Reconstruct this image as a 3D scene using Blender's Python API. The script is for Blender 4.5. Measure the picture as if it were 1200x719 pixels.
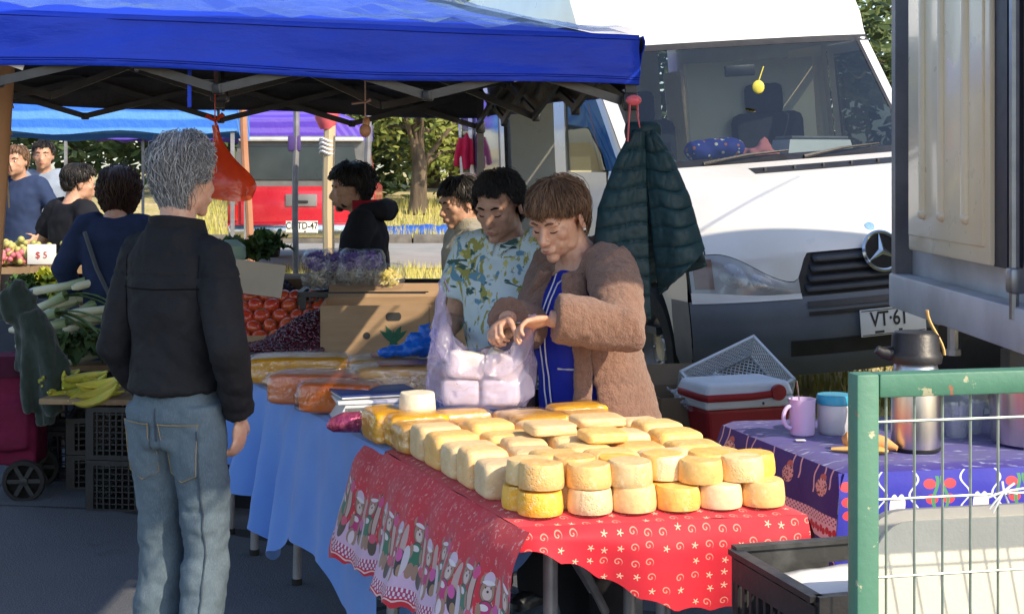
import bpy, bmesh, math, random
from mathutils import Vector, Matrix, Euler, noise
R = math.radians
random.seed(7)
for o in list(bpy.data.objects): bpy.data.objects.remove(o)
SC = bpy.context.scene
COL = SC.collection
# ------------------------------------------------------------------ camera, sky, sun, exposure
EYE = 1.57                                    # camera height, metres
F = 1733.0                                    # focal length in pixels of the 1200 px photograph
cam = bpy.data.cameras.new('camera'); cam.lens = 52.0; cam.sensor_width = 36.0
cam.shift_y = -0.133; cam.clip_start = 0.05; cam.clip_end = 2000
camo = bpy.data.objects.new('camera', cam); COL.objects.link(camo)
camo.location = (0, 0, EYE); camo.rotation_euler = (R(90), 0, 0); SC.camera = camo
SUN_AZ, SUN_EL = 48.0, 37.0                   # degrees to the right of straight behind the camera, elevation
sd = Vector((math.sin(R(SUN_AZ))*math.cos(R(SUN_EL)), -math.cos(R(SUN_AZ))*math.cos(R(SUN_EL)), math.sin(R(SUN_EL))))
w = bpy.data.worlds.new('World'); SC.world = w; w.use_nodes = True
wn = w.node_tree.nodes; wl = w.node_tree.links
sky = wn.new('ShaderNodeTexSky'); sky.sky_type = 'NISHITA'; sky.sun_disc = False
sky.sun_elevation = R(SUN_EL); sky.sun_rotation = math.atan2(sd.x, sd.y)
sky.air_density = 1.0; sky.dust_density = 1.2
wn['Background'].inputs[1].default_value = 0.15
wl.new(sky.outputs[0], wn['Background'].inputs[0])
sun = bpy.data.lights.new('sun', 'SUN'); sun.energy = 3.15; sun.angle = R(0.5); sun.color = (1.0, 0.84, 0.62)
suno = bpy.data.objects.new('sun', sun); COL.objects.link(suno)
suno.rotation_euler = sd.to_track_quat('Z', 'Y').to_euler(); suno.location = sd*30
SC.view_settings.view_transform = 'Standard'; SC.view_settings.look = 'None'
SC.view_settings.gamma = 1.0; SC.view_settings.exposure = 0.95
SC.render.engine = 'CYCLES'
SC.cycles.max_bounces = 8; SC.cycles.transparent_max_bounces = 16
# ------------------------------------------------------------------ helpers
def at(px, py, d):                            # a point d metres away seen at photograph pixel px, py
    return Vector(((px-600)/F*d, d, EYE-(py-200)/F*d))
def sm(a, b, x):
    t = min(1, max(0, (x-a)/(b-a))); return t*t*(3-2*t)
def lerp(a, b, t): return a+(b-a)*t
def tagp(o, label=None, cat=None, group=None, kind=None):
    if label: o['label'] = label
    if cat: o['category'] = cat
    if group: o['group'] = group
    if kind: o['kind'] = kind
    return o
def thing(name, label, cat, loc=(0, 0, 0), rz=0, group=None, rot=None):
    o = bpy.data.objects.new(name, None); COL.objects.link(o); o.empty_display_size = .1
    o.location = loc; o.rotation_euler = rot if rot else (0, 0, rz)
    return tagp(o, label, cat, group)
def mobj(name, me, parent=None):
    o = bpy.data.objects.new(name, me); COL.objects.link(o)
    if parent: o.parent = parent
    return o
def copy_tree(o, parent=None):
    c = o.copy(); COL.objects.link(c)
    if parent: c.parent = parent
    for ch in list(o.children): copy_tree(ch, c)
    return c
class MB:
    def __init__(s): s.v = []; s.f = []; s.mi = []; s.uv = []; s.slot = 0
    def add(s, vs, fs, M=None, uvs=None):
        b = len(s.v)
        s.v += [tuple(M @ Vector(p)) if M else tuple(p) for p in vs]
        for i, f in enumerate(fs):
            s.f.append(tuple(b+k for k in f)); s.mi.append(s.slot)
            s.uv.append([uvs[k] for k in f] if uvs else None)
        return s
    def box(s, c, sz, M=None, ch=0):
        x, y, z = sz[0]/2, sz[1]/2, sz[2]/2
        c = Vector(c)
        if not ch:
            vs = [c+Vector((a*x, b*y, d*z)) for a in (-1, 1) for b in (-1, 1) for d in (-1, 1)]
            fs = [(0, 1, 3, 2), (4, 6, 7, 5), (0, 4, 5, 1), (2, 3, 7, 6), (0, 2, 6, 4), (1, 5, 7, 3)]
            return s.add(vs, fs, M)
        bm = bmesh.new(); bmesh.ops.create_cube(bm, size=1)
        for v in bm.verts: v.co = Vector((v.co.x*sz[0], v.co.y*sz[1], v.co.z*sz[2]))+c
        bmesh.ops.bevel(bm, geom=bm.edges[:], offset=ch, segments=2, affect='EDGES', profile=.5)
        bm.verts.index_update()
        s.add([v.co.copy() for v in bm.verts], [[v.index for v in f.verts] for f in bm.faces], M)
        bm.free(); return s
    def tube(s, path, r, n=8, ell=(1, 1), up=None, M=None, cap=True):
        path = [Vector(p) for p in path]; m = len(path)
        rs = r if isinstance(r, (list, tuple)) else [r]*m
        vs = []; fs = []; px = None
        for i, p in enumerate(path):
            t = (path[min(i+1, m-1)]-path[max(i-1, 0)]).normalized()
            if px is None:
                u = Vector(up) if up else (Vector((0, 0, 1)) if abs(t.z) < .9 else Vector((1, 0, 0)))
                px = u.cross(t).normalized()
            px = (px-t*px.dot(t)).normalized(); py = t.cross(px)
            for k in range(n):
                a = 2*math.pi*k/n
                vs.append(p+(px*math.cos(a)*ell[0]+py*math.sin(a)*ell[1])*rs[i])
        for i in range(m-1):
            for k in range(n):
                fs.append((i*n+k, i*n+(k+1) % n, (i+1)*n+(k+1) % n, (i+1)*n+k))
        if cap:
            fs.append(tuple(range(n-1, -1, -1))); fs.append(tuple((m-1)*n+k for k in range(n)))
        return s.add(vs, fs, M)
    def bar(s, a, b, w, h, up=(0, 0, 1), M=None):
        a = Vector(a); b = Vector(b); t = (b-a).normalized(); u = Vector(up)
        if abs(t.dot(u)) > .97: u = Vector((0, 1, 0))
        x = t.cross(u).normalized()*w/2; y = x.cross(t).normalized()*h/2
        vs = [p+i*x+j*y for p in (a, b) for i, j in ((-1, -1), (1, -1), (1, 1), (-1, 1))]
        return s.add(vs, [(3, 2, 1, 0), (4, 5, 6, 7), (0, 1, 5, 4), (1, 2, 6, 5), (2, 3, 7, 6), (3, 0, 4, 7)], M)
    def lathe(s, prof, n=24, M=None):
        vs = []; fs = []; m = len(prof)
        for r, z in prof:
            for k in range(n):
                a = 2*math.pi*k/n; vs.append(Vector((r*math.cos(a), r*math.sin(a), z)))
        for i in range(m-1):
            for k in range(n): fs.append((i*n+k, i*n+(k+1) % n, (i+1)*n+(k+1) % n, (i+1)*n+k))
        if prof[0][0] > 1e-5: fs.append(tuple(range(n-1, -1, -1)))
        if prof[-1][0] > 1e-5: fs.append(tuple((m-1)*n+k for k in range(n)))
        return s.add(vs, fs, M)
    def ball(s, c, r, nu=14, nv=9, M=None):
        if not isinstance(r, (tuple, list)): r = (r, r, r)
        c = Vector(c); vs = [c+Vector((0, 0, -r[2]))]; fs = []
        for j in range(1, nv):
            ph = -math.pi/2+math.pi*j/nv
            for k in range(nu):
                a = 2*math.pi*k/nu
                vs.append(c+Vector((r[0]*math.cos(ph)*math.cos(a), r[1]*math.cos(ph)*math.sin(a), r[2]*math.sin(ph))))
        vs.append(c+Vector((0, 0, r[2]))); e = len(vs)-1
        for k in range(nu):
            fs.append((0, 1+(k+1) % nu, 1+k)); b = 1+(nv-2)*nu
            fs.append((e, b+k, b+(k+1) % nu))
        for j in range(nv-2):
            for k in range(nu):
                a = 1+j*nu; fs.append((a+k, a+(k+1) % nu, a+nu+(k+1) % nu, a+nu+k))
        return s.add(vs, fs, M)
    def grid(s, fn, nu, nv, cu=False, uvf=None, M=None):
        vs = []; fs = []; uvs = []
        nuu = nu if cu else nu+1
        for j in range(nv+1):
            for i in range(nuu):
                vs.append(Vector(fn(i/nu, j/nv))); uvs.append(uvf(i/nu, j/nv) if uvf else (i/nu, j/nv))
        for j in range(nv):
            for i in range(nu):
                a = j*nuu+i; b = j*nuu+(i+1) % nuu
                fs.append((a, b, b+nuu, a+nuu))
        return s.add(vs, fs, M, uvs)
    def prism(s, poly, h, M=None):                 # polygon in xy, extruded 0..h along z
        n = len(poly)
        vs = [(x, y, 0) for x, y in poly]+[(x, y, h) for x, y in poly]
        fs = [tuple(range(n-1, -1, -1)), tuple(range(n, 2*n))]+[(i, (i+1) % n, n+(i+1) % n, n+i) for i in range(n)]
        return s.add(vs, fs, M)
    def mesh(s, name, mats, smooth=True, ang=40):
        me = bpy.data.meshes.new(name); me.from_pydata([tuple(v) for v in s.v], [], s.f)
        if not isinstance(mats, (list, tuple)): mats = [mats]
        for m in mats: me.materials.append(m)
        me.polygons.foreach_set('material_index', s.mi)
        if any(u for u in s.uv):
            ul = me.uv_layers.new(name='UVMap'); k = 0
            for u, p in zip(s.uv, me.polygons):
                for q in range(p.loop_total): ul.data[p.loop_start+q].uv = u[q] if u else (0, 0)
        me.polygons.foreach_set('use_smooth', [bool(smooth)]*len(me.polygons))
        if smooth and ang: me.set_sharp_from_angle(angle=R(ang))
        me.update(); return me
    def build(s, name, mats, parent=None, smooth=True, ang=40, solid=0):
        o = mobj(name, s.mesh(name, mats, smooth, ang), parent)
        if solid:
            md = o.modifiers.new('thickness', 'SOLIDIFY'); md.thickness = solid; md.offset = 0
        return o
def remesh(mb, name, mat, parent, voxel=.008, smooth=4, disp=None, fac=.5):
    me = mb.mesh('tmp', mat, True, 0); o = bpy.data.objects.new('tmp', me); COL.objects.link(o)
    m = o.modifiers.new('r', 'REMESH'); m.mode = 'VOXEL'; m.voxel_size = voxel; m.use_smooth_shade = True
    if smooth:
        m2 = o.modifiers.new('s', 'SMOOTH'); m2.factor = fac; m2.iterations = smooth
    dg = bpy.context.evaluated_depsgraph_get()
    nm = bpy.data.meshes.new_from_object(o.evaluated_get(dg)); nm.name = name
    bpy.data.objects.remove(o); bpy.data.meshes.remove(me)
    if not nm.materials: nm.materials.append(mat)
    if disp:
        ns = [v.normal.copy() for v in nm.vertices]
        for v, n in zip(nm.vertices, ns): v.co = v.co+n*disp(v.co, n)
    nm.polygons.foreach_set('use_smooth', [True]*len(nm.polygons)); nm.update()
    return mobj(name, nm, parent)
def Rz(a): return Matrix.Rotation(a, 4, 'Z')
def TR(loc, rz=0, rx=0, ry=0, s=1): return Matrix.Translation(loc) @ Euler((rx, ry, rz)).to_matrix().to_4x4() @ Matrix.Scale(s, 4)
def frame(o, xdir, zdir):                          # matrix with local x, z given
    x = Vector(xdir).normalized(); z = Vector(zdir); z = (z-x*z.dot(x)).normalized(); y = z.cross(x)
    m = Matrix((x, y, z)).transposed().to_4x4(); m.translation = Vector(o); return m
# ------------------------------------------------------------------ materials
class E:                                           # arithmetic on shader sockets
    g = None
    def __init__(s, k): s.k = k
    @staticmethod
    def op(o, *a, clamp=False):
        n = E.g.nodes.new('ShaderNodeMath'); n.operation = o; n.use_clamp = clamp
        for i, x in enumerate(a):
            if isinstance(x, E): E.g.links.new(x.k, n.inputs[i])
            else: n.inputs[i].default_value = x
        return E(n.outputs[0])
    def __add__(s, o): return E.op('ADD', s, o)
    def __radd__(s, o): return E.op('ADD', o, s)
    def __sub__(s, o): return E.op('SUBTRACT', s, o)
    def __rsub__(s, o): return E.op('SUBTRACT', o, s)
    def __mul__(s, o): return E.op('MULTIPLY', s, o)
    def __rmul__(s, o): return E.op('MULTIPLY', o, s)
    def __truediv__(s, o): return E.op('DIVIDE', s, o)
    def fr(s): return E.op('FRACT', s)
    def fl(s): return E.op('FLOOR', s)
    def ab(s): return E.op('ABSOLUTE', s)
    def sin(s): return E.op('SINE', s)
    def lt(s, o): return E.op('LESS_THAN', s, o)
    def gt(s, o): return E.op('GREATER_THAN', s, o)
    def mn(s, o): return E.op('MINIMUM', s, o)
    def mx(s, o): return E.op('MAXIMUM', s, o)
    def sq(s): return E.op('SQRT', s)
    def pw(s, o): return E.op('POWER', s, o)
    def hash(s, k=1.0): return ((s*12.9898+k*7.31).sin()*43758.5).fr()
def length(a, b): return (a*a+b*b).sq()
def disc(u, v, cu, cv, r): return length(u-cu, v-cv).lt(r)
def ellip(u, v, cu, cv, ru, rv): return length((u-cu)/ru, (v-cv)/rv).lt(1.0)
def newmat(name):
    m = bpy.data.materials.new(name); m.use_nodes = True; E.g = m.node_tree
    return m, m.node_tree.nodes, m.node_tree.links, m.node_tree.nodes['Principled BSDF']
def mixc(fac, a, b):
    n = E.g.nodes.new('ShaderNodeMix'); n.data_type = 'RGBA'
    for s_, x in ((n.inputs[0], fac), (n.inputs[6], a), (n.inputs[7], b)):
        if isinstance(x, E): E.g.links.new(x.k, s_)
        elif isinstance(x, (tuple, list)): s_.default_value = (*x[:3], 1)
        else: s_.default_value = x
    return E(n.outputs[2])
def coords(kind='Object'):
    n = E.g.nodes.new('ShaderNodeTexCoord'); return E(n.outputs[kind])
def xyz(v):
    n = E.g.nodes.new('ShaderNodeSeparateXYZ'); E.g.links.new(v.k, n.inputs[0]); return [E(o) for o in n.outputs]
def scl(v, s3):
    n = E.g.nodes.new('ShaderNodeMapping'); n.inputs['Scale'].default_value = s3; E.g.links.new(v.k, n.inputs[0]); return E(n.outputs[0])
def nz(v, scale, detail=3, rough=.55, dist=0):
    n = E.g.nodes.new('ShaderNodeTexNoise'); n.inputs['Scale'].default_value = scale; n.inputs['Detail'].default_value = detail
    n.inputs['Roughness'].default_value = rough; n.inputs['Distortion'].default_value = dist
    E.g.links.new(v.k, n.inputs['Vector']); return E(n.outputs[0])
def vor(v, scale, feat='F1'):
    n = E.g.nodes.new('ShaderNodeTexVoronoi'); n.inputs['Scale'].default_value = scale; n.feature = feat
    E.g.links.new(v.k, n.inputs['Vector']); return E(n.outputs[0])
def ramp(e, lo, hi): return E.op('MULTIPLY', E.op('SUBTRACT', e, lo), 1.0/(hi-lo), clamp=True)
def bumpn(b, h, strength, dist=.01):
    n = E.g.nodes.new('ShaderNodeBump'); n.inputs['Strength'].default_value = strength; n.inputs['Distance'].default_value = dist
    E.g.links.new(h.k, n.inputs['Height']); E.g.links.new(n.outputs[0], b.inputs['Normal'])
def orand():
    n = E.g.nodes.new('ShaderNodeObjectInfo'); return E(n.outputs['Random'])
def setin(b, name, x):
    if isinstance(x, E): E.g.links.new(x.k, b.inputs[name])
    elif isinstance(x, (tuple, list)): b.inputs[name].default_value = (*x[:3], 1)
    else: b.inputs[name].default_value = x
MATS = {}
def mat(name, c1, c2=None, rough=.6, ns=6, bump=.15, bs=60, bd=.004, metal=0, coat=0, sheen=0, rnd=0, spec=.5, stretch=None, sub=0, lo=.35, hi=.68):
    if name in MATS: return MATS[name]
    m, n, l, b = newmat(name)
    v = coords('Object')
    if stretch: v = scl(v, stretch)
    f = ramp(nz(v, ns, 5), lo, hi)
    c2 = c2 or tuple(x*.7 for x in c1)
    c = mixc(f, c1, c2)
    if rnd:
        h = E.g.nodes.new('ShaderNodeHueSaturation'); E.g.links.new(c.k, h.inputs['Color'])
        E.g.links.new((orand()*rnd*2+(1-rnd)).k, h.inputs['Value'])
        E.g.links.new(((orand()*7.3).fr()*.03+.485).k, h.inputs['Hue']); c = E(h.outputs[0])
    setin(b, 'Base Color', c)
    setin(b, 'Roughness', E.op('ADD', rough, (nz(v, ns*2.3)-.5)*.18, clamp=True))
    setin(b, 'Metallic', metal); setin(b, 'Specular IOR Level', spec if rough < .66 else spec*.4)
    if coat: setin(b, 'Coat Weight', coat); setin(b, 'Coat Roughness', .08)
    if sheen: setin(b, 'Sheen Weight', sheen); setin(b, 'Sheen Roughness', .5)
    if sub:
        setin(b, 'Subsurface Weight', sub); b.inputs['Subsurface Radius'].default_value = (.02, .008, .004); b.inputs['Subsurface Scale'].default_value = .3
    if bump: bumpn(b, nz(v, bs, 4), bump, bd)
    MATS[name] = m; return m
def film(name, tint=(1, 1, 1), gloss=.12, rough=.08, haze=0.0, hazec=(.9, .9, .95), bs=40, bump=.5):   # clear plastic film
    m, n, l, b = newmat(name); n.remove(b); out = n['Material Output']
    v = coords('Object')
    tr = n.new('ShaderNodeBsdfTransparent'); tr.inputs[0].default_value = (*tint, 1)
    gl = n.new('ShaderNodeBsdfGlossy'); gl.inputs['Roughness'].default_value = rough
    bn = n.new('ShaderNodeBump'); bn.inputs['Strength'].default_value = bump; bn.inputs['Distance'].default_value = .006
    l.new(nz(v, bs, 3, .6, 1.5).k, bn.inputs['Height']); l.new(bn.outputs[0], gl.inputs['Normal'])
    fz = n.new('ShaderNodeLayerWeight'); fz.inputs[0].default_value = .5
    cur = tr
    if haze:
        df = n.new('ShaderNodeBsdfDiffuse'); df.inputs[0].default_value = (*hazec, 1); tl = n.new('ShaderNodeBsdfTranslucent'); tl.inputs[0].default_value = (*hazec, 1)
        a = n.new('ShaderNodeMixShader'); a.inputs[0].default_value = .45; l.new(df.outputs[0], a.inputs[1]); l.new(tl.outputs[0], a.inputs[2])
        mx = n.new('ShaderNodeMixShader'); l.new((ramp(nz(v, bs*.35, 3), .3, .7)*haze*.5+haze*.75).k, mx.inputs[0])
        l.new(tr.outputs[0], mx.inputs[1]); l.new(a.outputs[0], mx.inputs[2]); cur = mx
    m2 = n.new('ShaderNodeMixShader'); l.new((E(fz.outputs['Facing']).pw(4.0)*.45+gloss).k, m2.inputs[0])
    l.new(cur.outputs[0], m2.inputs[1]); l.new(gl.outputs[0], m2.inputs[2]); l.new(m2.outputs[0], out.inputs[0])
    MATS[name] = m; return m
def text(name, s, size, mat_, parent, M, thick=.0015, bold=0):
    cu = bpy.data.curves.new('t', 'FONT'); cu.body = s; cu.size = size; cu.align_x = 'CENTER'; cu.align_y = 'CENTER'; cu.extrude = thick; cu.offset = bold
    o = bpy.data.objects.new('t', cu); COL.objects.link(o)
    me = bpy.data.meshes.new_from_object(o.evaluated_get(bpy.context.evaluated_depsgraph_get()))
    bpy.data.objects.remove(o); me.transform(M); me.materials.clear(); me.materials.append(mat_)
    return mobj(name, me, parent)
# ------------------------------------------------------------------ common materials
WHITE = mat('white_paint', (.72, .73, .74), (.62, .63, .64), .35, 3, .05, 30, coat=.5)
VANW = mat('van_white', (.68, .68, .67), (.61, .60, .575), .3, 2.2, .04, 25, coat=.6)
DARKPL = mat('dark_plastic', (.028, .032, .042), (.045, .05, .06), .55, 7, .15, 120)
BLACKPL = mat('black_plastic', (.012, .012, .014), (.022, .022, .025), .42, 12, .2, 90)
RUBBER = mat('rubber', (.02, .02, .02), (.035, .033, .03), .8, 9, .3, 60)
STEEL = mat('grey_steel', (.42, .42, .43), (.3, .3, .31), .38, 10, .05, 80, metal=.85)
GREYTUBE = mat('grey_tube', (.3, .31, .33), (.2, .2, .22), .45, 14, .1, 60, metal=.3)
FRAMEDK = mat('tent_frame', (.06, .063, .07), (.04, .04, .045), .4, 12, .08, 60, metal=.4)
WOOD = mat('rough_wood', (.36, .25, .14), (.2, .13, .08), .8, 5, .5, 30, stretch=(1, 1, .15))
CARD = mat('cardboard', (.40, .275, .17), (.33, .22, .13), .85, 4, .15, 40, stretch=(1, 1, 6))
CREAM = mat('cream_panel', (.92, .82, .60), (.88, .77, .52), .3, 3, .06, 14, coat=.3)
BARK = mat('bark', (.16, .12, .085), (.07, .055, .04), .9, 7, .9, 14, .03, stretch=(1, 1, .25))
GLASS = film('glass', (.50, .56, .57), .10, .02, bs=2, bump=.02)
DGLASS = film('dark_glass', (.12, .14, .16), .08, .03, bs=2, bump=.02)
WRAP = film('clear_wrap', (1, .99, .97), .15, .09, bs=26, bump=1.0)
RED = mat('red_paint', (.50, .02, .035), (.42, .015, .03), .28, 4, .03, 30, coat=.6)
CHROME = mat('chrome', (.75, .76, .78), (.6, .6, .62), .18, 8, .03, 30, metal=1)
INK = mat('black_ink', (.02, .02, .02), (.03, .03, .03), .6, 8, 0)
PAPER = mat('white_paper', (.78, .78, .77), (.7, .7, .69), .8, 6, .1, 40)
# ------------------------------------------------------------------ ground
def h(x, y):
    a = sm(5.5, 6.5, y)*sm(.25, .85, x+(y-6)*.25)
    b = sm(8, 14, y)
    return .33*max(a, b)+.55*sm(27, 34, y)+.5*sm(34, 70, y)
def sheet(name, xs, ys, dz, m, label=None, hf=h):
    mb = MB(); nx = len(xs)
    vs = [(x, y, hf(x, y)+dz) for y in ys for x in xs]
    fs = [(j*nx+i, j*nx+i+1, (j+1)*nx+i+1, (j+1)*nx+i) for j in range(len(ys)-1) for i in range(nx-1)]
    mb.add(vs, fs); return tagp(mb.build(name, m, None, True, 0), label, None, None, 'structure')
def rng(a, b, s): n = max(1, round((b-a)/s)); return [a+(b-a)*i/n for i in range(n+1)]
m, n_, l_, b = newmat('dry_verge')
v = coords('Object'); f1 = ramp(nz(v, .9, 5), .4, .62); f2 = nz(v, 9, 5)
c = mixc(f1, (.52, .42, .20), (.36, .32, .11)); c = mixc(ramp(f2, .45, .75), c, (.60, .50, .28)); setin(b, 'Base Color', c); setin(b, 'Roughness', .95); bumpn(b, nz(v, 35, 5), .9, .03)
VERGE = m
m, n_, l_, b = newmat('asphalt')
v = coords('Object'); big = ramp(nz(v, .7, 4), .35, .7); fine = nz(v, 180, 2); sp = vor(v, 120)
c = mixc(big, (.095, .105, .125), (.068, .076, .094)); c = mixc(ramp(fine, .48, .72)*.8, c, (.17, .18, .20)); c = mixc(sp.lt(.18)*.5, c, (.19, .19, .2))
dv = scl(v, (1, 1, 1)); cr = vor(dv, .55, 'DISTANCE_TO_EDGE'); crk = (cr+(nz(v, 5, 4)-.5)*.03).lt(.011); c = mixc(crk*.85, c, (.02, .02, .022))
st = ramp(nz(v, 2.2, 6, .7), .62, .72); c = mixc(st*.45, c, (.03, .03, .033))
setin(b, 'Base Color', c); setin(b, 'Roughness', .8); bumpn(b, fine+sp*.6-crk*2, .7, .006)
ASPH = m
sheet('ground', rng(-60, -12, 4)+rng(-11.5, 6, .25)+rng(7, 60, 3), rng(-6, 0, 1)+rng(.5, 15, .25)+rng(16, 40, 1)+rng(45, 400, 25), 0, VERGE)
xs = rng(-11.5, 6, .25); ys = rng(-6, 9, .25)
mb = MB()
nx = len(xs); vid = {}
for j, y in enumerate(ys):
    for i, x in enumerate(xs): vid[i, j] = len(mb.v); mb.v.append((x, y, h(x, y)+.012))
for j in range(len(ys)-1):
    for i in range(nx-1):
        if h(xs[i], ys[j]) > .08 and xs[i] > .1: continue
        mb.f.append((vid[i, j], vid[i+1, j], vid[i+1, j+1], vid[i, j+1])); mb.mi.append(0); mb.uv.append(None)
tagp(mb.build('street', ASPH, None, True, 0), kind='structure')
CONC = mat('pale_road', (.33, .33, .32), (.27, .27, .265), .85, 2, .3, 60)
sheet('back_road', rng(-40, 30, 2), rng(18.6, 25, .8), .015, CONC)
kerb = tagp(MB().box((0, 25.28, h(0, 25)+.03), (66, .06, .12)).build('kerb', mat('kerb_stone', (.2, .19, .17), (.12, .11, .1), .9, 6, .5, 30)), kind='structure')
ks = MB().box((0, 0, 0), (.96, .2, .2), ch=.02).mesh('kerb_stone', MATS['kerb_stone'])
for i in range(26):
    o = mobj('kerb_stone', ks, kerb); o.location = (-14+i*.985, 25.14+random.uniform(-.01, .01), h(0, 25)+.06+random.uniform(-.01, .01)); o.rotation_euler.z = random.uniform(-.01, .01)
# grass blades on the lit bank and under the van
GRASSM = mat('grass_blade', (.52, .44, .16), (.32, .32, .08), .8, 1.2, 0, rnd=.1)
def grass(name, n, xr, yr, hh, label, keep=lambda x, y: True):
    mb = MB()
    for i in range(n):
        x = random.uniform(*xr); y = random.uniform(*yr)
        if not keep(x, y): continue
        z = h(x, y); a = random.uniform(0, 6.28); hg = hh*random.uniform(.4, 1.2); ww = .006+hg*.03; dx, dy = math.cos(a), math.sin(a); ln = random.uniform(-.5, .5)*hg
        mb.add([(x-dx*ww, y-dy*ww, z-.01), (x+dx*ww, y+dy*ww, z-.01), (x+ln*dy, y-ln*dx, z+hg)], [(0, 1, 2)])
    return tagp(mb.build(name, GRASSM, None, False), label, 'grass', None, 'stuff')
grass('grass', 9000, (.3, 4.5), (6.3, 14), .10, 'dry grass growing on the bank under the white van', lambda x, y: h(x, y) > .22)
grass('grass', 9000, (-7, 2), (25.5, 33), .22, 'sunlit yellow green grass beyond the back kerb')
grass('grass', 5000, (-4, 0.5), (14.5, 18.6), .12, 'dry pale grass strip between stalls and back road')
# ------------------------------------------------------------------ trees
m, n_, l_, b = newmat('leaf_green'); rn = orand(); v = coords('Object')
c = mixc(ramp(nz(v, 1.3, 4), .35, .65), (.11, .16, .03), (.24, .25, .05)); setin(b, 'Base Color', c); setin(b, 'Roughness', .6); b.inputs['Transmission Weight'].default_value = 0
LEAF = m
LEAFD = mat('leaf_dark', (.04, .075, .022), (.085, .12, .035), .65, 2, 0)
def tree(loc, hgt, cr, ncl, nleaf, lm, label, trunk_r=.2, lean=0, fork=False, low=.45, seed=1, group=None):
    rd = random.Random(seed)
    t = thing('tree', label, 'tree', loc, 0, group)
    mb = MB(); top = Vector((lean*hgt, 0, hgt*.75))
    pts = [Vector((lean*hgt*q*q+rd.uniform(-.06, .06)*(q > 0), rd.uniform(-.06, .06)*(q > 0), hgt*.75*q)) for q in (0, .08, .25, .45, .7, 1)]
    mb.tube(pts, [trunk_r*k for k in (1.5, 1.1, .95, .8, .55, .2)], 10)
    cl = []
    for i in range(ncl):
        a = i*2.4+rd.uniform(-.4, .4); e = rd.uniform(0, 1)
        r = cr*math.sqrt(rd.uniform(.08, 1)); z = hgt*lerp(low, .98, e)
        rr = r*math.sqrt(max(.12, 1-((e-.4)/.75)**2))
        cl.append(Vector((lean*hgt+rr*math.cos(a), rr*math.sin(a), z)))
    for i, p in enumerate(cl):
        if i % 2 == 0:
            q = pts[2+(i//2) % 3]; mid = q.lerp(p, .5)+Vector((rd.uniform(-.2, .2), rd.uniform(-.2, .2), .15))
            mb.tube([q, mid, p], [trunk_r*.38, trunk_r*.2, .015], 6)
    if fork:
        for sx in (-1, 1):
            mb.tube([(0, 0, .1), (sx*.25, .05, hgt*.25), (sx*.8, .1, hgt*.6)], [trunk_r*.8, trunk_r*.6, .04], 8)
    mb.build('trunk', BARK, t)
    lb = MB()
    for p in cl:
        rad = cr*rd.uniform(.28, .5)
        for k in range(nleaf):
            dv = Vector((rd.gauss(0, 1), rd.gauss(0, 1), rd.gauss(0, .8))); dv = dv.normalized()*rad*rd.uniform(.3, 1)**.5
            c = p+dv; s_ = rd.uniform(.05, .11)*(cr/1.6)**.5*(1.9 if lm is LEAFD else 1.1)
            ax = Vector((rd.gauss(0, 1), rd.gauss(0, 1), rd.gauss(0, .6))).normalized(); bx = ax.orthogonal().normalized()
            lb.add([c-ax*s_, c+bx*s_*.45, c+ax*s_, c-bx*s_*.45], [(0, 1, 2, 3)])
    lb.build('crown', lm, t, False)
    return t
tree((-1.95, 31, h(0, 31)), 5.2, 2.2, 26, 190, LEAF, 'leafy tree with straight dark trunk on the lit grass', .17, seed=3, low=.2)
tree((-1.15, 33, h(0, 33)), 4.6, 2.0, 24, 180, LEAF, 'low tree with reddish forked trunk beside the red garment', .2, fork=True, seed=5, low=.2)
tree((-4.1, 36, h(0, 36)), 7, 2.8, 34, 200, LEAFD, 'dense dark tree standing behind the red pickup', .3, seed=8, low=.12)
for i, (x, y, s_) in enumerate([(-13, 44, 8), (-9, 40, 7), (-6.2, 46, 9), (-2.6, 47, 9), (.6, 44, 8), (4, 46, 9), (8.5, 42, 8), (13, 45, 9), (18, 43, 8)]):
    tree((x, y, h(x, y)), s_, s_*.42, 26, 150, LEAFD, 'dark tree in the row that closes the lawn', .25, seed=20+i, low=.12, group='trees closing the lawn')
# blue tarpaulin on the far grass
mb = MB(); mb.grid(lambda u, v: (-2.9+3.0*u+.2*v, 27.2+1.6*v, h(0, 27.2+1.6*v)+.06+.07*noise.noise(Vector((u*9, v*5, 2)))+.1*math.sin(u*3.14)*math.sin(v*3.14)), 40, 16)
BLUETARP = mat('blue_tarp', (.02, .10, .50), (.03, .16, .62), .4, 5, .4, 20)
tagp(mb.build('tarpaulin', BLUETARP, None, True, 0), 'crumpled blue tarpaulin lying on the far lit grass', 'tarpaulin')
# ------------------------------------------------------------------ main blue canopy tent
TW, TD, TA = 2.75, 3.0, R(11)
TC = Vector((.42, 4.95, 0)); e1 = Vector((-math.cos(TA), -math.sin(TA), 0)); e2 = Vector((-math.sin(TA), math.cos(TA), 0))
tent = thing('canopy_tent', 'blue pop up canopy tent with dark folding frame over the cheese stall', 'tent', TC)
def tl(a, b_, z): return e1*a+e2*b_+Vector((0, 0, z+.022*a))
EAVE, VB, PEAK = 2.015, 1.85, 2.56
m, n_, l_, b = newmat('tent_blue'); v = coords('Object')
c = mixc(ramp(nz(v, 3, 4), .35, .7), (.0015, .045, .60), (.001, .034, .50)); setin(b, 'Base Color', c); setin(b, 'Roughness', .6); bumpn(b, nz(scl(v, (1, 1, 3)), 7, 5)+nz(v, 300, 1)*.04, .35, .03)
TBLUE = m
LINING = mat('tent_lining', (.055, .055, .062), (.035, .035, .04), .6, 5, .3, 18, .02)
cn = [(0, 0), (TW, 0), (TW, TD), (0, TD)]
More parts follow.
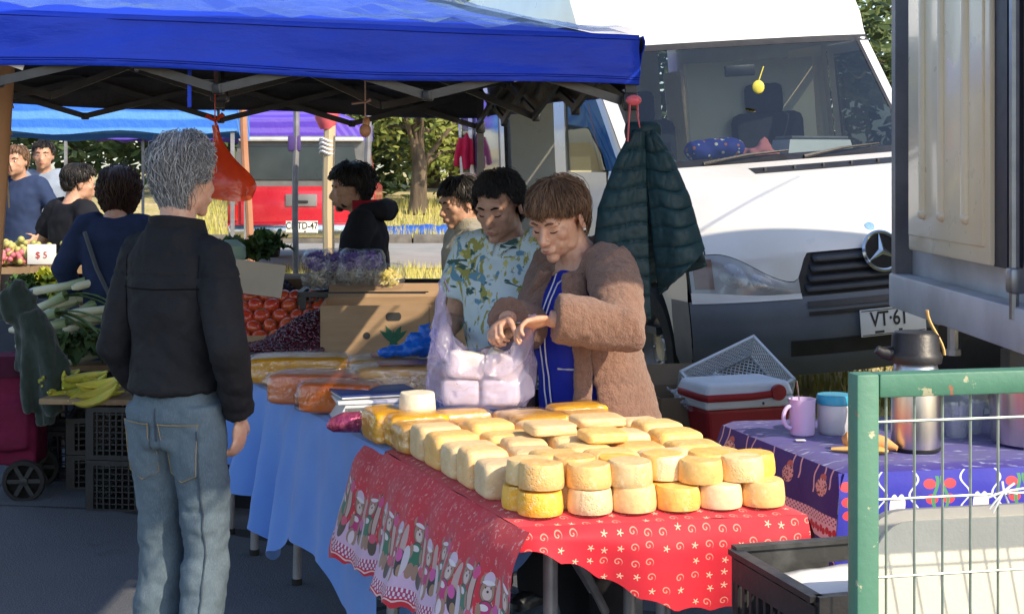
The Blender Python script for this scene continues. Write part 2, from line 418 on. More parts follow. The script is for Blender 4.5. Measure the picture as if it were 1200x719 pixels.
def roofz(a, b_, off=0):
    u = 1-max(abs(a-TW/2)/(TW/2), abs(b_-TD/2)/(TD/2)); return EAVE+(PEAK-EAVE)*u**1.12-.05*math.sin(max(0, u)*3.14)*abs(math.sin(math.atan2((b_-TD/2)/TD, (a-TW/2)/TW)*2))+off
def roofgrid(off, grow=0, wr=0):
    mb = MB()
    def fn(u, v):
        a = lerp(-grow, TW+grow, u); b_ = lerp(-grow, TD+grow, v); z = roofz(min(max(a, 0), TW), min(max(b_, 0), TD), off)
        if wr: z += wr*noise.noise(Vector((a*9, b_*9, 3)))+wr*.8*noise.noise(Vector((a*23, b_*19, 8)))
        return tl(a, b_, z)
    mb.grid(fn, 48, 48); return mb
roofgrid(0, .012).build('roof_panel', TBLUE, tent, True, 0)
roofgrid(-.012, -.01).build('lining', LINING, tent, True, 0)
COVER = film('roof_film', (1, 1, 1), .08, .14, haze=.11, hazec=(.35, .65, .98), bs=9, bump=1.0)
roofgrid(.026, .005, .022).build('plastic_cover', COVER, tent, True, 0)
for k in range(4):
    a0, a1 = cn[k], cn[(k+1) % 4]; L = math.dist(a0, a1); nrm = Vector(((a1[1]-a0[1]), -(a1[0]-a0[0])))/L
    def vf(u, v):
        w_ = .016*v*math.sin(u*L*5+k)+.016*noise.noise(Vector((u*7, v*2.5, k)))+.007*noise.noise(Vector((u*L*9+v*2, v*9, k)))+.02
        z = lerp(roofz(lerp(a0[0], a1[0], u), lerp(a0[1], a1[1], u))+.006, VB+.012*math.sin(u*L*4.2+1)*.6, v)
        return tl(lerp(a0[0], a1[0], u)+nrm.x*w_, lerp(a0[1], a1[1], u)+nrm.y*w_, z)
    mb = MB(); mb.grid(vf, 60, 8); vo_ = mb.build('valance', TBLUE, tent, True, 0, .003)
    cc = e1*nrm.x+e2*nrm.y
    for vv_ in (.10, .86, .90): mb = MB(); mb.tube([Vector(vf(i/60, vv_))+cc*.0022 for i in range(61)], .0016, 4); mb.build('stitching', mat('tent_thread', (.002, .018, .26), None, .8, 9, 0), vo_)
    mb = MB(); mb.grid(lambda u, v: Vector(vf(u, lerp(.03, .985, v)))-cc*.006, 60, 8); mb.build('inner_lining', LINING, vo_, True, 0)
def leg(a, b_, foot=(0, 0)):
    g = TC+e1*a+e2*b_; z0 = h(g.x, g.y)-.0
    fp = e1*(a+foot[0])+e2*(b_+foot[1])+Vector((0, 0, z0)); tp = tl(a, b_, EAVE-.02)
    mb = MB(); mb.bar(fp+(tp-fp)*.36, tp, .036, .036); o = mb.build('leg', FRAMEDK, tent, False)
    mb = MB(); mb.bar(fp, fp+(tp-fp)*.4, .027, .027); mb.build('lower_tube', STEEL, o, False)
    mb = MB(); mb.box(fp+Vector((0, 0, .005)), (.09, .09, .01)); mb.build('foot', FRAMEDK, o, False)
    mb = MB(); mb.box(tl(a, b_, 1.80), (.05, .05, .06), ch=.008); mb.build('slider', BLACKPL, o)
for a, b_ in cn: leg(a+(.02 if a == 0 else -.02), b_+(.02 if b_ == 0 else -.02), (-.03, 0) if a == 0 and b_ == 0 else (0, 0))
def trussX(p, q, zu, zl, zu2=None, zl2=None):      # one scissor between points p and q (tent-local a,b)
    zu2 = zu if zu2 is None else zu2; zl2 = zl if zl2 is None else zl2
    for i, (za, zb) in enumerate(((zu, zl2), (zl, zu2))):
        A = tl(p[0], p[1], za); B = tl(q[0], q[1], zb); off = (B-A).normalized().cross(Vector((0, 0, 1))).normalized()*.012*(1 if i else -1)
        mb = MB(); mb.bar(A+off, B+off, .014, .028); o = mb.build('truss_bar', FRAMEDK, tent, False)
    c = (A+B)/2; mb = MB(); mb.ball(tl((p[0]+q[0])/2, (p[1]+q[1])/2, (zu+zl2)/2), .012, 8, 6); mb.build('bolt', STEEL, tent)
ins = .03
S = [(ins, ins), (TW/2, ins), (TW-ins, ins), (TW-ins, TD/2), (TW-ins, TD-ins), (TW/2, TD-ins), (ins, TD-ins), (ins, TD/2)]
for k in range(8):
    p, q = S[k], S[(k+1) % 8]; half = ((p[0]+q[0])/2, (p[1]+q[1])/2)
    trussX(p, half, 1.985, 1.80); trussX(half, q, 1.985, 1.80)
    for j in (half, q):
        for zj in (1.985, 1.80): mb = MB(); mb.box(tl(*j, zj), (.035, .035, .035), ch=.006); mb.build('joint', BLACKPL, tent)
C0 = (TW/2, TD/2)
for k in (1, 3, 5, 7):
    p = S[k]; half = ((p[0]+C0[0])/2, (p[1]+C0[1])/2)
    trussX(p, half, 1.985, 1.80, 2.05, 1.83); trussX(half, C0, 2.05, 1.83, 2.12, 1.85)
mb = MB(); mb.bar(tl(*C0, 1.8), tl(*C0, PEAK-.04), .034, .034); mb.box(tl(*C0, 1.85), (.07, .07, .05), ch=.01); mb.box(tl(*C0, 2.12), (.07, .07, .05), ch=.01); mb.build('centre_mast', FRAMEDK, tent)
for k in (0, 2, 4, 6):
    mb = MB(); mb.bar(tl(*S[k], 1.99), tl(*C0, PEAK-.12), .02, .03); mb.build('rafter', FRAMEDK, tent, False)
for a_, t_, zz in ((.03, .62, 1), (1.23, .45, 1), (1.82, .3, 0)):
    A = tl(a_, ins, 1.985 if zz else 1.80); B = tl(a_+.585, ins, 1.80 if zz else 1.985); q_ = A.lerp(B, t_); dr = (B-A).normalized()
    mb = MB(); mb.bar(q_-dr*.03-e2*.024, q_+dr*.03-e2*.024, .004, .02); mb.build('paper_tag', PAPER, tent, False)
mb = MB(); p0 = at(222, 78, 4.72)-TC; mb.bar(p0, p0+Vector((0, 0, -.13)), .012, .003); mb.build('strap', TBLUE, tent, False)
# ------------------------------------------------------------------ white van
van = thing('delivery_van', 'white high roof delivery van parked on the bank with its side door open', 'van', (1.93, 7.42, .325), 0, None, (Matrix.Rotation(R(-75.5), 4, 'Z') @ Matrix.Rotation(R(4.2), 4, 'X')).to_euler())
ST = [(.25, -.10, .32, .90), (.34, -.02, .30, .94), (.48, .015, .28, .955), (.60, .01, .27, .96), (.66, -.02, .26, .955), (.86, -.07, .25, .95), (.92, -.11, .25, .945),
      (1.02, -.20, .24, .94), (1.14, -.45, .22, .93), (1.24, -.74, .20, .92), (1.315, -.98, .18, .92), (1.34, -1.03, .17, .92), (1.6, -1.275, .15, .92), (2.02, -1.66, .12, .93), (2.06, -1.69, .12, .93),
      (2.19, -1.77, .10, .945), (2.42, -1.92, .10, .945), (2.60, -2.08, .11, .93), (2.68, -2.45, .12, .89)]
def stz(z):
    for a, b_ in zip(ST, ST[1:]):
        if z <= b_[0]:
            t = max(0, (z-a[0])/(b_[0]-a[0])); return [lerp(a[i], b_[i], t) for i in (1, 2, 3)]
    return ST[-1][1:]
def VS(t, z, off=0):
    x, c, w_ = stz(z); return Vector((x-c*abs(t)**2.8+off, t*(w_+.0)+0, z))
def patch(name, m, z0, z1, t0=-1, t1=1, off=0, nt=36, nz_=10, zf=None, parent=van, mbx=None):
    mb = mbx or MB()
    def fn(u, v):
        t = lerp(t0, t1, u); za = z0(t) if callable(z0) else z0; zb = z1(t) if callable(z1) else z1
        return VS(t, lerp(za, zb, v), off)
    mb.grid(fn, nt, nz_)
    return mb.build(name, m, parent, True, 35) if not mbx else mb
def roundx(z):   # where the front shell ends and the side begins
    x, c, w_ = stz(z); return x-c, w_
bump_m = mat('van_bumper', (.095, .112, .14), (.12, .135, .165), .5, 5, .1, 100)
bp = patch('bumper', bump_m, .25, .655, nt=40, nz_=12)
mb = MB(); patch('', 0, .36, .44, -.55, .55, .004, 24, 3, mbx=mb); mb.build('air_slot', BLACKPL, bp)
mb = MB(); patch('', 0, .60, .63, -.45, .45, .006, 24, 2, mbx=mb); patch('', 0, .56, .58, -.45, .45, .006, 24, 2, mbx=mb); mb.build('groove', BLACKPL, bp)
patch('grille_backing', BLACKPL, .65, .885, -.47, .47, -.014)
for k in range(4):
    mb = MB(); z = .675+k*.048
    mb.grid(lambda u, v: VS(lerp(-.44+.02*k, .44-.02*k, u), z+.034*v, .012-.024*v), 24, 2); mb.build('grille_slat', DARKPL, van, True, 0, .006)
def hoodlow(t): return .862 if abs(t) < .46 else .862+.04*sm(.46, .7, abs(t))-.0*abs(t)
def bonlow(t):
    t = abs(t); return .866-.135*sm(.40, .49, t)+.155*sm(.50, .86, t)
patch('bonnet', VANW, bonlow, 1.315, -.90, .90, 0, 80, 26)
for s_ in (-1, 1):
    patch('wing_strip', VANW, bonlow, 1.315, s_*.905, s_*1.0, 0, 4, 20)
    mb = MB()
    def hl(u, v):
        t = s_*lerp(.47, .985, u); zb = lerp(.672, .70, sm(.3, 1, u)); zt = bonlow(t)-.004; return VS(t, lerp(zb, zt, v), .012*math.sin(math.pi*v)*math.sin(math.pi*min(1, u*1.3)))
    mb.grid(hl, 22, 8)
    HL = MATS.get('headlamp')
    if not HL:
        HL, n_, l_, b = newmat('headlamp'); v = coords('Object'); wv = xyz(v)
        c = mixc(ramp(nz(v, 5, 2), .35, .65), (.24, .25, .26), (.34, .35, .36)); setin(b, 'Base Color', c); setin(b, 'Metallic', .15); setin(b, 'Roughness', .3); setin(b, 'Coat Weight', 1.0); setin(b, 'Coat Roughness', .03)
        bumpn(b, (wv[1]*90).sin(), .08, .01); MATS['headlamp'] = HL
    hlo = mb.build('headlight', HL, van, True, 0)
    mb = MB(); mb.grid(lambda u, v: hl(lerp(-.03, 1.012, u), lerp(-.06, 1.07, v))-Vector((.006, 0, 0)), 22, 8); mb.build('lamp_gasket', BLACKPL, hlo, True, 0)
    mb = MB(); mb.grid(lambda u, v: hl(lerp(.80, .97, u), lerp(.1, .9, v))+Vector((.004, 0, 0)), 6, 6); mb.build('indicator', mat('amber_lens', (.22, .13, .10), (.17, .10, .08), .2, 20, .3, 60, coat=1), hlo, True, 0)
    for u0, ru in ((.36, .115), (.62, .13)):
        mb = MB(); mb.grid(lambda u, v: hl(u0+ru*v*math.cos(u*6.2832), .5+.34*v*math.sin(u*6.2832))+Vector((.004-.004*v, 0, 0)), 20, 4, cu=True)
        mb.build('reflector', mat('lamp_bowl', (.42, .43, .45), (.30, .31, .33), .25, 26, .2, 40, metal=.5), hlo, True, 0)
    mb = MB(); patch('', 0, bonlow(.9)+.004, 1.315, s_*.900, s_*.907, .003, 1, 20, mbx=mb); mb.build('panel_gap', BLACKPL, van, True, 0)
    patch('lamp_trim', VANW, lambda t: .645, lambda t: .672+.028*sm(.62, 1, abs(t)), s_*.47, s_*.99, .006, 16, 3)
# windscreen, surround, roof
patch('windscreen', GLASS, 1.345, 2.015, -.91, .91, .0, 30, 14)
patch('screen_seal', BLACKPL, 1.312, 1.348, -1, 1, .004, 30, 2); patch('screen_seal', BLACKPL, 2.005, 2.045, -1, 1, .003, 30, 2)
for s_ in (-1, 1):
    patch('screen_seal', BLACKPL, 1.33, 2.04, s_*.895, s_*.925, .004, 2, 14); patch('pillar', VANW, 1.31, 2.04, s_*.922, s_*1.0, .002, 6, 14)
rf = MB(); patch('', 0, 2.04, 2.68, -1, 1, 0, 30, 16, mbx=rf)
rf.grid(lambda u, v: (lerp(-2.45, -5.35, v)-(.14*abs(2*u-1)**2.8)*(1-v), (.885)*(2*u-1)*1.0, 2.68+.04*math.sin(math.pi*u)), 16, 8)
rf.build('roof', VANW, van, True, 40)
mb = MB()
for k, y in enumerate((-.48, .1)):   # wipers
    a = VS(y/.9-.05, 1.325, .03); bq = VS(y/.9+.52, 1.365, .03); mb.tube([a, a.lerp(bq, .5)+Vector((.02, 0, .012)), bq], [.012, .009, .006], 6)
mb.build('wiper', BLACKPL, van)
mb = MB(); patch('', 0, 1.255, 1.285, -.35, .75, .006, 24, 2, mbx=mb); vent = mb.build('scuttle_vent', BLACKPL, van)
for k in range(6): mb = MB(); mb.box(VS(-.27+k*.19, 1.27, .009), (.02, .012, .03)); mb.build('vent_rib', DARKPL, vent, False)
# sides
def sidey(z, s_): return s_*(.965-.0*z-(.025*sm(1.15, 2.1, z)+.05*sm(2.3, 2.68, z)))
def panel(name, rects, m, s_=-1, off=0, parent=van, front=None, solid=.0):
    mb = MB()
    for (x0, x1, z0, z1) in rects:
        n_z = max(1, int((z1-z0)/.08))
        def fn(u, v):
            z = lerp(z0, z1, v); xa = x0(z) if callable(x0) else x0; xb = x1(z) if callable(x1) else x1
            x = lerp(xa, xb, u); y = sidey(z, s_)
            if callable(x0):    # blend into the front shell
                fx, fw = roundx(z); k = sm(0, .35, abs(x-fx)); y = lerp(s_*fw, y, k)
            return (x, y+s_*off, z)
        mb.grid(fn, 10, n_z)
    return mb.build(name, m, parent, True, 35)
FX = lambda z: roundx(z)[0]
for s_ in (-1, 1):
    # fender with wheel arch: columns from arch height up
    mb = MB()
    def arch(x): return .36+math.sqrt(max(0, .42**2-(x+.92)**2)) if abs(x+.92) < .42 else .36
    def fend(u, v):
        z = lerp(0, 1, v); x = lerp(-.30, -1.42, u); lo = max(arch(x), .36); hi = 1.315 if x > -1.25 else 1.315
        # bonnet line: side top follows shell height
        zz = lerp(lo, hi, v); fx, fw = roundx(zz); x = min(x, fx) if u < .5 else x
        y = lerp(s_*fw, sidey(zz, s_), sm(0, .35, abs(x-fx))); return (x, y, zz)
    mb.grid(fend, 40, 24); mb.build('wing', VANW, van, True, 40)
    panel('bumper_side', [(FX, -.50, .27, .655)], bump_m, s_, .006)
    ap = lambda z: max(FX(z), -1.42) if z < 1.3 else FX(z)
    dr = panel('front_door', [(-1.44, -2.36, .46, 1.31), (lambda z: FX(z)-.0, lambda z: FX(z)-.10, 1.31, 2.02), (-2.24, -2.36, 1.31, 2.02), (lambda z: FX(z)-.08, -2.30, 1.94, 2.02)], VANW, s_, .004)
    panel('window', [(lambda z: FX(z)-.09, -2.25, 1.32, 1.95)], DGLASS, s_, -.008, dr)
    panel('door_gap', [(-1.425, -1.437, .46, 1.31)], BLACKPL, s_, .002, dr)
    panel('side_moulding', [(-1.46, -2.34, .66, .76)], bump_m, s_, .014, dr)
    panel('sill', [(-1.36, -5.3, .34, .46)], VANW, s_, 0)
    panel('roof_side', [(FX, -5.35, 2.02, 2.68)], VANW, s_, 0)
    panel('upper_rail', [(-2.36, -5.35, 1.98, 2.03)], VANW, s_, .003)
    if s_ < 0:
        panel('rear_quarter', [(-3.62, -5.35, .46, 1.30), (-3.62, -3.72, 1.30, 1.99), (-4.5, -4.62, 1.30, 1.99), (-5.25, -5.35, 1.30, 1.99)], VANW, s_, 0)
        panel('rear_window', [(-3.72, -4.5, 1.30, 1.99), (-4.62, -5.25, 1.30, 1.99)], DGLASS, s_, -.006)
        sl = panel('sliding_door', [(-3.58, -4.72, .50, 1.27), (-3.58, -3.72, 1.27, 1.98), (-4.56, -4.72, 1.27, 1.98), (-3.70, -4.58, 1.90, 1.99)], VANW, s_, .06)
        panel('window', [(-3.71, -4.57, 1.26, 1.91)], mat('painted_reflection_glass', (.03, .08, .2), (.02, .05, .12), .06, 3, 0, coat=1), s_, .052, sl)  # blue reflection in the pane is painted into its base colour
        panel('window_seal', [(-3.71, -4.57, 1.245, 1.275), (-3.71, -3.735, 1.27, 1.9), (-4.545, -4.57, 1.27, 1.9)], BLACKPL, s_, .064, sl)
        panel('b_pillar', [(-2.37, -2.50, .46, 1.99)], VANW, s_, -.002)
    else:
        panel('body_side', [(-2.37, -5.35, .46, 1.2), (-2.37, -2.8, 1.2, 1.99), (-3.6, -3.8, 1.2, 1.99), (-4.9, -5.35, 1.2, 1.99)], VANW, s_, 0)
        panel('inner_wall', [(-2.3, -5.3, .46, 1.2), (-2.3, -2.8, 1.2, 2.02), (-3.6, -3.8, 1.2, 2.02), (-4.9, -5.3, 1.2, 2.02)], CREAM, s_, -.07)
        panel('inner_window', [(-2.8, -3.6, 1.2, 1.98), (-3.8, -4.9, 1.2, 1.98)], GLASS, s_, -.04)
mb = MB(); mb.box((-5.36, 0, 1.45), (.03, 1.7, 2.1)); mb.build('rear_wall', VANW, van, False)
mb = MB(); mb.box((-3.1, 0, .44), (4.4, 1.84, .04)); mb.build('floor', DARKPL, van, False)
mb = MB(); mb.box((-3.9, 0, 2.6), (2.7, 1.5, .02)); mb.build('inner_roof', CREAM, van, False)
mb = MB(); mb.grid(lambda u, v: (lerp(-1.08, -1.72, v)-.12*abs(2*u-1)**2, lerp(-.82, .82, u), 1.318-.02*v-.05*sm(.6, 1, v)), 20, 8); mb.box((-1.70, 0, 1.02), (.06, 1.6, .5), ch=.02); mb.build('dashboard', mat('dash_grey', (.07, .075, .08), (.05, .05, .055), .7, 6, .2, 80), van)
mb = MB(); mb.box((-2.38, .38, 1.3), (.04, .9, 1.3)); mb.box((-2.38, -.75, 1.3), (.04, .3, 1.3)); mb.build('partition', CREAM, van, False)
SEAT = mat('seat_cloth', (.03, .032, .04), (.045, .045, .05), .9, 12, .3, 120)
for y in (-.45, .45):
    mb = MB(); mb.box((-2.1, y, .88), (.5, .5, .14), ch=.05); mb.box((-2.3, y, 1.25), (.14, .5, .7), TR((0, 0, 0)), ch=.06); mb.box((-2.33, y, 1.69), (.1, .26, .2), ch=.04); mb.build('seat', SEAT, van)
mb = MB(); mb.tube([Vector((-1.86, .45, 1.22))+Vector((.08*math.sin(a)*.6, .19*math.cos(a), .19*math.sin(a))) for a in [i*math.pi/12 for i in range(25)]], .014, 6); mb.build('steering_wheel', BLACKPL, van)
mb = MB(); mb.box((-1.70, .02, 1.86), (.02, .2, .07), ch=.01); mb.build('interior_mirror', BLACKPL, van)
def wheel(name, parent, c, r, w_, rimm=STEEL):
    M = Matrix.Translation(c) @ Matrix.Rotation(R(90), 4, 'X')
    mb = MB(); mb.lathe([(r*.62, -w_/2), (r*.93, -w_/2), (r, -w_*.35), (r, w_*.35), (r*.93, w_/2), (r*.62, w_/2), (r*.60, w_*.2), (r*.6, -w_*.2), (r*.62, -w_/2)], 28, M); o = mb.build(name, RUBBER, parent)
    mb = MB(); mb.lathe([(0, -w_*.25), (r*.2, -w_*.28), (r*.3, -w_*.15), (r*.52, -w_*.2), (r*.62, -w_*.42), (r*.62, w_*.42), (r*.52, w_*.2), (r*.3, w_*.15), (r*.2, w_*.28), (0, w_*.25)], 24, M)
    for k in range(6):
        a = k*math.pi/3
        for sg in (-1, 1): mb.ball(M @ Vector((r*.25*math.cos(a), r*.25*math.sin(a), sg*w_*.27)), .012, 6, 5)
    mb.build('rim', rimm, o); return o
for y in (-.84, .84):
    wheel('wheel', van, (-.92, y, .34), .34, .2); wheel('wheel', van, (-4.3, y, .34), .34, .2)
mb = MB(); mb.box((-.92, 0, .62), (1.0, 1.5, .5)); mb.build('engine_bay', BLACKPL, van, False)
# badge with three-pointed star
bc = VS(0, .845, .03)
Mb = Matrix.Translation(bc) @ Euler((0, R(90-14), 0)).to_matrix().to_4x4()
mb = MB(); mb.lathe([(.098, -.008), (.108, 0), (.098, .01), (.09, .004), (.098, -.008)], 36, Mb)
for k in range(3):
    a = k*2*math.pi/3+math.pi
    d_ = Vector((math.cos(a), math.sin(a), 0)); p_ = Vector((-d_.y, d_.x, 0))
    mb.add([d_*.098, p_*.018, -p_*.018, Vector((0, 0, .014)), -d_*.012], [(0, 1, 3), (0, 3, 2), (1, 4, 3), (4, 2, 3)], Mb)
bdg = mb.build('star_badge', CHROME, van)
mb = MB(); mb.lathe([(0, -.004), (.09, -.004)], 30, Mb); mb.build('badge_backing', BLACKPL, bdg)
mb = MB(); mb.lathe([(0, .001), (.026, .0)], 20, Matrix.Translation(VS(.0, .965, .004)) @ Euler((0, R(55), 0)).to_matrix().to_4x4()); mb.build('sticker', mat('blue_sticker', (.08, .25, .75), (.2, .4, .85), .4, 60, 0), van)
def plate(parent, c, rz, txt, w_=.36, hh=.135, tilt=0, sub=None):
    M = Matrix.Translation(c) @ Euler((R(90)+tilt, 0, rz)).to_matrix().to_4x4()
    mb = MB(); mb.box((0, 0, 0), (w_, hh, .008), M, ch=.003); p = mb.build('licence_plate', PAPER, parent)
    text('lettering', txt, hh*.78, INK, p, M @ Matrix.Translation((0, .012, .0055)) @ Matrix.Diagonal((.80, 1, 1, 1)), .001, .0012)
    mb = MB(); mb.box((0, -hh*.5+.007, .0048), (w_*.96, .004, .002), M); mb.box((0, hh*.5-.007, .0048), (w_*.96, .004, .002), M); mb.box((-w_*.22, -hh*.36, .0048), (.05, .012, .002), M); mb.box((w_*.1, -hh*.36, .0048), (.02, .014, .002), M); mb.build('plate_border', INK, p, False)
plate(van, VS(0, .50, .016), R(90), 'VT\u00b761 28'[:5]+'  ')
# ------------------------------------------------------------------ box truck, rear end
truck = thing('box_truck', 'white box truck seen at its rear door with ribbed cream inner panel', 'truck', (1.60, 4.30, 0), R(0))
TKX, TKL, TKW, TB, TT = 0, 4.6, 1.78, 1.13, 2.88
GREYBODY = mat('truck_grey', (.20, .205, .21), (.13, .13, .14), .5, 5, .1, 30)
TRW = mat('truck_white', (.62, .64, .67), (.45, .46, .48), .4, 4, .08, 20)
mb = MB(); mb.box((TKL/2+.03, TKW/2, (TB+TT)/2), (TKL, TKW-.02, TT-TB), ch=.01); mb.build('cargo_box', TRW, truck)
mb = MB(); mb.box((-.005, TKW-.03, (TB+TT)/2-.02), (.07, .06, TT-TB+.1)); mb.build('corner_post', GREYBODY, truck, False)
mb = MB(); mb.box((.0, .05, (TB+TT)/2-.02), (.06, .06, TT-TB+.1)); mb.build('corner_post', GREYBODY, truck, False)
mb = MB(); mb.box((-.01, TKW/2, TB-.05), (.08, TKW+.02, .14), ch=.01); mb.build('rear_sill', TRW, truck)
mb = MB(); mb.box((-.012, .87, (TB+TT)/2+.06), (.05, 1.0, TT-TB-.14)); mb.build('door_gasket', mat('blue_black_gasket', (.012, .014, .03), (.02, .02, .04), .5, 9, .1, 40), truck, False)
mb = MB(); mb.box((-.03, .98, (TB+TT)/2+.08), (.05, .98, TT-TB-.10), ch=.012); dp = mb.build('door', CREAM, truck)
mb = MB(); mb.box((-.058, .985, (TB+TT)/2+.09), (.012, .90, TT-TB-.20), ch=.005); mb.build('door_liner', CREAM, dp)
for y in (.70, .98, 1.22):
    mb = MB(); mb.tube([(-.064, y, TB+.28), (-.064, y, TT-.03)], .02, 10); mb.ball((-.064, y, TB+.28), .024, 10, 7); mb.build('rib', CREAM, dp)
mb = MB(); mb.tube([(-.045, .28, TB-.02), (-.045, .28, TT)], .016, 8); mb.box((-.04, .28, TB+.1), (.05, .06, .08), ch=.01); mb.build('lock_rod', STEEL, truck)
mb = MB(); mb.tube([(-.02, 1.0, TB-.12), (-.02, 1.0, TB-.2)], .02, 8); mb.tube([(-.02, 1.0, TB-.2), (-.02, 1.0, TB-.22)], .03, 8); mb.build('sill_bracket', STEEL, truck)
mb = MB(); mb.box((TKL/2, .5, TB-.24), (TKL, .09, .2)); mb.box((TKL/2, 1.3, TB-.24), (TKL, .09, .2)); mb.build('chassis_rail', BLACKPL, truck, False)
for y in (.22, 1.56):
    wheel('wheel', truck, (1.0, y, .45), .42, .24)
mb = MB(); mb.tube([Vector((1.0, .22, .45))+Vector((.5*math.cos(a), 0, .5*math.sin(a))) for a in [R(20)+i*R(14) for i in range(11)]], .13, 6, ell=(1, .08), up=(0, 0, 1)); mb.build('mudguard', BLACKPL, truck)
mb = MB(); mb.box((.16, TKW/2, .66), (.06, 1.5, .09), ch=.01); mb.bar((.16, .5, .66), (.2, .5, TB-.2), .05, .05); mb.bar((.16, 1.3, .66), (.2, 1.3, TB-.2), .05, .05); mb.build('underrun_bar', TRW, truck)
# ------------------------------------------------------------------ red pickup with glazed canopy, seen from behind
pk = thing('pickup_truck', 'red pickup truck with glazed rear canopy parked behind the vegetable stall', 'pickup', (-2.42, 17.0, h(-2.4, 17)), R(4))
def prof(w_, z0, z1, rr=.08): return [(-w_, z0), (w_, z0), (w_, z1-rr), (w_-rr, z1), (-w_+rr, z1), (-w_, z1-rr)]
Mp = Matrix(((1, 0, 0, 0), (0, 0, 1, 0), (0, 1, 0, 0), (0, 0, 0, 1)))
mb = MB(); mb.prism(prof(.84, .55, 1.06, .05), 5.0, Mp); mb.build('body', RED, pk)
mb = MB(); mb.box((0, -.012, .79), (1.38, .05, .44), ch=.015); tg = mb.build('tailgate', RED, pk)
mb = MB(); mb.box((0, -.042, .90), (.36, .02, .14), ch=.008); hd = mb.build('handle_recess', GREYBODY, tg); mb = MB(); mb.box((0, -.056, .885), (.16, .02, .03), ch=.005); mb.build('handle', BLACKPL, hd)
mb = MB(); mb.box((0, -.04, .66), (1.2, .012, .012)); mb.build('crease', RED, tg)
for s_ in (-1, 1):
    mb = MB(); mb.box((s_*.775, -.01, .84), (.11, .06, .36), ch=.02); tlm = mb.build('tail_light', mat('tail_red', (.5, .02, .02), (.4, .015, .015), .2, 9, .1, 60, coat=1), pk)
    mb = MB(); mb.box((s_*.775, -.044, .9), (.1, .01, .1), ch=.004); mb.build('indicator', MATS['amber_lens'], tlm)
mb = MB(); mb.box((0, -.12, .55), (1.62, .16, .16), ch=.03); mb.build('bumper', CHROME, pk)
plate(pk, (0.02, -.215, .60), 0, 'CP\u00b7TD-47', .36, .14)
cano = MB(); 
cano.prism([(-.80, 1.06), (.80, 1.06), (.72, 1.58), (.62, 1.64), (-.62, 1.64), (-.72, 1.58)], 2.0, Matrix.Translation((0, .02, 0)) @ Mp); cn_ = cano.build('rear_canopy', mat('canopy_grey', (.16, .165, .17), (.11, .11, .115), .4, 5, .05, 30), pk)
mb = MB(); mb.prism([(-.66, 1.14), (.66, 1.14), (.60, 1.52), (-.60, 1.52)], .03, Matrix.Translation((0, .0, 0)) @ Mp); mb.build('rear_window', mat('pickup_glass', (.02, .03, .035), (.05, .065, .07), .3, 1.6, 0), cn_)
mb = MB(); mb.box((0, -.02, 1.60), (1.42, .1, .05), ch=.02); mb.build('spoiler', TRW, cn_)
mb = MB(); mb.prism([(-.79, 1.05), (.79, 1.05), (.68, 1.62), (-.68, 1.62)], 1.5, Matrix.Translation((0, 2.1, 0)) @ Mp); mb.build('cab', RED, pk)
for x in (-.72, .72):
    M0 = Matrix.Rotation(R(90), 4, 'Z')
    for y in (1.0, 4.1):
        o = wheel('wheel', pk, (0, 0, 0), .34, .22); o.location = (x, y, .34); o.rotation_euler.z = R(90)
# ------------------------------------------------------------------ other canopies and posts at the back
def backtent(loc, rz, w_, d_, ez, pk_, m1, label, stripes=None, legs=True):
    t = thing('market_tent', label, 'tent', loc, rz)
    for i, (a, b_) in enumerate((((-1, -1), (1, -1)), ((1, -1), (1, 1)), ((1, 1), (-1, 1)), ((-1, 1), (-1, -1)))):
        mb = MB(); P0 = Vector((a[0]*w_/2, a[1]*d_/2, ez)); P1 = Vector((b_[0]*w_/2, b_[1]*d_/2, ez)); Pk = Vector((0, 0, pk_))
        mb.grid(lambda u, v: P0.lerp(P1, u).lerp(Pk, v)-Vector((0, 0, .10*math.sin(math.pi*v)*math.sin(math.pi*u)))+Vector((0, 0, .012*math.sin(v*40)*(1-v))), 16, 16); mb.build('roof_panel', m1, t, True, 0)
        mb = MB(); mb.grid(lambda u, v: P0.lerp(P1, u)+Vector((0, 0, -.25*v+.02*math.sin(u*20)*v)), 24, 3); mb.build('valance', m1, t, True, 0)
    if legs:
        for x in (-1, 1):
            for y in (-1, 1):
                mb = MB(); mb.bar((x*(w_/2-.04), y*(d_/2-.04), 0), (x*(w_/2-.04), y*(d_/2-.04), ez), .035, .035); mb.build('leg', GREYTUBE, t, False)
    return t
def striped(name, c1, c2, sc=14):
    m, n_, l_, b = newmat(name); v = coords('Object'); x = xyz(v)
    f = ramp((x[2]*sc*3.1+x[1]*sc*.8+nz(v, 2)*2).sin(), -.3, .5); setin(b, 'Base Color', mixc(f, c1, c2)); setin(b, 'Roughness', .5); bumpn(b, nz(v, 12), .3, .03); return m
backtent((-4.3, 14.2, .2), R(8), 3.4, 3, 1.95, 2.75, striped('stripe_blue', (.03, .16, .62), (.10, .30, .72)), 'light blue striped market tent beyond the shoppers')
backtent((-4.05, 21.0, .25), R(-6), 3.6, 3, 2.0, 2.7, striped('stripe_purple', (.10, .05, .48), (.17, .11, .58)), 'purple market tent behind the red pickup')
backtent((-5.6, 10.6, .1), R(14), 3.2, 3, 2.02, 2.7, TBLUE, 'deep blue market tent above the far fruit stall')
def pole(name, p0, p1, r, m_, label, cat='pole', n=8, parts=None):
    t = thing(name, label, cat, p0); d_ = Vector(p1)-Vector(p0)
    k = 9
    mb = MB(); mb.tube([d_*(i/k)+Vector((math.sin(i*1.7)*.004, 0, 0)) for i in range(k+1)], [r*(1-.0*i) for i in range(k+1)], n); mb.build('shaft', m_, t); return t
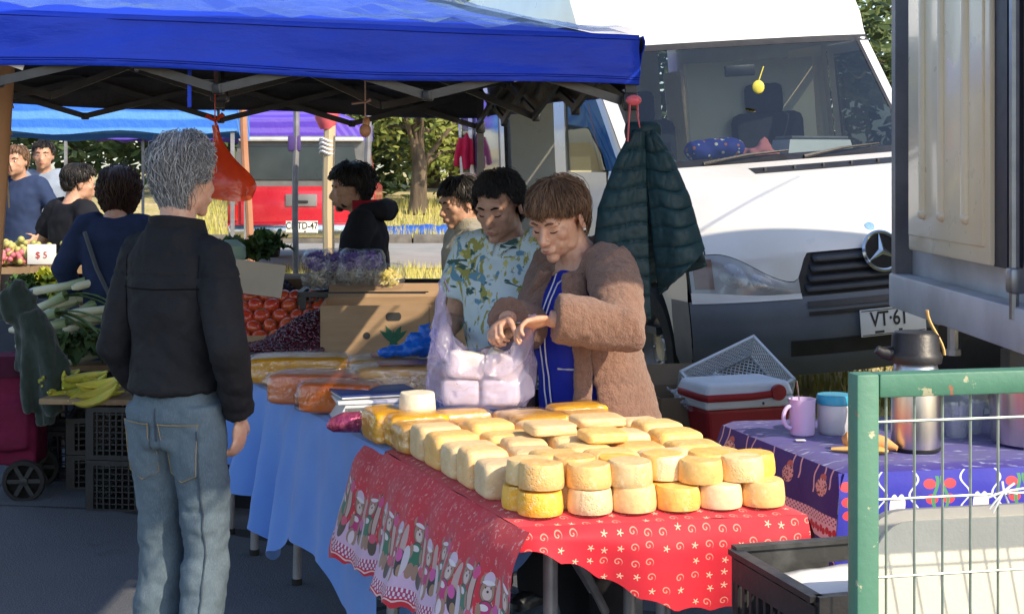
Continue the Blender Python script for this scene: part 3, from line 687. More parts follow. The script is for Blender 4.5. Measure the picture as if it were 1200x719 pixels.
p = at(345, 290, 8.2); t = pole('tent_pole', (p.x, p.y, h(p.x, p.y)), (at(347, 130, 8.2).x, 8.2, 1.95), .017, GREYTUBE, 'slim grey tent pole standing before the red pickup')
mb = MB(); mb.box((0, 0, 1.72), (.07, .03, .09), ch=.01); mb.build('cloth_tag', mat('purple_rag', (.12, .08, .3), None, .9), t)
p = at(383, 290, 8.8); t = pole('wooden_post', (p.x, p.y, h(p.x, p.y)), (at(386, 120, 8.8).x, 8.8, 2.0), .035, mat('pale_wood', (.62, .52, .34), (.45, .35, .2), .7, 6, .4, 30, stretch=(1, 1, .1)), 'pale wooden post with pink wrapping at its top', 'post')
PINK = mat('pink_plastic', (.78, .16, .18), (.65, .1, .13), .45, 12, .5, 30)
mb = MB(); mb.lathe([(.04, 1.80), (.07, 1.86), (.075, 1.9), (.05, 1.93)], 12); mb.build('pink_wrap', PINK, t)
mb = MB()
for k in range(4): mb.tube([Vector((.04*math.cos(a), .04*math.sin(a), 1.66+k*.025+.01*math.sin(a*2))) for a in [i*math.pi/6 for i in range(13)]], .008, 5)
mb.build('cord', PAPER, t)
p = at(430, 290, 8.6); pole('tent_pole', (p.x, p.y, h(p.x, p.y)), (at(431, 100, 8.6).x, 8.6, 1.98), .02, GREYTUBE, 'slim grey tent pole behind the young man in the hoodie')
p = at(2, 400, 5.8); t = thing('wooden_pole', 'peeled wooden pole with loose bark strips at the aisle edge', 'pole', (-2.10, 5.8, 0))
mb = MB(); mb.tube([(-.02, 0, 0), (.03, 0, .8), (.086, 0, 1.5), (.145, 0, 2.4)], [.04, .038, .034, .03], 10); mb.build('shaft', mat('peeled_wood', (.55, .33, .18), (.4, .2, .1), .7, 4, .5, 20, stretch=(1, 1, .2)), t)
rd = random.Random(4)
for k in range(16):
    z = rd.uniform(1.4, 2.3); a = rd.uniform(0, 6.28); cx_ = .086+(z-1.5)*.066-.03; mb = MB(); mb.bar((cx_+.03+.03*math.cos(a), .03*math.sin(a), z), (cx_+.03+.05*math.cos(a)+rd.uniform(-.02, .02), .05*math.sin(a), z-rd.uniform(.03, .14)), .007, .002); mb.build('bark_strip', mat('bark_strip', (.6, .5, .36), None, .9), t, False)
p = at(252, 300, 12); pole('tent_pole', (at(300, 300, 12).x, 12, h(-2, 12)), (at(283, 120, 12).x, 12, 2.2), .03, mat('orange_wood', (.5, .26, .16), (.38, .18, .1), .7, 5, .3, 20), 'leaning reddish wooden pole between the tents')
# ------------------------------------------------------------------ printed cloths (flat print, drawn in the shader)
def star_field(u, v, per=.036):
    cu = u/per; cv = v/per; iu = cu.fl(); iv = cv.fl(); hs = (iu*3.17+iv*7.77).hash(1.3)
    x = cu.fr()-.5+(hs-.5)*.3; y = cv.fr()-.5+((hs*9.1).fr()-.5)*.3
    r = length(x, y); th = E.op('ARCTAN2', y, x)
    star = r.lt(.07+.17*((th*5+hs*6).sin()*.5+.5).pw(2.0)); sp = ((r*26-th*1.0).sin().gt(.55))*r.lt(.30)*.55
    k = hs.lt(.45); s_ = star*k+sp*(1-k)*hs.lt(.85)
    return s_*.9
def red_base(v3):
    return mixc(ramp(nz(v3, 7, 4), .3, .75), (.62, .010, .03), (.50, .006, .022))
def fabric_bump(b, v3, st=.25): bumpn(b, nz(v3, 9, 4)+nz(v3, 500, 1)*.05, st, .012)
m, n_, l_, b = newmat('red_star_cloth'); uv = xyz(coords('UV')); v3 = coords('Object'); u, v = uv[0], uv[1]
c = mixc(star_field(u, v), red_base(v3), (.80, .52, .36)); setin(b, 'Base Color', c); setin(b, 'Roughness', .7); setin(b, 'Sheen Weight', .2); fabric_bump(b, v3); RSTAR = m
m, n_, l_, b = newmat('red_border_cloth'); uv = xyz(coords('UV')); v3 = coords('Object'); u, v = uv[0], uv[1]
u = u+(nz(v3, 6, 2)-.5)*.012
c = mixc(ramp(nz(scl(v3, (1, 1, .45)), 95, 2), .62, .68)*.55, red_base(v3), (.75, .5, .45)); c = mixc(star_field(u, v, .034)*.35, c, (.72, .45, .42))
BV = .055; P_ = .155; SCL = 1.28
cell = (u/(P_*SCL)).fl(); q = (u/(P_*SCL)).fr()*P_+(v*30+cell*2).sin()*.004; vv = (v-BV)/SCL+((u*23).sin()*.006)                       # motif band, vv 0 (top) .. .16
pale = (.68, .54, .62); dark = (.03, .02, .025)
hill = vv.gt(.125-.02*((u*60).sin()))
c = mixc(hill*.95, c, (.62, .42, .58))
def E_(cu, cv, ru, rv, col):
    global c
    c = mixc(ellip(q, vv, cu, cv, ru, rv), c, col)
BRN = (.34, .19, .13); FACE = (.62, .45, .40)
for ox, t_, hatc, bodc in ((0, 0, (.55, .02, .06), (.03, .15, .08)), (.078, .018, (.62, .44, .56), (.48, .02, .15))):   # two little teddy bears
    E_(.017+ox, .043+t_, .009, .010, BRN); E_(.047+ox, .043+t_, .009, .010, BRN)
    E_(.032+ox, .060+t_, .021, .024, (.12, .06, .05)); E_(.032+ox, .060+t_, .0185, .0215, BRN); E_(.032+ox, .066+t_, .012, .012, FACE)
    E_(.032+ox, .040+t_, .016, .013, hatc); E_(.032+ox, .047+t_, .018, .004, (.72, .62, .64))
    E_(.032+ox, .063+t_, .003, .0024, dark); E_(.025+ox, .056+t_, .0017, .002, dark); E_(.039+ox, .056+t_, .0017, .002, dark)
    E_(.032+ox, .104+t_, .024, .026, (.10, .05, .05)); E_(.032+ox, .104+t_, .021, .023, bodc); E_(.026+ox, .092+t_, .012, .006, (.70, .6, .6))
    E_(.014+ox, .10+t_, .007, .015, BRN); E_(.05+ox, .102+t_, .007, .015, BRN)
    E_(.024+ox, .137+t_*.6, .010, .016, BRN); E_(.041+ox, .137+t_*.6, .010, .016, BRN)
for cx, cy, rx, ry, cl in ((.064, .082, .012, .05, dark), (.064, .082, .009, .046, (.55, .35, .3)), (.066, .050, .012, .012, (.62, .05, .2)), (.146, .09, .012, .04, (.5, .33, .3)), (.146, .125, .017, .026, dark), (.140, .110, .012, .013, (.6, .08, .3)), (.150, .140, .010, .012, (.35, .2, .12)), (.004, .12, .012, .03, (.6, .5, .55)), (.064, .142, .016, .022, (.09, .06, .05)), (.064, .128, .013, .010, (.62, .08, .14)), (.108, .15, .01, .014, (.7, .55, .6))):
    E_(cx, cy, rx, ry, cl)
band = vv.gt(.172)*vv.lt(.196); c = mixc(band, c, (.42, .04, .13)); c = mixc(band*((u*420).sin()*(vv*330).sin()).gt(.1), c, (.72, .6, .66))
hem = vv.gt(.196); c = mixc(hem, c, (.56, .008, .025)); c = mixc(vv.gt(.200)*vv.lt(.204), c, (.75, .5, .5))
setin(b, 'Base Color', c); setin(b, 'Roughness', .7); setin(b, 'Sheen Weight', .2); fabric_bump(b, v3); RBORD = m
m, n_, l_, b = newmat('blue_cloth'); v3 = coords('Object')
c = mixc(ramp(nz(v3, 3, 4), .3, .7), (.10, .24, .66), (.13, .29, .72)); setin(b, 'Base Color', c); setin(b, 'Roughness', .75); setin(b, 'Sheen Weight', .3); bumpn(b, nz(scl(v3, (1, 1, .25)), 12, 4)+nz(v3, 600, 1)*.05, .25, .01); BLUEC = m
m, n_, l_, b = newmat('purple_print_cloth'); uv = xyz(coords('UV')); v3 = coords('Object'); u, v = uv[0], uv[1]
c = mixc(ramp(nz(v3, 5, 3), .3, .7), (.026, .010, .24), (.018, .008, .18))
sk = ramp(nz(scl(v3, (1, 3.5, 1)), 16, 4), .60, .66)*v.lt(.0); c = mixc(sk*.7, c, (.35, .42, .6))
per = .045; cu = (u/per); x = cu.fr()-.5; hs = cu.fl().hash(2.1); wob = (v*90+hs*9).sin()*.10
drip = (x-wob).ab().lt(.085)*v.gt(-.01)*v.lt(.035+.045*hs)*hs.gt(.35); c = mixc(drip, c, (.72, .55, .55))
x2 = (u/.20).fr()*.20-.10; bl = ellip(x2, v, 0, .055, .034, .024); c = mixc(bl, c, (.75, .5, .42)); c = mixc(bl*vor(v3, 130).lt(.42), c, (.10, .03, .05)); c = mixc(ellip(x2, v, 0, .03, .018, .012)*(1-bl), c, (.5, .16, .12))
bd = v.gt(.12)*v.lt(.185); c = mixc(bd, c, (.78, .60, .66))
x3 = (u/.034).fr()*.034-.017; bow = (ellip(x3, v, -.008, .160, .009, .010)+ellip(x3, v, .008, .165, .009, .009)).gt(.5); c = mixc(bow, c, (.52, .02, .04)); c = mixc(bd*v.lt(.145)*((u*330).sin()*(v*500).sin()).gt(.35), c, (.2, .08, .12))
twin = v.gt(.195)*((u*70).sin()*.02+.25-v).ab().lt(.003); c = mixc(twin, c, (.75, .7, .75))
lowdots = v.gt(.24)*v.lt(.27)*vor(v3, 75).lt(.22); c = mixc(lowdots, c, (.75, .7, .75))
setin(b, 'Base Color', c); setin(b, 'Roughness', .65); setin(b, 'Sheen Weight', .2); fabric_bump(b, v3); PURP = m
m, n_, l_, b = newmat('blue_print_cloth'); uv = xyz(coords('UV')); v3 = coords('Object'); u, v = uv[0], uv[1]
c = mixc(ramp(nz(v3, 5, 3), .3, .7), (.012, .014, .36), (.010, .012, .28))
q = (u/.24).fr()*.24-.12
for cx, cy in ((-.03, .035), (.03, .035), (-.025, .075), (.025, .075), (-.02, .11), (.02, .11)):
    c = mixc(ellip(q, v, cx, cy, .018, .013), c, (.6, .03, .05))
c = mixc(((q.ab()-.014+(v*60).sin()*.008).ab().lt(.005))*v.gt(.015)*v.lt(.13), c, (.03, .2, .08))
c = mixc((((q.ab()-.075)+(v*75).sin()*.013).ab().lt(.003))*v.gt(.0)*v.lt(.16), c, (.55, .6, .8))
c = mixc(ellip(q.ab(), v, .11, .09, .012, .03), c, (.7, .66, .7))
sk = ramp(nz(scl(v3, (1, 3.5, 1)), 16, 4), .60, .66)*v.lt(.0); c = mixc(sk*.6, c, (.3, .4, .65))
setin(b, 'Base Color', c); setin(b, 'Roughness', .65); fabric_bump(b, v3); BPRINT = m
# ------------------------------------------------------------------ red cheese table
TZ = .75
FL = Vector((.014, 3.45, 0)); FR = Vector((.712, 3.57, 0)); BR = Vector((.37, 4.66, 0)); BL = Vector((-.43, 4.51, 0))
def Q(a, b_, z=0): return FL.lerp(FR, a).lerp(BL.lerp(BR, a), b_)+Vector((0, 0, z))
TUBE = mat('leg_tube', (.33, .33, .35), (.22, .22, .23), .4, 12, .05, 60, metal=.5)
tb = thing('folding_table', 'folding table with grey tube legs under the red cheese cloth', 'table', Q(.5, .5))
o_ = Q(.5, .5)
mb = MB(); pts = [Q(a, b_)-o_ for a, b_ in ((.03, .03), (.97, .03), (.97, .97), (.03, .97))]
mb.add([p+Vector((0, 0, TZ-.04)) for p in pts]+[p+Vector((0, 0, TZ-.006)) for p in pts], [(3, 2, 1, 0), (4, 5, 6, 7), (0, 1, 5, 4), (1, 2, 6, 5), (2, 3, 7, 6), (3, 0, 4, 7)]); mb.build('table_top', PAPER, tb, False)
for a, b_, da, db in ((.20, .14, 0, 0), (.58, .12, 0, 0), (.1, .62, -.12, -.02), (.06, .80, -.12, -.04), (.86, .75, 0, 0)):
    p0 = Q(a+da, b_+db)-o_; p1 = Q(a, b_, TZ-.04)-o_
    pm = p0.lerp(p1, .72); pm.x = lerp(p0.x, p1.x, .45)
    mb = MB(); mb.tube([p0, p0.lerp(p1, .3), pm, p1] if da else [p0, p1], .019, 10); lg = mb.build('leg', TUBE, tb)
    mb = MB(); mb.tube([p0+Vector((0, 0, 0)), p0+Vector((0, 0, .03))], .022, 10); mb.build('foot_cap', RUBBER, lg)
mb = MB(); mb.tube([Q(.24, .15, .70)-o_, Q(.55, .42, .42)-o_, Q(.62, .5, .36)-o_], .012, 8); mb.tube([Q(.5, .38, .46)-o_, Q(.42, .7, .70)-o_], .012, 8); mb.build('brace', TUBE, tb)
cl = thing('tablecloth', 'red festive cloth with white stars and little bears under the cheeses', 'tablecloth', Q(.5, .5))
mb = MB()
def topf(u, v):
    p = Q(u, v); e = min(u, 1-u, v, 1-v)*.8; return p-o_+Vector((0, 0, TZ+.004-.014*(1-sm(0, .05, e))+.003*noise.noise(Vector((u*8, v*8, 1)))))
mb.grid(topf, 30, 36, uvf=lambda u, v: (u*.7, -v*1.12-.01))
def front(u, v):
    p = Q(u, 0)-o_; dr = lerp(.05, .215, sm(-.05, .62, u))-.05*sm(.93, 1.0, u); n = (FR-FL).cross(Vector((0, 0, 1))).normalized()
    sc_ = .012*abs(math.sin(u*24))*v
    return p+n*(.03*math.sin(min(1, v*3)*1.57)+.016*v*math.sin(u*17))+Vector((0, 0, TZ-.01-(dr-sc_)*v))
mb.grid(front, 60, 14, uvf=lambda u, v: (u*.7, .0+v*lerp(.05, .215, sm(-.05, .62, u))))
mb.slot = 1
eL = (FL-BL).normalized(); nL = Vector((eL.y, -eL.x, 0)); nL = nL if nL.x < 0 else -nL; LL = (FL-BL).length
def left(u, v):
    s_ = lerp(-.03, LL+.10, u); over = max(0, s_-LL); p = BL+eL*min(s_, LL)-o_
    if over: p = p+eL*(over*(.6+.4*v))+Vector((.5, .1, 0))*over*over*5*v
    dr = .325+.015*math.sin(u*5)-.05*(1-sm(0, .06, u))+.03*sm(.75, 1, u); sc_ = .012*abs(math.sin(u*60))*sm(.85, 1, v)
    fold = .022*v*math.sin(s_*14+1)+.012*v*math.sin(s_*37)+.008*noise.noise(Vector((s_*6, v*3, 4)))
    return p+nL*(.034*math.sin(min(1, v*4)*1.57)+.075*v+fold)+Vector((0, 0, TZ-.01-.03*(over*8)*v-(dr-sc_)*v))
mb.grid(left, 130, 22, uvf=lambda u, v: (u*LL*1.1, v*.325))
eR = (BR-FR).normalized(); nR = Vector((eR.y, -eR.x, 0)); nR = nR if nR.x > 0 else -nR; LR = (BR-FR).length
mb.grid(lambda u, v: FR+eR*(u*LR)-o_+nR*(.02*math.sin(min(1, v*4)*1.57)+.03*v+.02*v*math.sin(u*21))+Vector((0, 0, TZ-.01-(.33-.012*abs(math.sin(u*40))*sm(.85, 1, v))*v)), 90, 14, uvf=lambda u, v: (u*LR, v*.325))
mb.build('cloth', [RSTAR, RBORD], cl, True, 0)
# ------------------------------------------------------------------ cheeses
def cheese_mat(name, c1, c2, c3, pits=.5, rough=.55):
    m, n_, l_, b = newmat(name); v = coords('Object'); rn = orand()
    f = ramp(nz(v, 26, 5), .35, .7); c = mixc(f, c1, c2); c = mixc(ramp(nz(v, 60, 5, .65), .52, .70)*.75, c, c3); c = mixc(ramp(nz(v, 140, 3), .62, .72)*.35, c, tuple(k*.6 for k in c2))
    n2 = E.g.nodes.new('ShaderNodeHueSaturation'); E.g.links.new(c.k, n2.inputs['Color']); E.g.links.new((rn*.22+.88).k, n2.inputs['Value']); E.g.links.new(((rn*5.7).fr()*.35+.8).k, n2.inputs['Saturation']); c = E(n2.outputs[0])
    setin(b, 'Base Color', c); setin(b, 'Roughness', rough); setin(b, 'Subsurface Weight', .12); b.inputs['Subsurface Radius'].default_value = (.02, .012, .005); b.inputs['Subsurface Scale'].default_value = .4
    pt = ramp(vor(v, 170), .0, .5)*ramp(nz(v, 14, 2), .48, .58); bumpn(b, pt*1.2+nz(v, 70, 5)*.9, pits*.7, .004); return m
CHY = cheese_mat('cheese_yellow', (.84, .51, .16), (.78, .42, .10), (.86, .64, .33))
CHP = cheese_mat('cheese_pale', (.82, .585, .28), (.76, .485, .18), (.85, .68, .42))
CHO = cheese_mat('cheese_orange', (.82, .46, .07), (.74, .36, .04), (.88, .60, .18), .3, .35)
CHW = cheese_mat('cheese_white', (.80, .74, .60), (.74, .66, .50), (.84, .80, .70))
def loaf_mesh(name, lx, ly, lz, m_, seed, e=5.0, nn=10, amp=.05):
    bm = bmesh.new(); bmesh.ops.create_cube(bm, size=2); bmesh.ops.subdivide_edges(bm, edges=bm.edges[:], cuts=nn-1, use_grid_fill=True)
    sv = Vector((seed*3.1, seed*1.7, 0))
    for v in bm.verts:
        p = v.co; L = (abs(p.x)**e+abs(p.y)**e+abs(p.z)**e)**(1/e); p = p/L
        k = 1+amp*noise.noise(p*1.3+sv)+amp*.4*noise.noise(p*3.5+sv)
        v.co = Vector((p.x*lx/2*k, p.y*ly/2*k, p.z*lz/2*(1+amp*.6*noise.noise(p*1.7-sv))+lz/2))
        if v.co.z < .002: v.co.z = 0
    me = bpy.data.meshes.new(name); bm.to_mesh(me); bm.free(); me.materials.append(m_); me.polygons.foreach_set('use_smooth', [True]*len(me.polygons)); return me
def round_mesh(name, r, hh, seed, m_):
    mb = MB(); n = 32; prof = [(0, 0), (r*.8, 0), (r*.965, .002), (r*1.0, .008), (r*1.01, hh*.3), (r*.985, hh*.6), (r*.95, hh-.010), (r*.93, hh-.004), (r*.89, hh-.0005), (r*.4, hh+.001), (0, hh)]
    mb.lathe(prof, n); sv = Vector((seed*2.3, seed, 0))
    out = []
    for x, y, z in mb.v:
        p = Vector((x, y, z)); a = Vector((x/r, y/r, z/hh)); k = 1+.022*noise.noise(a*1.2+sv)+.010*noise.noise(a*5+sv)
        out.append((x*k, y*k, z*(1+.05*noise.noise(Vector((x/r, y/r, seed))))))
    mb.v = out; return mb.mesh(name, m_, True, 50)
rd = random.Random(11)
RM = [round_mesh('round_cheese', .0555, .059+.003*(i % 3-1), i+1, (CHY, CHP, CHY)[i % 3]) for i in range(6)]
def put(me, name, loc, rz, label, cat, group, rot=None):
    o = mobj(name, me); o.location = loc; o.rotation_euler = rot or (0, 0, rz); return tagp(o, label, cat, group)
cols = [633, 691, 742, 794, 843, 893]; tops = [634, 690, 738, 780, 821, 869]
ORD = ('first', 'second', 'third', 'fourth', 'fifth', 'sixth')
for i in range(6):
    d = 3.53+.020*i; X = (cols[i]-600)/F*d
    put(RM[i % 6], 'round_cheese', (X, d, TZ+.003), rd.uniform(0, 6), 'lower round cheese of the front row, %s from the bear printed cloth side' % ORD[i], 'cheese', 'round cheeses along the front edge of the red cloth')
    X = (tops[i]-600)/F*d
    put(RM[(i+2) % 6], 'round_cheese', (X, d+.005+(.06 if i == 3 else 0), TZ+.0625), rd.uniform(0, 6), 'upper round cheese of the front row, %s from the bear printed cloth side' % ORD[i], 'cheese', 'round cheeses stacked on the front row', (rd.uniform(-.03, .03), rd.uniform(-.03, .03), rd.uniform(0, 6)))
for i in range(6):                                   # second row of wheels behind
    p = Q(.10+i*.158, .125); 
    put(RM[(i+3) % 6], 'round_cheese', (p.x, p.y, TZ+.003), rd.uniform(0, 6), 'lower round cheese of the second row, %s from the bear printed side' % ORD[i], 'cheese', 'round cheeses of the second row, lower')
    put(RM[(i+1) % 6], 'round_cheese', (p.x+.01, p.y, TZ+.0625), rd.uniform(0, 6), 'upper round cheese of the second row, %s from the bear printed side' % ORD[i], 'cheese', 'round cheeses of the second row, upper')
LM = [loaf_mesh('cheese_loaf', lx, .120, lz, m_, i, 6, 12, .04) for i, (lx, lz, m_) in enumerate([(.125, .096, CHP), (.135, .102, CHY), (.118, .098, CHY), (.130, .104, CHP), (.145, .094, CHP)])]
WM = [loaf_mesh('cheese_loaf', lx, ly, lz, m_, 20+i, 7, amp=.07) for i, (lx, ly, lz, m_) in enumerate([(.17, .11, .085, CHO), (.15, .10, .075, CHO), (.18, .11, .095, CHO), (.14, .10, .07, CHY), (.16, .11, .09, CHO)])]
WW = [loaf_mesh('plastic_wrap', lx+.014, ly+.010, lz+.008, WRAP, 40+i, 5, 14, amp=.11) for i, (lx, ly, lz) in enumerate([(.17, .11, .085), (.15, .10, .075), (.18, .11, .095), (.14, .10, .07), (.16, .11, .09)])]
for r_ in range(5):
    b0 = .245+r_*.112; a = .0; k = 0
    while a < .84 and k < 6:
        me = LM[(r_*2+k*3) % 5]; L = me.vertices; lx = [.125, .135, .118, .130, .145][(r_*2+k*3) % 5]
        p = Q((a+lx/2/.74), b0+.02*(a)); 
        put(me, 'cheese_loaf', (p.x+.01, p.y, TZ+.003), R(19)+rd.uniform(-.07, .07), 'cheese loaf %s, %s row behind the round cheeses' % (('showing its end over the bears', 'next to that one', 'third along', 'fourth along', 'fifth along', 'nearest the purple table')[k], ORD[r_]), 'cheese', 'cheese loaves in the middle rows')
        sc_ = rd.uniform(.93, 1.05); COL.objects[-1].scale = (1, rd.uniform(.93, 1.03), sc_); a += (lx+.012)/.74; k += 1
    if r_ in (1, 2, 3):
        p = Q(.52+.1*(r_ % 2), b0+.03); put(LM[(r_+1) % 5], 'cheese_loaf', (p.x+rd.uniform(-.1, .12), p.y, TZ+.003+.098), R(17), 'pale cheese loaf lying flat on top of the middle rows', 'cheese', 'cheese loaves on top of the middle rows', (0, 0, R(17)))
        COL.objects[-1].scale = (1, .95, .3)
def wrapped(i, p, rz, label, group, rot=None):
    t = thing('wrapped_cheese', label, 'cheese', p, rz, group, rot); mobj('cheese', WM[i], t); w_ = mobj('plastic_wrap', WW[i], t); w_.location.z = -.003; return t
for r_ in range(3):
    b0 = .81+r_*.082; a = .0; k = 0
    while a < .86:
        i = (r_*2+k) % 5; lx = [.17, .15, .18, .14, .16][i]; p = Q(a+lx/2/.76, b0+rd.uniform(-.008, .008))
        wrapped(i, (p.x, p.y, TZ+.003), R(19)+rd.uniform(-.12, .12), 'orange yellow cheese wrapped in clear plastic, %s back row' % ('first', 'second', 'rearmost')[r_], 'plastic wrapped cheeses in the back rows'); a += (lx+.006)/.76; k += 1
for k, (px, py, d, i) in enumerate(()):
    p = at(px, py+18, d); wrapped(i, (p.x, p.y, TZ+.118), R(rd.uniform(-20, 60)), 'small wrapped cheese tossed on top of the back rows', 'wrapped cheeses on top of the back rows', (rd.uniform(-.2, .2), rd.uniform(-.2, .2), rd.uniform(0, 1.2)))
p = at(489, 488, 4.50); put(round_mesh('round_cheese', .056, .072, 77, CHW), 'round_cheese', (p.x, p.y, TZ+.075), .4, 'single small whitish cheese wheel beside the scale', 'cheese', None)
p = at(468, 520, 4.52); wrapped(2, (-.385, 4.49, TZ+.003), R(112), 'upright wrapped cheese loaf at the corner of the red cloth', None)
put(LM[4], 'cheese_loaf', (-.40, 4.60, TZ+.003), R(110), 'whitish cheese loaf at the back corner beside the purple packet', 'cheese', None)
COL.objects[-1].scale = (.45, .6, .95)
# ------------------------------------------------------------------ blue table
B0 = Vector((-1.09, 5.93, 0)); B1 = Vector((-.375, 4.37, 0)); bd_ = (B1-B0).normalized(); bn_ = Vector((bd_.y, -bd_.x, 0)); bn_ = bn_ if bn_.x < 0 else -bn_; BLn = (B1-B0).length; BW = .60
bo = B0.lerp(B1, .5)
bt = thing('folding_table', 'folding table with grey bent legs under the plain blue cloth', 'table', bo)
mb = MB(); M = frame((B0+B1)/2-bo-bn_*BW/2-bd_*.22, bd_, (0, 0, 1)); mb.box((0, 0, TZ-.03), (BLn+.36, BW-.03, .035), M); mb.build('table_top', PAPER, bt, False)
for px, py in ((270, 628), (298, 653), (348, 688), (420, 640)):
    d = F*EYE/(py-200); p0 = Vector(((px-600)/F*d, d, 0)); inn = -bn_*.10; p1 = p0+inn+Vector((0, 0, TZ-.04))
    mb = MB(); mb.tube([p0-bo, p0-bo+Vector((0, 0, .25))+inn*.05, p0-bo+Vector((0, 0, .5))+inn*.5, p1-bo], .017, 10); lg = mb.build('leg', TUBE, bt)
    mb = MB(); mb.tube([p0-bo, p0-bo+Vector((0, 0, .035))], .02, 10); mb.build('foot_cap', RUBBER, lg)
d1 = F*EYE/428; d2 = F*EYE/453; pa = Vector((-330/F*d1, d1, .33)); pb = Vector((-302/F*d2, d2, .33)); mb = MB(); mb.tube([pa-bo, pb-bo], .012, 8); mb.build('crossbar', TUBE, bt)
bc_ = thing('tablecloth', 'plain light blue cloth hanging unevenly from the second table', 'tablecloth', bo)
mb = MB(); mb.grid(lambda u, v: B0.lerp(B1, u)-bn_*(v*BW)-bo+Vector((0, 0, TZ+.003-.012*(1-sm(0, .04, v))+.002*noise.noise(Vector((u*14, v*5, 2))))), 40, 14)
DRP = [(0, .30), (.10, .34), (.2, .40), (.30, .48), (.40, .56), (.46, .50), (.55, .42), (.7, .44), (.82, .54), (.90, .60), (1, .52)]
def drp(u):
    for a, b_ in zip(DRP, DRP[1:]):
        if u <= b_[0]: return lerp(a[1], b_[1], sm(a[0], b_[0], u))
    return DRP[-1][1]
def bl_sk(u, v):
    p = B0.lerp(B1, u)-bo; s_ = u*BLn; amp = (.045*(1-sm(.25, .6, u))+.012)
    fold = amp*v**.8*math.sin(s_*26+.6)+.012*v*math.sin(s_*9)+.006*noise.noise(Vector((s_*12, v*5, 7)))
    return p+bn_*(.014*math.sin(min(1, v*5)*1.57)+.05*v*(1-.8*sm(.65, .85, u))+fold*(1-.6*sm(.65, .85, u)))+Vector((0, 0, TZ-.008-drp(u)*v))
mb.grid(bl_sk, 150, 26)
mb.grid(lambda u, v: B0-bn_*(u*BW)-bo-bd_*(.015+.05*v+.02*v*math.sin(u*20))+Vector((0, 0, TZ-.008-.32*v)), 40, 10)
mb.grid(lambda u, v: B1-bn_*(u*.5)-bo+bd_*(.012+.05*v*math.sin(u*9+1))+Vector((0, 0, TZ-.03-(.52-.2*u)*v)), 30, 10)
mb.build('cloth', BLUEC, bc_, True, 0)
# big wrapped blocks
CHG = cheese_mat('cheese_gold', (.80, .42, .06), (.70, .34, .05), (.84, .54, .14), .2, .35)
CHR = cheese_mat('cheese_redorange', (.78, .20, .03), (.70, .16, .025), (.82, .30, .07), .2, .35)
SMOKE = mat('label_red', (.28, .05, .03), (.42, .16, .08), .4, 14, 0)
def block(px, py, d, L, W, H_, rz, m_, label, i, lab=False):
    p = at(px, py, d); p.z = TZ+.004
    t = thing('wrapped_cheese_block', label, 'cheese', p, R(rz)); mobj('cheese', loaf_mesh('cheese', L, W, H_, m_, i, 7, 12, .05), t)
    w_ = mobj('plastic_wrap', loaf_mesh('plastic_wrap', L+.03, W+.018, H_+.010, WRAP, i+9, 5, 16, .11), t); w_.location.z = -.003
    if lab:
        mb = MB(); mb.box((0, 0, H_+.006), (L*.5, W*.6, .002)); mb.build('label_sticker', SMOKE, t, False)
    return t
block(352, 440, 5.72, .38, .20, .105, 4, CHG, 'golden cheese block wrapped in clear film, nearest the cherries', 50)
block(368, 472, 5.22, .30, .17, .105, -8, CHR, 'red orange cheese block in clear film behind the other orange one', 52)
block(398, 488, 5.02, .26, .15, .10, -14, CHR, 'glossy orange cheese block wrapped tight beside the weighing scale', 53)
block(462, 432, 5.72, .36, .20, .10, 8, CHG, 'golden cheese block with dark red label under the blue plastic bag', 54, True)
block(470, 455, 5.36, .34, .19, .115, 10, CHG, 'golden cheese block with dark red label behind the weighing scale', 56, True)
# scale, packet
p = at(438, 486, 4.93); sc = thing('weighing_scale', 'white counter scale with keypad and a blue folder on top', 'scale', (p.x, p.y, TZ+.004), R(14))
WPL = mat('white_plastic', (.70, .72, .74), (.62, .64, .66), .4, 5, .05, 40)
mb = MB(); mb.prism([(-.14, 0), (.14, 0), (.135, .055), (-.11, .055)], .24, Matrix.Translation((0, .12, 0)) @ Matrix.Rotation(R(90), 4, 'X')); bse = mb.build('base', WPL, sc, True, 20)
mb = MB(); mb.box((-.06, -.1215, .03), (.10, .003, .036)); mb.build('keypad', GREYBODY, bse, False)
mb = MB(); mb.box((-.075, -.124, .033), (.05, .003, .022)); mb.build('display', mat('lcd', (.16, .2, .17), None, .2), bse, False)
mb = MB(); mb.box((0, 0, .063), (.27, .235, .012), ch=.004); mb.build('platter', WPL, sc)
p2 = Vector((p.x, p.y, TZ+.076)); nb = thing('folder', 'dark blue covered folder lying on the scale platter', 'folder', p2, R(20))
mb = MB(); mb.box((0, 0, .006), (.26, .19, .006)); mb.build('pages', PAPER, nb, False); mb = MB(); mb.box((0, 0, .012), (.268, .196, .006), ch=.002); mb.build('cover', mat('navy_cover', (.02, .05, .22), (.015, .04, .18), .45, 4, .1, 60), nb)
p = at(411, 506, 4.62); pkx = thing('foil_packet', 'purple foil packet of cured meat tied with string', 'packet', (p.x, p.y, TZ+.004), R(12))
mb = MB(); mb.tube([(-.075, 0, .02), (-.06, 0, .024), (-.02, 0, .032), (.03, 0, .032), (.055, 0, .026), (.075, 0, .022)], [.006, .022, .032, .033, .024, .012], 14, ell=(1, 1)); mb.build('foil', mat('purple_foil', (.22, .02, .10), (.5, .12, .2), .25, 30, .8, 45, .01, metal=.5), pkx)
mb = MB(); mb.tube([Vector((.035+.004*math.sin(3*a), .033*math.cos(a), .031+.033*math.sin(a))) for a in [i*math.pi/10 for i in range(21)]], .002, 5); mb.build('string', PAPER, pkx)
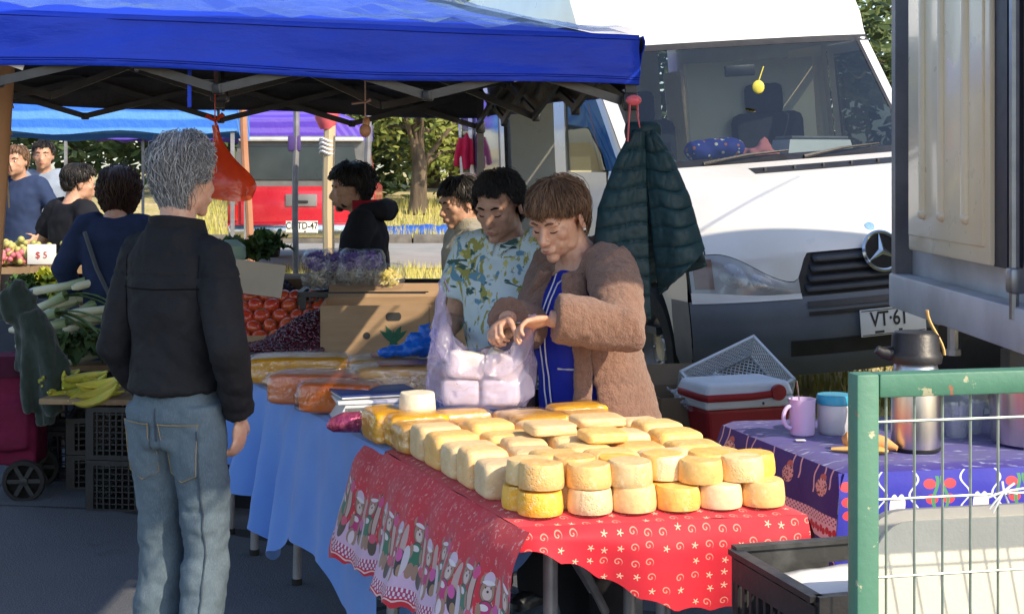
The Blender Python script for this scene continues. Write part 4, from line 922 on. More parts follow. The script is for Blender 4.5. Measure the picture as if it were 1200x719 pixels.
# blue plastic bag
p = at(490, 410, 5.62); p.z = TZ+.115
bb = MB(); bb.ball((.02, 0, .035), (.09, .06, .035)); bb.ball((-.09, 0, .022), (.07, .03, .02)); bb.ball((.05, 0, .07), (.045, .03, .03)); bb.ball((.0, .01, .06), (.05, .03, .03)); bb.tube([(.03, 0, .07), (.02, 0, .11), (.05, 0, .125)], [.02, .014, .006], 8); bb.tube([(.07, 0, .06), (.10, 0, .10)], [.02, .006], 8)
o = remesh(bb, 'plastic_bag', mat('blue_bag', (.02, .17, .72), (.015, .12, .6), .3, 14, .8, 40, .01), None, .006, 2, lambda p_, n_: .010*noise.noise(p_*28)+.006*abs(noise.noise(p_*60))); o.location = p; o.rotation_euler.z = .3
tagp(o, 'crumpled bright blue plastic bag on the golden cheese', 'bag')
# lilac carrier bag with cheese blocks, held by the seller
LIL = film('lilac_film', (.86, .84, 1), .04, .22, haze=.30, hazec=(.70, .66, .93), bs=12, bump=1.0)
bagc = Vector((-.095, 4.66, TZ+.07))
bg = thing('carrier_bag', 'lilac translucent carrier bag being filled with white cheese', 'bag', bagc)
HANDW = Vector((.065, 4.50, 1.125))
def bagf(u, v):
    a = u*6.283; x = .175*math.cos(a); y = .095*math.sin(a)
    top = .17+.21*max(0, -math.cos(a))**3+.22*max(0, math.cos(a))**4
    w_ = (1-.06*math.sin(v*3.14)) if v < .6 else 1-.18*(v-.6)
    if math.cos(a) < 0: x *= 1-.35*max(0, v-.4)*(-math.cos(a))
    z = .01+top*v; k = sm(0, .12, v)*.25+.75
    p = Vector((x*w_*k, y*w_*k*(1-.55*sm(.5, 1, v)*abs(math.cos(a))), z))
    nn = .014*noise.noise(Vector((math.cos(a)*4, math.sin(a)*4, v*5)))+.008*math.sin(a*13+v*4)*sm(.2, 1, v)+.007*noise.noise(Vector((math.cos(a)*11, math.sin(a)*11, v*13)))
    p += Vector((math.cos(a), math.sin(a), 0))*nn
    g_ = max(0, math.cos(a))**4*sm(.45, 1, v)
    return p.lerp(HANDW-bagc+Vector((.012*math.sin(a*5), .012*math.cos(a*7), -.01)), g_*.92)
mb = MB(); mb.grid(bagf, 96, 30, cu=True); mb.build('film', LIL, bg, True, 0)
mb = MB(); mb.tube([bagf(.5, 1)+bagc-bagc, bagf(.5, 1)+Vector((.012, 0, .03)), bagf(.5, .97)+Vector((.03, .0, -.01))], [.012, .006, .01], 8, ell=(1, .4)); mb.build('handle', LIL, bg)
BK = [loaf_mesh('cheese_piece', .115, .075, .080, CHW, 61, 9, 8, .02)]
for (x, y, z, rx, ry, rz) in ((-.068, .0, .014, 0, 0, .1), (.062, .0, .014, 0, 0, -.1), (.05, -.0, .10, .1, .42, .1), (-.055, .0, .10, 0, .1, .1)):
    o = put(BK[0], 'cheese_piece', bagc+Vector((x, y, z)), 0, 'white cheese piece inside the lilac carrier bag', 'cheese', 'cheese pieces in the carrier bag', (rx, ry, rz))
# ------------------------------------------------------------------ purple table with breakfast things
PZ = .75
PC = Vector((.905, 4.05, 0)); pe = Vector((.985, .17, 0)).normalized(); ps = Vector((-.275, .96, 0)).normalized(); PL, PD = 1.1, .80
pt = thing('side_table', 'small folding table under the purple festive cloth', 'table', PC)
mb = MB(); M = frame((0, 0, 0), pe, (0, 0, 1)); 
mb.add([q+Vector((0, 0, z)) for z in (PZ-.035, PZ-.006) for q in (pe*.02+ps*.02, pe*PL+ps*.02, pe*PL+ps*(PD-.02), pe*.02+ps*(PD-.02))], [(3, 2, 1, 0), (4, 5, 6, 7), (0, 1, 5, 4), (1, 2, 6, 5), (2, 3, 7, 6), (3, 0, 4, 7)]); mb.build('table_top', PAPER, pt, False)
for a, b_ in ((.1, .1), (1.0, .1), (1.0, .7), (.1, .7)):
    q = pe*a+ps*b_; g = h((PC+q).x, (PC+q).y); mb = MB(); mb.tube([q+Vector((0, 0, g)), q+Vector((0, 0, PZ-.03))], .017, 10); mb.build('leg', TUBE, pt)
pc = thing('tablecloth', 'purple and blue festive cloth with pink bow band on the side table', 'tablecloth', PC)
mb = MB(); mb.grid(lambda u, v: pe*(u*PL)+ps*(v*PD)+Vector((0, 0, PZ+.003-.012*(1-sm(0, .04, min(u, v)))+.003*noise.noise(Vector((u*9, v*7, 3))))), 30, 24, uvf=lambda u, v: (u*PL, -v*PD-.02))
mb.grid(lambda u, v: ps*lerp(PD, -.03*v-.012, u)-pe*(.015*math.sin(min(1, v*5)*1.57)+.04*v+.012*v*math.sin(u*22))+Vector((0, 0, PZ-.008-.40*v)), 60, 16, uvf=lambda u, v: (u*PD, v*.40))
mb.slot = 1
mb.grid(lambda u, v: pe*lerp(-.055*v-.012, PL, u)-ps*(.015*math.sin(min(1, v*5)*1.57)+.03*v+.022*v*math.sin(u*30+.6))+Vector((0, 0, PZ-.008-.42*v)), 70, 16, uvf=lambda u, v: (u*PL+.07, v*.42))
mb.build('cloth', [PURP, BPRINT], pc, True, 0)
# mug with spoon
def onp(px, py, z=PZ): d = F*(EYE-z)/(py-200); return Vector(((px-600)/F*d, d, z))
p = onp(943, 514)+Vector((0, .04, .005)); LILM = mat('lilac_ceramic', (.58, .46, .72), (.54, .42, .68), .25, 3, 0, coat=.5)
mg = thing('mug', 'lilac mug with a spoon standing in it', 'mug', p, R(200))
mb = MB(); mb.lathe([(0, 0), (.034, 0), (.038, .004), (.041, .10), (.0425, .112), (.040, .112), (.037, .01), (0, .008)], 28); mb.build('cup', LILM, mg)
mb = MB(); mb.tube([Vector((.040+.026*math.sin(a), 0, .058+.034*math.cos(a))) for a in [i*math.pi/10 for i in range(11)]], .0065, 8); mb.build('handle', LILM, mg)
sp_ = thing('spoon', 'metal spoon standing in the lilac mug', 'spoon', p+Vector((0, 0, .01)))
mb = MB(); mb.tube([(-.012, .01, .005), (-.005, .012, .08), (-.012, .012, .135), (-.014, .012, .155)], [.004, .003, .006, .004], 8, ell=(1.2, .5)); mb.build('stem', STEEL, sp_)
mb = MB(); mb.box((0, 0, .003), (.03, .022, .002), ch=.0008); o = mb.build('tea_tag', PAPER); o.location = onp(938, 518)+Vector((0, 0, .004)); tagp(o, 'white tea bag tag in front of the lilac mug', 'tag')
p = onp(982, 512)+Vector((0, .05, .004)); jr = thing('jar', 'cloudy plastic jar with turquoise lid', 'jar', p)
mb = MB(); mb.lathe([(0, 0), (.045, 0), (.052, .01), (.053, .085), (.048, .096)], 28); mb.build('body', mat('cloudy_plastic', (.62, .63, .66), (.5, .52, .56), .3, 10, .1, 40), jr)
mb = MB(); mb.lathe([(.054, .092), (.056, .094), (.056, .116), (.052, .121), (0, .122)], 28); mb.build('lid', mat('turquoise_lid', (.03, .36, .55), (.025, .3, .48), .35, 6, .05, 40), jr)
p = onp(1075, 530)+Vector((0, .02, .004)); th = thing('thermos', 'steel pump thermos with black top and pale handle', 'thermos', p)
m, n_, l_, b = newmat('brushed_steel'); v = coords('Object'); setin(b, 'Base Color', mixc(ramp(nz(scl(v, (1, 1, .02)), 30, 3), .3, .7), (.66, .64, .62), (.52, .5, .49))); setin(b, 'Metallic', 1.0); setin(b, 'Roughness', .3); BRUSH = m
mb = MB(); mb.lathe([(0, 0), (.068, 0), (.072, .006), (.072, .012)], 32); mb.build('foot', BLACKPL, th)
mb = MB(); mb.lathe([(.069, .01), (.071, .03), (.069, .22), (.062, .25), (.055, .262)], 36); mb.build('body', BRUSH, th)
mb = MB(); mb.lathe([(.06, .252), (.074, .256), (.078, .275), (.074, .285), (.070, .29), (.068, .335), (.06, .345), (0, .347)], 32); mb.tube([(-.06, -.0, .28), (-.10, -.005, .285), (-.115, -.005, .295)], [.03, .022, .016], 10, ell=(.8, .8)); mb.build('pump_head', BLACKPL, th)
mb = MB(); mb.tube([Vector((.078-.05*sm(0, 1, i/8)*1.0, -.02, .28+.13*i/8+.0*i)) for i in range(9)], .008, 8, ell=(1, .6)); mb.build('carry_handle', mat('pale_yellow_plastic', (.72, .45, .16), (.66, .4, .13), .4, 6, 0), th)
BREAD = mat('bread', (.68, .42, .16), (.55, .30, .09), .8, 9, .5, 60, rnd=.05)
p = onp(1018, 532)+Vector((0, .02, .004)); sd_ = thing('sandwich', 'bread roll sandwich lying beside the thermos', 'bread', p, R(-15))
mb = MB(); mb.tube([(-.07, 0, .028), (-.055, 0, .032), (0, 0, .036), (.05, 0, .026), (.085, -.01, .015)], [.012, .026, .028, .022, .008], 12, ell=(1, .9)); mb.build('upper_roll', BREAD, sd_)
mb = MB(); mb.tube([(-.10, -.03, .008), (-.03, -.035, .012), (.04, -.03, .012), (.06, -.03, .008)], [.01, .02, .02, .01], 10, ell=(1, .5)); mb.build('lower_roll', BREAD, sd_)
p = onp(1200, 535)+Vector((.10, .18, .003)); o = MB().lathe([(0, 0), (.12, 0), (.13, .01), (.14, .17), (.155, .18), (.15, .186), (.134, .174), (.125, .012), (0, .01)], 40).build('cooking_pot', BRUSH); o.location = p; tagp(o, 'steel cooking pot standing on the festive cloth', 'pot')
CLEAR = film('clear_plastic', (.95, .96, .98), .12, .06, haze=.2, hazec=(.8, .85, .9), bs=30, bump=.2)
for k, (px, py) in enumerate(((1132, 520), (1150, 516))):
    o = MB().lathe([(0, 0), (.03, 0), (.04, .1), (.042, .1), (.032, .002), (0, .003)], 20).build('plastic_cup', CLEAR); o.location = onp(px, py)+Vector((0, .1, .004)); tagp(o, 'clear plastic cup behind the wire gate on the festive cloth', 'cup', 'clear cups on the festive cloth')
# ------------------------------------------------------------------ green gate with welded mesh
m, n_, l_, b = newmat('worn_green_paint'); v = coords('Object')
c = mixc(ramp(nz(v, 5, 4), .35, .7), (.075, .21, .14), (.055, .17, .115)); ch = ramp(nz(v, 18, 5, .65), .63, .66); c = mixc(ch*.85, c, (.46, .42, .27)); c = mixc(ramp(nz(v, 25, 4), .68, .70), c, (.35, .13, .07))
setin(b, 'Base Color', c); setin(b, 'Roughness', .5); bumpn(b, nz(v, 60, 3)-ch*.5, .3, .003); GREENP = m
gd = Vector((.97, .20, 0)).normalized(); gp = Vector((.568, 2.47, 0)); GT = 1.232
gate = thing('mesh_gate', 'worn green steel gate frame with welded wire mesh', 'gate', gp)
up = Vector((0, 0, 1)); GW = 1.5
mb = MB(); mb.box((.02, 0, GT/2), (.040, .040, GT), frame((0, 0, 0), gd, up), ch=.004); mb.build('post', GREENP, gate)
mb = MB(); mb.box((GW/2+.0405, 0, GT-.02), (GW, .040, .0395), frame((0, 0, 0), gd, up), ch=.004); mb.build('top_rail', GREENP, gate)
mb = MB(); mb.box((GW/2+.0405, 0, .12), (GW, .040, .04), frame((0, 0, 0), gd, up), ch=.004); mb.build('bottom_rail', GREENP, gate)
mb = MB(); mb.box((GW+.06, 0, GT/2), (.040, .040, GT), frame((0, 0, 0), gd, up), ch=.004); mb.build('post', GREENP, gate)
WIREM = mat('galvanised_wire', (.30, .36, .33), (.2, .27, .24), .4, 20, .1, 90, metal=.5)
for k in range(29):
    q = gd*(.062+k*.0515); mb = MB(); mb.tube([q+up*.13+Vector((0, .0035, 0)), q+up*(GT-.03)+Vector((0, .0035, 0))], .0024, 6); mb.build('vertical_wire', WIREM, gate)
for k in range(8):
    z = GT-.083-k*.13; mb = MB(); mb.tube([gd*.038+up*z, gd*(GW+.04)+up*z], .0024, 6); mb.build('horizontal_wire', WIREM, gate)
mb = MB(); rd = random.Random(3); q = gd*.24+up*(GT-.215)
for k in range(5): mb.tube([q+Vector((rd.uniform(-.02, .02), -.005, rd.uniform(-.03, .01)))+Vector((.03, 0, 0))*k*.3, q+Vector((.03, -.012, .01)), q+Vector((.05+rd.uniform(-.02, .02), -.004, rd.uniform(.0, .03)))], .002, 5)
o = mb.build('string_tie', PAPER); o.location = gp; tagp(o, 'scrap of white string tied round the gate wires', 'string')
# cream folding table leaning behind the gate
p = Vector((.70, 2.80, 0)); ft = thing('folded_table', 'cream plastic folding table leaning upright behind the gate', 'table', p, R(12), None)
def rrect(w_, h_, r, n=6):
    out = []
    for cx, cy, a0 in ((w_-r, r, -90), (w_-r, h_-r, 0), (r, h_-r, 90), (r, r, 180)):
        for i in range(n+1): a = R(a0+90*i/n); out.append((cx+r*math.cos(a), cy+r*math.sin(a)))
    return out
tilt = R(90-9)
Mx = Euler((tilt, 0, 0)).to_matrix().to_4x4()
mb = MB(); mb.prism(rrect(.74, .905, .10), .035, Mx); mb.build('rim', mat('grey_rim', (.30, .30, .29), (.24, .24, .23), .6, 6, .15, 60), ft, True, 40)
mb = MB(); mb.prism(rrect(.70, .865, .085), .012, Mx @ Matrix.Translation((.024, .02, .034))); mb.build('panel', mat('cream_plastic', (.62, .59, .48), (.54, .50, .40), .55, 5, .25, 120), ft, True, 40)
# stacked black crates beside the cheese
def lattice_crate(name, label, loc, rz, L=.58, W=.38, H=.25, m_=BLACKPL, group=None, bars=9, slot=True, rows=5):
    t = thing(name, label, 'crate', loc, rz, group)
    mb = MB(); mb.box((0, 0, .012), (L-.02, W-.02, .012)); mb.build('base', m_, t, False)
    for (c, ax, ln) in (((0, -W/2, 0), 0, L), ((0, W/2, 0), 0, L), ((-L/2, 0, 0), 1, W), ((L/2, 0, 0), 1, W)):
        M = Matrix.Translation(c) @ Rz(R(90) if ax else 0); mb = MB(); g = .02
        mb.box((0, 0, H-.012), (ln, .026, .024), M); mb.box((0, 0, .012), (ln-.002, .022, .022), M)
        short = ax == 1
        for s_ in (-1, 1): mb.box((s_*(ln/2-.015), 0, H/2), (.03, .024, H-.03), M)
        if short and slot:
            mb.box((0, 0, H-.045), (.13, .018, .045), M) if False else None
            for s_ in (-1, 1): mb.box((s_*(ln/4+.02), 0, H-.06), (ln/2-.08, .014, .075), M)
            mb.box((0, 0, H-.095), (ln-.06, .012, .02), M); hi = H-.10
        else: hi = H-.02
        for k in range(bars):
            x = lerp(-ln/2+.03, ln/2-.03, (k+.5)/bars); mb.box((x, 0, (hi+.02)/2), (.007, .012, hi-.02), M)
        for k in range(rows): mb.box((0, .001, lerp(.03, hi, (k+.5)/rows)), (ln-.05, .009, .006), M)
        mb.build('side_wall', m_, t, False)
    return t
cA = Vector((.48, 3.20, 0)); cB = Vector((.585, 2.84, 0)); sdv = (cA-cB); W_ = sdv.length; crz = math.atan2(sdv.y, sdv.x)-R(90)
ctr = (cA+cB)/2+Vector((math.cos(crz), math.sin(crz), 0))*.29
for k in range(2): lattice_crate('plastic_crate', 'black slatted crate in the stack below the dusty topmost one', (ctr.x, ctr.y, .0+k*.252), crz, W=W_, group='black crates stacked by the gate')
# topmost crate has solid upper walls and a handle slot
DUSTB = mat('dusty_black', (.035, .036, .036), (.12, .125, .125), .5, 9, .2, 50, lo=.45, hi=.75)
t = thing('plastic_crate', 'dusty black crate with handle slot, topmost beside the gate', 'crate', (ctr.x, ctr.y, .504), crz); L, W, H = .58, W_, .25
mb = MB(); mb.box((0, 0, .012), (L-.02, W-.02, .012)); mb.build('base', BLACKPL, t, False)
def wall_slot(mb, M, ln, H, sl=.13, z0=.165, z1=.205, lo=.10, th=.012):
    for s_ in (-1, 1): mb.box((s_*(ln/4+sl/4), 0, (lo+H)/2), (ln/2-sl/2, th, H-lo), M)
    mb.box((0, 0, (H+z1)/2), (sl, th, H-z1), M); mb.box((0, 0, (lo+z0)/2), (sl, th, z0-lo), M); mb.box((0, 0, H), (ln, .028, .010), M)
    for s_ in (-1, 1): mb.box((s_*(ln/2-.012), 0, H/2), (.024, .022, H), M)
    for k in range(14): mb.box((lerp(-ln/2+.03, ln/2-.03, k/13), 0, lo/2+.01), (.006, .010, lo-.01), M)
    mb.box((0, 0, .02), (ln, .014, .02), M)
mb = MB(); wall_slot(mb, Matrix.Translation((0, W/2, 0)), L, H); mb.build('back_wall', DUSTB, t, False)
mb = MB(); M = Matrix.Translation((-L/2, 0, 0)) @ Rz(R(90)); ln = W
mb.box((0, 0, H-.006), (ln, .028, .012), M); mb.box((0, 0, .02), (ln, .014, .02), M); mb.box((0, 0, H-.045), (ln, .010, .05), M)
for k in range(11): mb.bar(M @ Vector((lerp(-ln/2+.02, ln/2-.02, k/10), 0, .02)), M @ Vector((lerp(-ln/2+.02, ln/2-.02, k/10), 0, H-.06)), .006, .012)
for k in range(7): mb.box((lerp(-ln/2+.03, ln/2-.03, k/6), -.012, H-.035), (.005, .016, .05), M)
mb.build('side_wall', BLACKPL, t, False)
mb = MB(); M = Matrix.Translation((0, -W/2, 0)); mb.box((0, 0, .10), (L, .014, .17), M); 
for s_ in (-1, 1): mb.box((s_*(L/2-.05), 0, .21), (.1, .024, .08), M); 
mb.build('front_wall', BLACKPL, t, False)
mb = MB(); wall_slot(mb, Matrix.Translation((L/2, 0, 0)) @ Rz(R(90)), W, H); mb.build('side_wall', BLACKPL, t, False)
mb = MB(); mb.grid(lambda u, v: (lerp(-.22, .27, u), lerp(-.16, .165, v), .145+.05*v+.02*u+.02*noise.noise(Vector((u*5, v*4, 6)))), 20, 16); o = mb.build('paper_sheet', PAPER, None, True, 0, .002); o.matrix_world = Matrix.Translation((ctr.x, ctr.y, .504)) @ Rz(crz); tagp(o, 'crumpled white paper lining inside the dusty black crate', 'paper')
# ------------------------------------------------------------------ cooler, carton and white lattice crate on the bank
g = h(1.0, 6.6)
p = Vector((.985, 6.55, g-.005)); ck = thing('cooler_box', 'red and white cooler box with red handle in front of the van', 'cooler', p, R(20))
CRED = mat('cooler_red', (.34, .015, .025), (.28, .012, .02), .4, 5, .1, 60)
CWH = mat('cooler_white', (.70, .72, .76), (.62, .64, .68), .45, 5, .08, 60)
def taper(mb, w0, d0, z0, w1, d1, z1, ch=None):
    vs = [(sx*w0/2, sy*d0/2, z0) for sx, sy in ((-1, -1), (1, -1), (1, 1), (-1, 1))]+[(sx*w1/2, sy*d1/2, z1) for sx, sy in ((-1, -1), (1, -1), (1, 1), (-1, 1))]
    mb.add(vs, [(3, 2, 1, 0), (4, 5, 6, 7), (0, 1, 5, 4), (1, 2, 6, 5), (2, 3, 7, 6), (3, 0, 4, 7)])
mb = MB(); taper(mb, .36, .24, 0, .42, .28, .22); o = mb.build('body', CRED, ck, False); md = o.modifiers.new('b', 'BEVEL'); md.width = .02; md.segments = 3
mb = MB(); taper(mb, .435, .295, .215, .44, .30, .26); o = mb.build('rim', CWH, ck, False); md = o.modifiers.new('b', 'BEVEL'); md.width = .012; md.segments = 2
mb = MB(); taper(mb, .44, .30, .262, .40, .26, .325); o = mb.build('lid', CWH, ck, False); md = o.modifiers.new('b', 'BEVEL'); md.width = .018; md.segments = 3
mb = MB(); mb.tube([(-.225, .10, .27), (-.226, -.10, .268), (-.215, -.155, .268), (0, -.158, .268), (.10, -.158, .275)], .016, 8, ell=(.35, 1)); mb.lathe([(0, -.012), (.034, -.010), (.036, 0), (.034, .012), (0, .014)], 20, Matrix.Translation((.13, -.156, .28)) @ Matrix.Rotation(R(90), 4, 'X')); mb.build('handle', CRED, ck)
mb = MB(); mb.ball((.06, -.151, .235), .006, 8, 6); mb.ball((.19, -.151, .24), .006, 8, 6); mb.build('rivet', BLACKPL, ck)
def carton(name, label, loc, rz, L, W, H, m_=CARD, flaps=(), th=.006, holes=True):
    t = thing(name, label, 'box', loc, rz)
    mb = MB(); mb.box((0, 0, .004), (L-.01, W-.01, .006)); mb.build('base', m_, t, False)
    for nm, c, sz in (('front_panel', (0, -W/2, H/2), (L, th, H)), ('back_panel', (0, W/2, H/2), (L, th, H)), ('side_panel', (-L/2, 0, H/2), (th, W-.008, H-.002)), ('side_panel', (L/2, 0, H/2), (th, W-.008, H-.002))):
        mb = MB(); mb.box(c, sz); mb.build(nm, m_, t, False)
    for (e, ang, ln) in flaps:
        mb = MB()
        if e in 'fb':
            s_ = -1 if e == 'f' else 1; a = R(ang); dv = Vector((0, s_*math.cos(a), math.sin(a)))*ln; A = Vector((-L/2+.01, s_*W/2, H)); B = Vector((L/2-.01, s_*W/2, H))
        else:
            s_ = -1 if e == 'l' else 1; a = R(ang); dv = Vector((s_*math.cos(a), 0, math.sin(a)))*ln; A = Vector((s_*L/2, -W/2+.01, H)); B = Vector((s_*L/2, W/2-.01, H))
        nn = (B-A).cross(dv).normalized()*th/2; vs = [q+k*nn for k in (-1, 1) for q in (A, B, B+dv, A+dv)]
        mb.add(vs, [(3, 2, 1, 0), (4, 5, 6, 7), (0, 1, 5, 4), (1, 2, 6, 5), (2, 3, 7, 6), (3, 0, 4, 7)]); mb.build('flap', m_, t, False)
    return t
LOGO = mat('green_print', (.03, .11, .07), (.04, .14, .09), .8, 30, 0)
def leafmark(t, x, y, z, s_=1.0):
    mb = MB()
    M0 = Matrix.Translation((x, y, z)) @ Matrix.Rotation(R(90), 4, 'X')
    for a, ln, w_ in ((-52, .062, .011), (-27, .062, .012), (27, .062, .012), (52, .062, .011), (0, .040, .008)):
        M = M0 @ Rz(R(a)); mb.prism([(0, -.02*s_), (w_*s_, .0), (w_*.8*s_, ln*.6*s_), (0, ln*s_), (-w_*.8*s_, ln*.6*s_), (-w_*s_, 0)], .001+.0004*abs(a)/38+.0002*(a > 0), M)
    mb.build('printed_leaf_mark', LOGO, t, False)
def handhole(t, x, y, z, w_=.07, h_=.018):
    mb = MB(); mb.prism([(w_/2*math.cos(a)*(1 if abs(math.cos(a)) < .98 else 1), h_*math.copysign(min(1, abs(math.sin(a))*1.6), math.sin(a))/1.0) for a in [i*math.pi/8 for i in range(16)]], .002, Matrix.Translation((x, y, z)) @ Matrix.Rotation(R(90), 4, 'X')); mb.build('hand_hole', INK, t, False)
ct = carton('cardboard_box', 'open cardboard box behind the red cooler', (.88, 6.75, h(.9, 6.7)-.02), R(14), .56, .38, .26, mat('cardboard_grey', (.20, .15, .10), (.15, .115, .08), .85, 4, .15, 40), (('b', 70, .1),)); leafmark(ct, -.16, -.1935, .10, .9); handhole(ct, -.05, -.193, .2)
# white lattice crate lying tilted on it
t = thing('lattice_crate', 'white plastic lattice crate tipped over behind the cooler', 'crate', (1.03, 6.86, h(1, 6.8)+.20), 0, None, (R(38), R(-20), R(24)))
WL = mat('white_lattice', (.62, .66, .7), (.55, .58, .62), .4, 8, .05, 60)
for nm, sz, M in (('floor_lattice', (.42, .30), TR((0, 0, 0))), ('side_lattice', (.42, .14), TR((0, .15, .07), 0, R(90))), ('side_lattice', (.42, .14), TR((0, -.15, .07), 0, R(90))), ('end_lattice', (.30, .14), TR((-.21, 0, .07), R(90), R(90))), ('end_lattice', (.30, .14), TR((.21, 0, .07), R(90), R(90)))):
    mb = MB(); w_, d_ = sz
    for s_ in (-1, 1): mb.box((0, s_*d_/2, 0), (w_+.01, .012, .012), M); mb.box((s_*w_/2, 0, 0), (.012, d_, .0125), M)
    k = -d_
    while k < w_:
        for sg in (1, -1):
            x0, x1 = max(0, k), min(w_, k+d_); y0, y1 = x0-k, x1-k
            A = Vector((x0-w_/2, sg*(y0-d_/2), 0)); B = Vector((x1-w_/2, sg*(y1-d_/2), 0))
            if (B-A).length > .01: mb.bar(M @ A, M @ B, .005, .004)
        k += .026
    mb.build(nm, WL, t, False)
mb = MB(); mb.grid(lambda u, v: (lerp(-.2, .2, u), lerp(-.14, .12, v), .07*math.sin(3.14*u)*math.sin(3.14*v)+.05*noise.noise(Vector((u*6, v*6, 1)))), 30, 24); o = mb.build('plastic_sheet', CLEAR, None, True, 0); o.location = (.92, 6.62, h(1, 6.7)+.24); o.rotation_euler = (R(15), 0, R(15)); tagp(o, 'crumpled clear plastic sheet on the open cardboard box', 'plastic')
# things on the van's dashboard
def van_pt(t_, z, back): v_ = VS(t_, 1.345, -back); v_.z = z; return (Matrix.Translation(van.location) @ Rz(R(-75.5)) @ Matrix.Rotation(R(4.2), 4, 'X')) @ v_
FLOR = MATS.get('floral_blue')
m, n_, l_, b = newmat('floral_blue'); v = coords('Object'); c = mixc(vor(v, 26).lt(.28), (.02, .04, .30), (.75, .7, .6)); c = mixc((vor(scl(v, (1.3, 1.1, .9)), 19)).lt(.2), c, (.55, .16, .05)); setin(b, 'Base Color', c); setin(b, 'Roughness', .8)
o = remesh(MB().tube([(-.17, 0, .05), (-.15, 0, .06), (-.05, .01, .065), (.08, 0, .075), (.15, 0, .07), (.17, 0, .05)], [.02, .06, .065, .07, .065, .02], 16), 'floral_bag', m, None, .012, 3, lambda p, n: .012*noise.noise(p*16)); o.location = van_pt(-.42, 1.325, .16); o.rotation_euler.z = R(15); tagp(o, 'blue floral cloth bag on the van dashboard', 'bag')
o = remesh(MB().ball((0, 0, .03), (.11, .06, .04)).ball((.02, 0, .07), (.035, .03, .05)).ball((-.06, .01, .03), (.07, .04, .03)), 'cloth', mat('pink_cloth', (.72, .26, .26), (.6, .18, .2), .9, 6, .4, 40), None, .01, 3, lambda p, n: .02*noise.noise(p*22)); o.location = van_pt(-.12, 1.325, .15); tagp(o, 'crumpled pink cloth on the van dashboard', 'cloth')
t = thing('weighing_scale', 'pale weighing scale lying on the van dashboard', 'scale', van_pt(.28, 1.32, .25), R(14))
mb = MB(); taper(mb, .42, .28, 0, .38, .24, .09); mb.build('base', WPL, t, False); mb = MB(); mb.box((0, 0, .102), (.36, .24, .018), ch=.006); mb.build('platter', GREYBODY, t)
mb = MB(); mb.grid(lambda u, v: (lerp(-.15, .13, u), lerp(-.07, .07, v), .02+.03*noise.noise(Vector((u*4, v*3, 9)))), 14, 8); o = mb.build('paper_sheet', mat('mint_paper', (.55, .72, .62), (.5, .66, .56), .7, 4, .2, 20), None, True, 0, .002); o.location = van_pt(-.70, 1.325, .16); o.rotation_euler.z = R(35); tagp(o, 'mint green paper sheet in the corner of the van dashboard', 'paper')
mb = MB(); mb.ball((0, 0, 0), (.035, .01, .04), 10, 7); mb.bar((0, 0, .03), (.03, 0, .12), .006, .006); o = mb.build('air_freshener', mat('lemon', (.75, .65, .08), None, .5)); o.location = van_pt(-.06, 1.74, .24); tagp(o, 'yellow charm hanging from the van mirror', 'charm')
# ------------------------------------------------------------------ vegetable stall behind the blue table
VZ = .72
vt = thing('produce_table', 'long trestle table carrying the fruit and vegetables', 'table', (-.62, 7.2, 0), R(-2))
mb = MB(); mb.box((0, 0, VZ-.02), (1.62, 1.1, .035)); mb.build('table_top', WOOD, vt, False)
for x in (-.75, .75):
    for y in (-.45, .45): mb = MB(); mb.bar((x, y, 0), (x, y, VZ-.03), .045, .045); mb.build('leg', WOOD, vt, False)
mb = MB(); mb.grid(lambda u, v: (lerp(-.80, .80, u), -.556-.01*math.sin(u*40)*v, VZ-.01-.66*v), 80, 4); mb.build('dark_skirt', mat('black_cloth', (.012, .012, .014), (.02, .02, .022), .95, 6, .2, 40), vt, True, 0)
p = at(463, 404, 6.85); p.z = VZ
cb = carton('cardboard_box', 'wide brown cardboard box with two green leaf prints', p, R(4), .66, .40, .245, CARD, (('r', 64, .20), ('b', 20, .16)))
leafmark(cb, -.005, -.2035, .085, 1.25); leafmark(cb, .255, -.2035, .115, 1.25); handhole(cb, -.005, -.2035, .195); [MB().lathe([(0, 0), (.016, 0), (.016, .001)], 18, Matrix.Translation((x_, -.2045, .11)) @ Matrix.Rotation(R(90), 4, 'X')).build('air_hole', INK, cb, False) for x_ in (-.125, .105)]
mb = MB(); mb.box((.155, -.2036, .12), (.003, .002, .24)); mb.build('fold_line', MATS['cardboard_grey'], cb, False)
# tomatoes in an open carton, cherries heaped in front
tx = at(322, 398, 7.0)
tc = carton('cardboard_box', 'low cardboard box full of red tomatoes', (tx.x-.02, 7.02, VZ), R(4), .46, .40, .09, CARD, (('b', 40, .18),))
m, n_, l_, b = newmat('tomato_skin'); v = coords('Object'); rn = orand(); c = mixc(ramp(nz(v, 14, 3), .35, .7), (.55, .035, .02), (.62, .10, .03)); c = mixc((rn*.6), c, (.66, .16, .06)); setin(b, 'Base Color', c); setin(b, 'Roughness', .22); setin(b, 'Coat Weight', .4); TOM = m
mb = MB(); mb.ball((0, 0, 0), (.043, .042, .036), 16, 10); tm = mb.mesh('tomato', TOM, True, 0); cxm = MB()
for k in range(5): a = k*1.2566; cxm.add([(0, 0, .036), (.006*math.cos(a+.5), .006*math.sin(a+.5), .037), (.022*math.cos(a), .022*math.sin(a), .033), (.006*math.cos(a-.5), .006*math.sin(a-.5), .037)], [(0, 3, 2, 1)])
calm = cxm.mesh('calyx', LEAF, False); rd = random.Random(5)
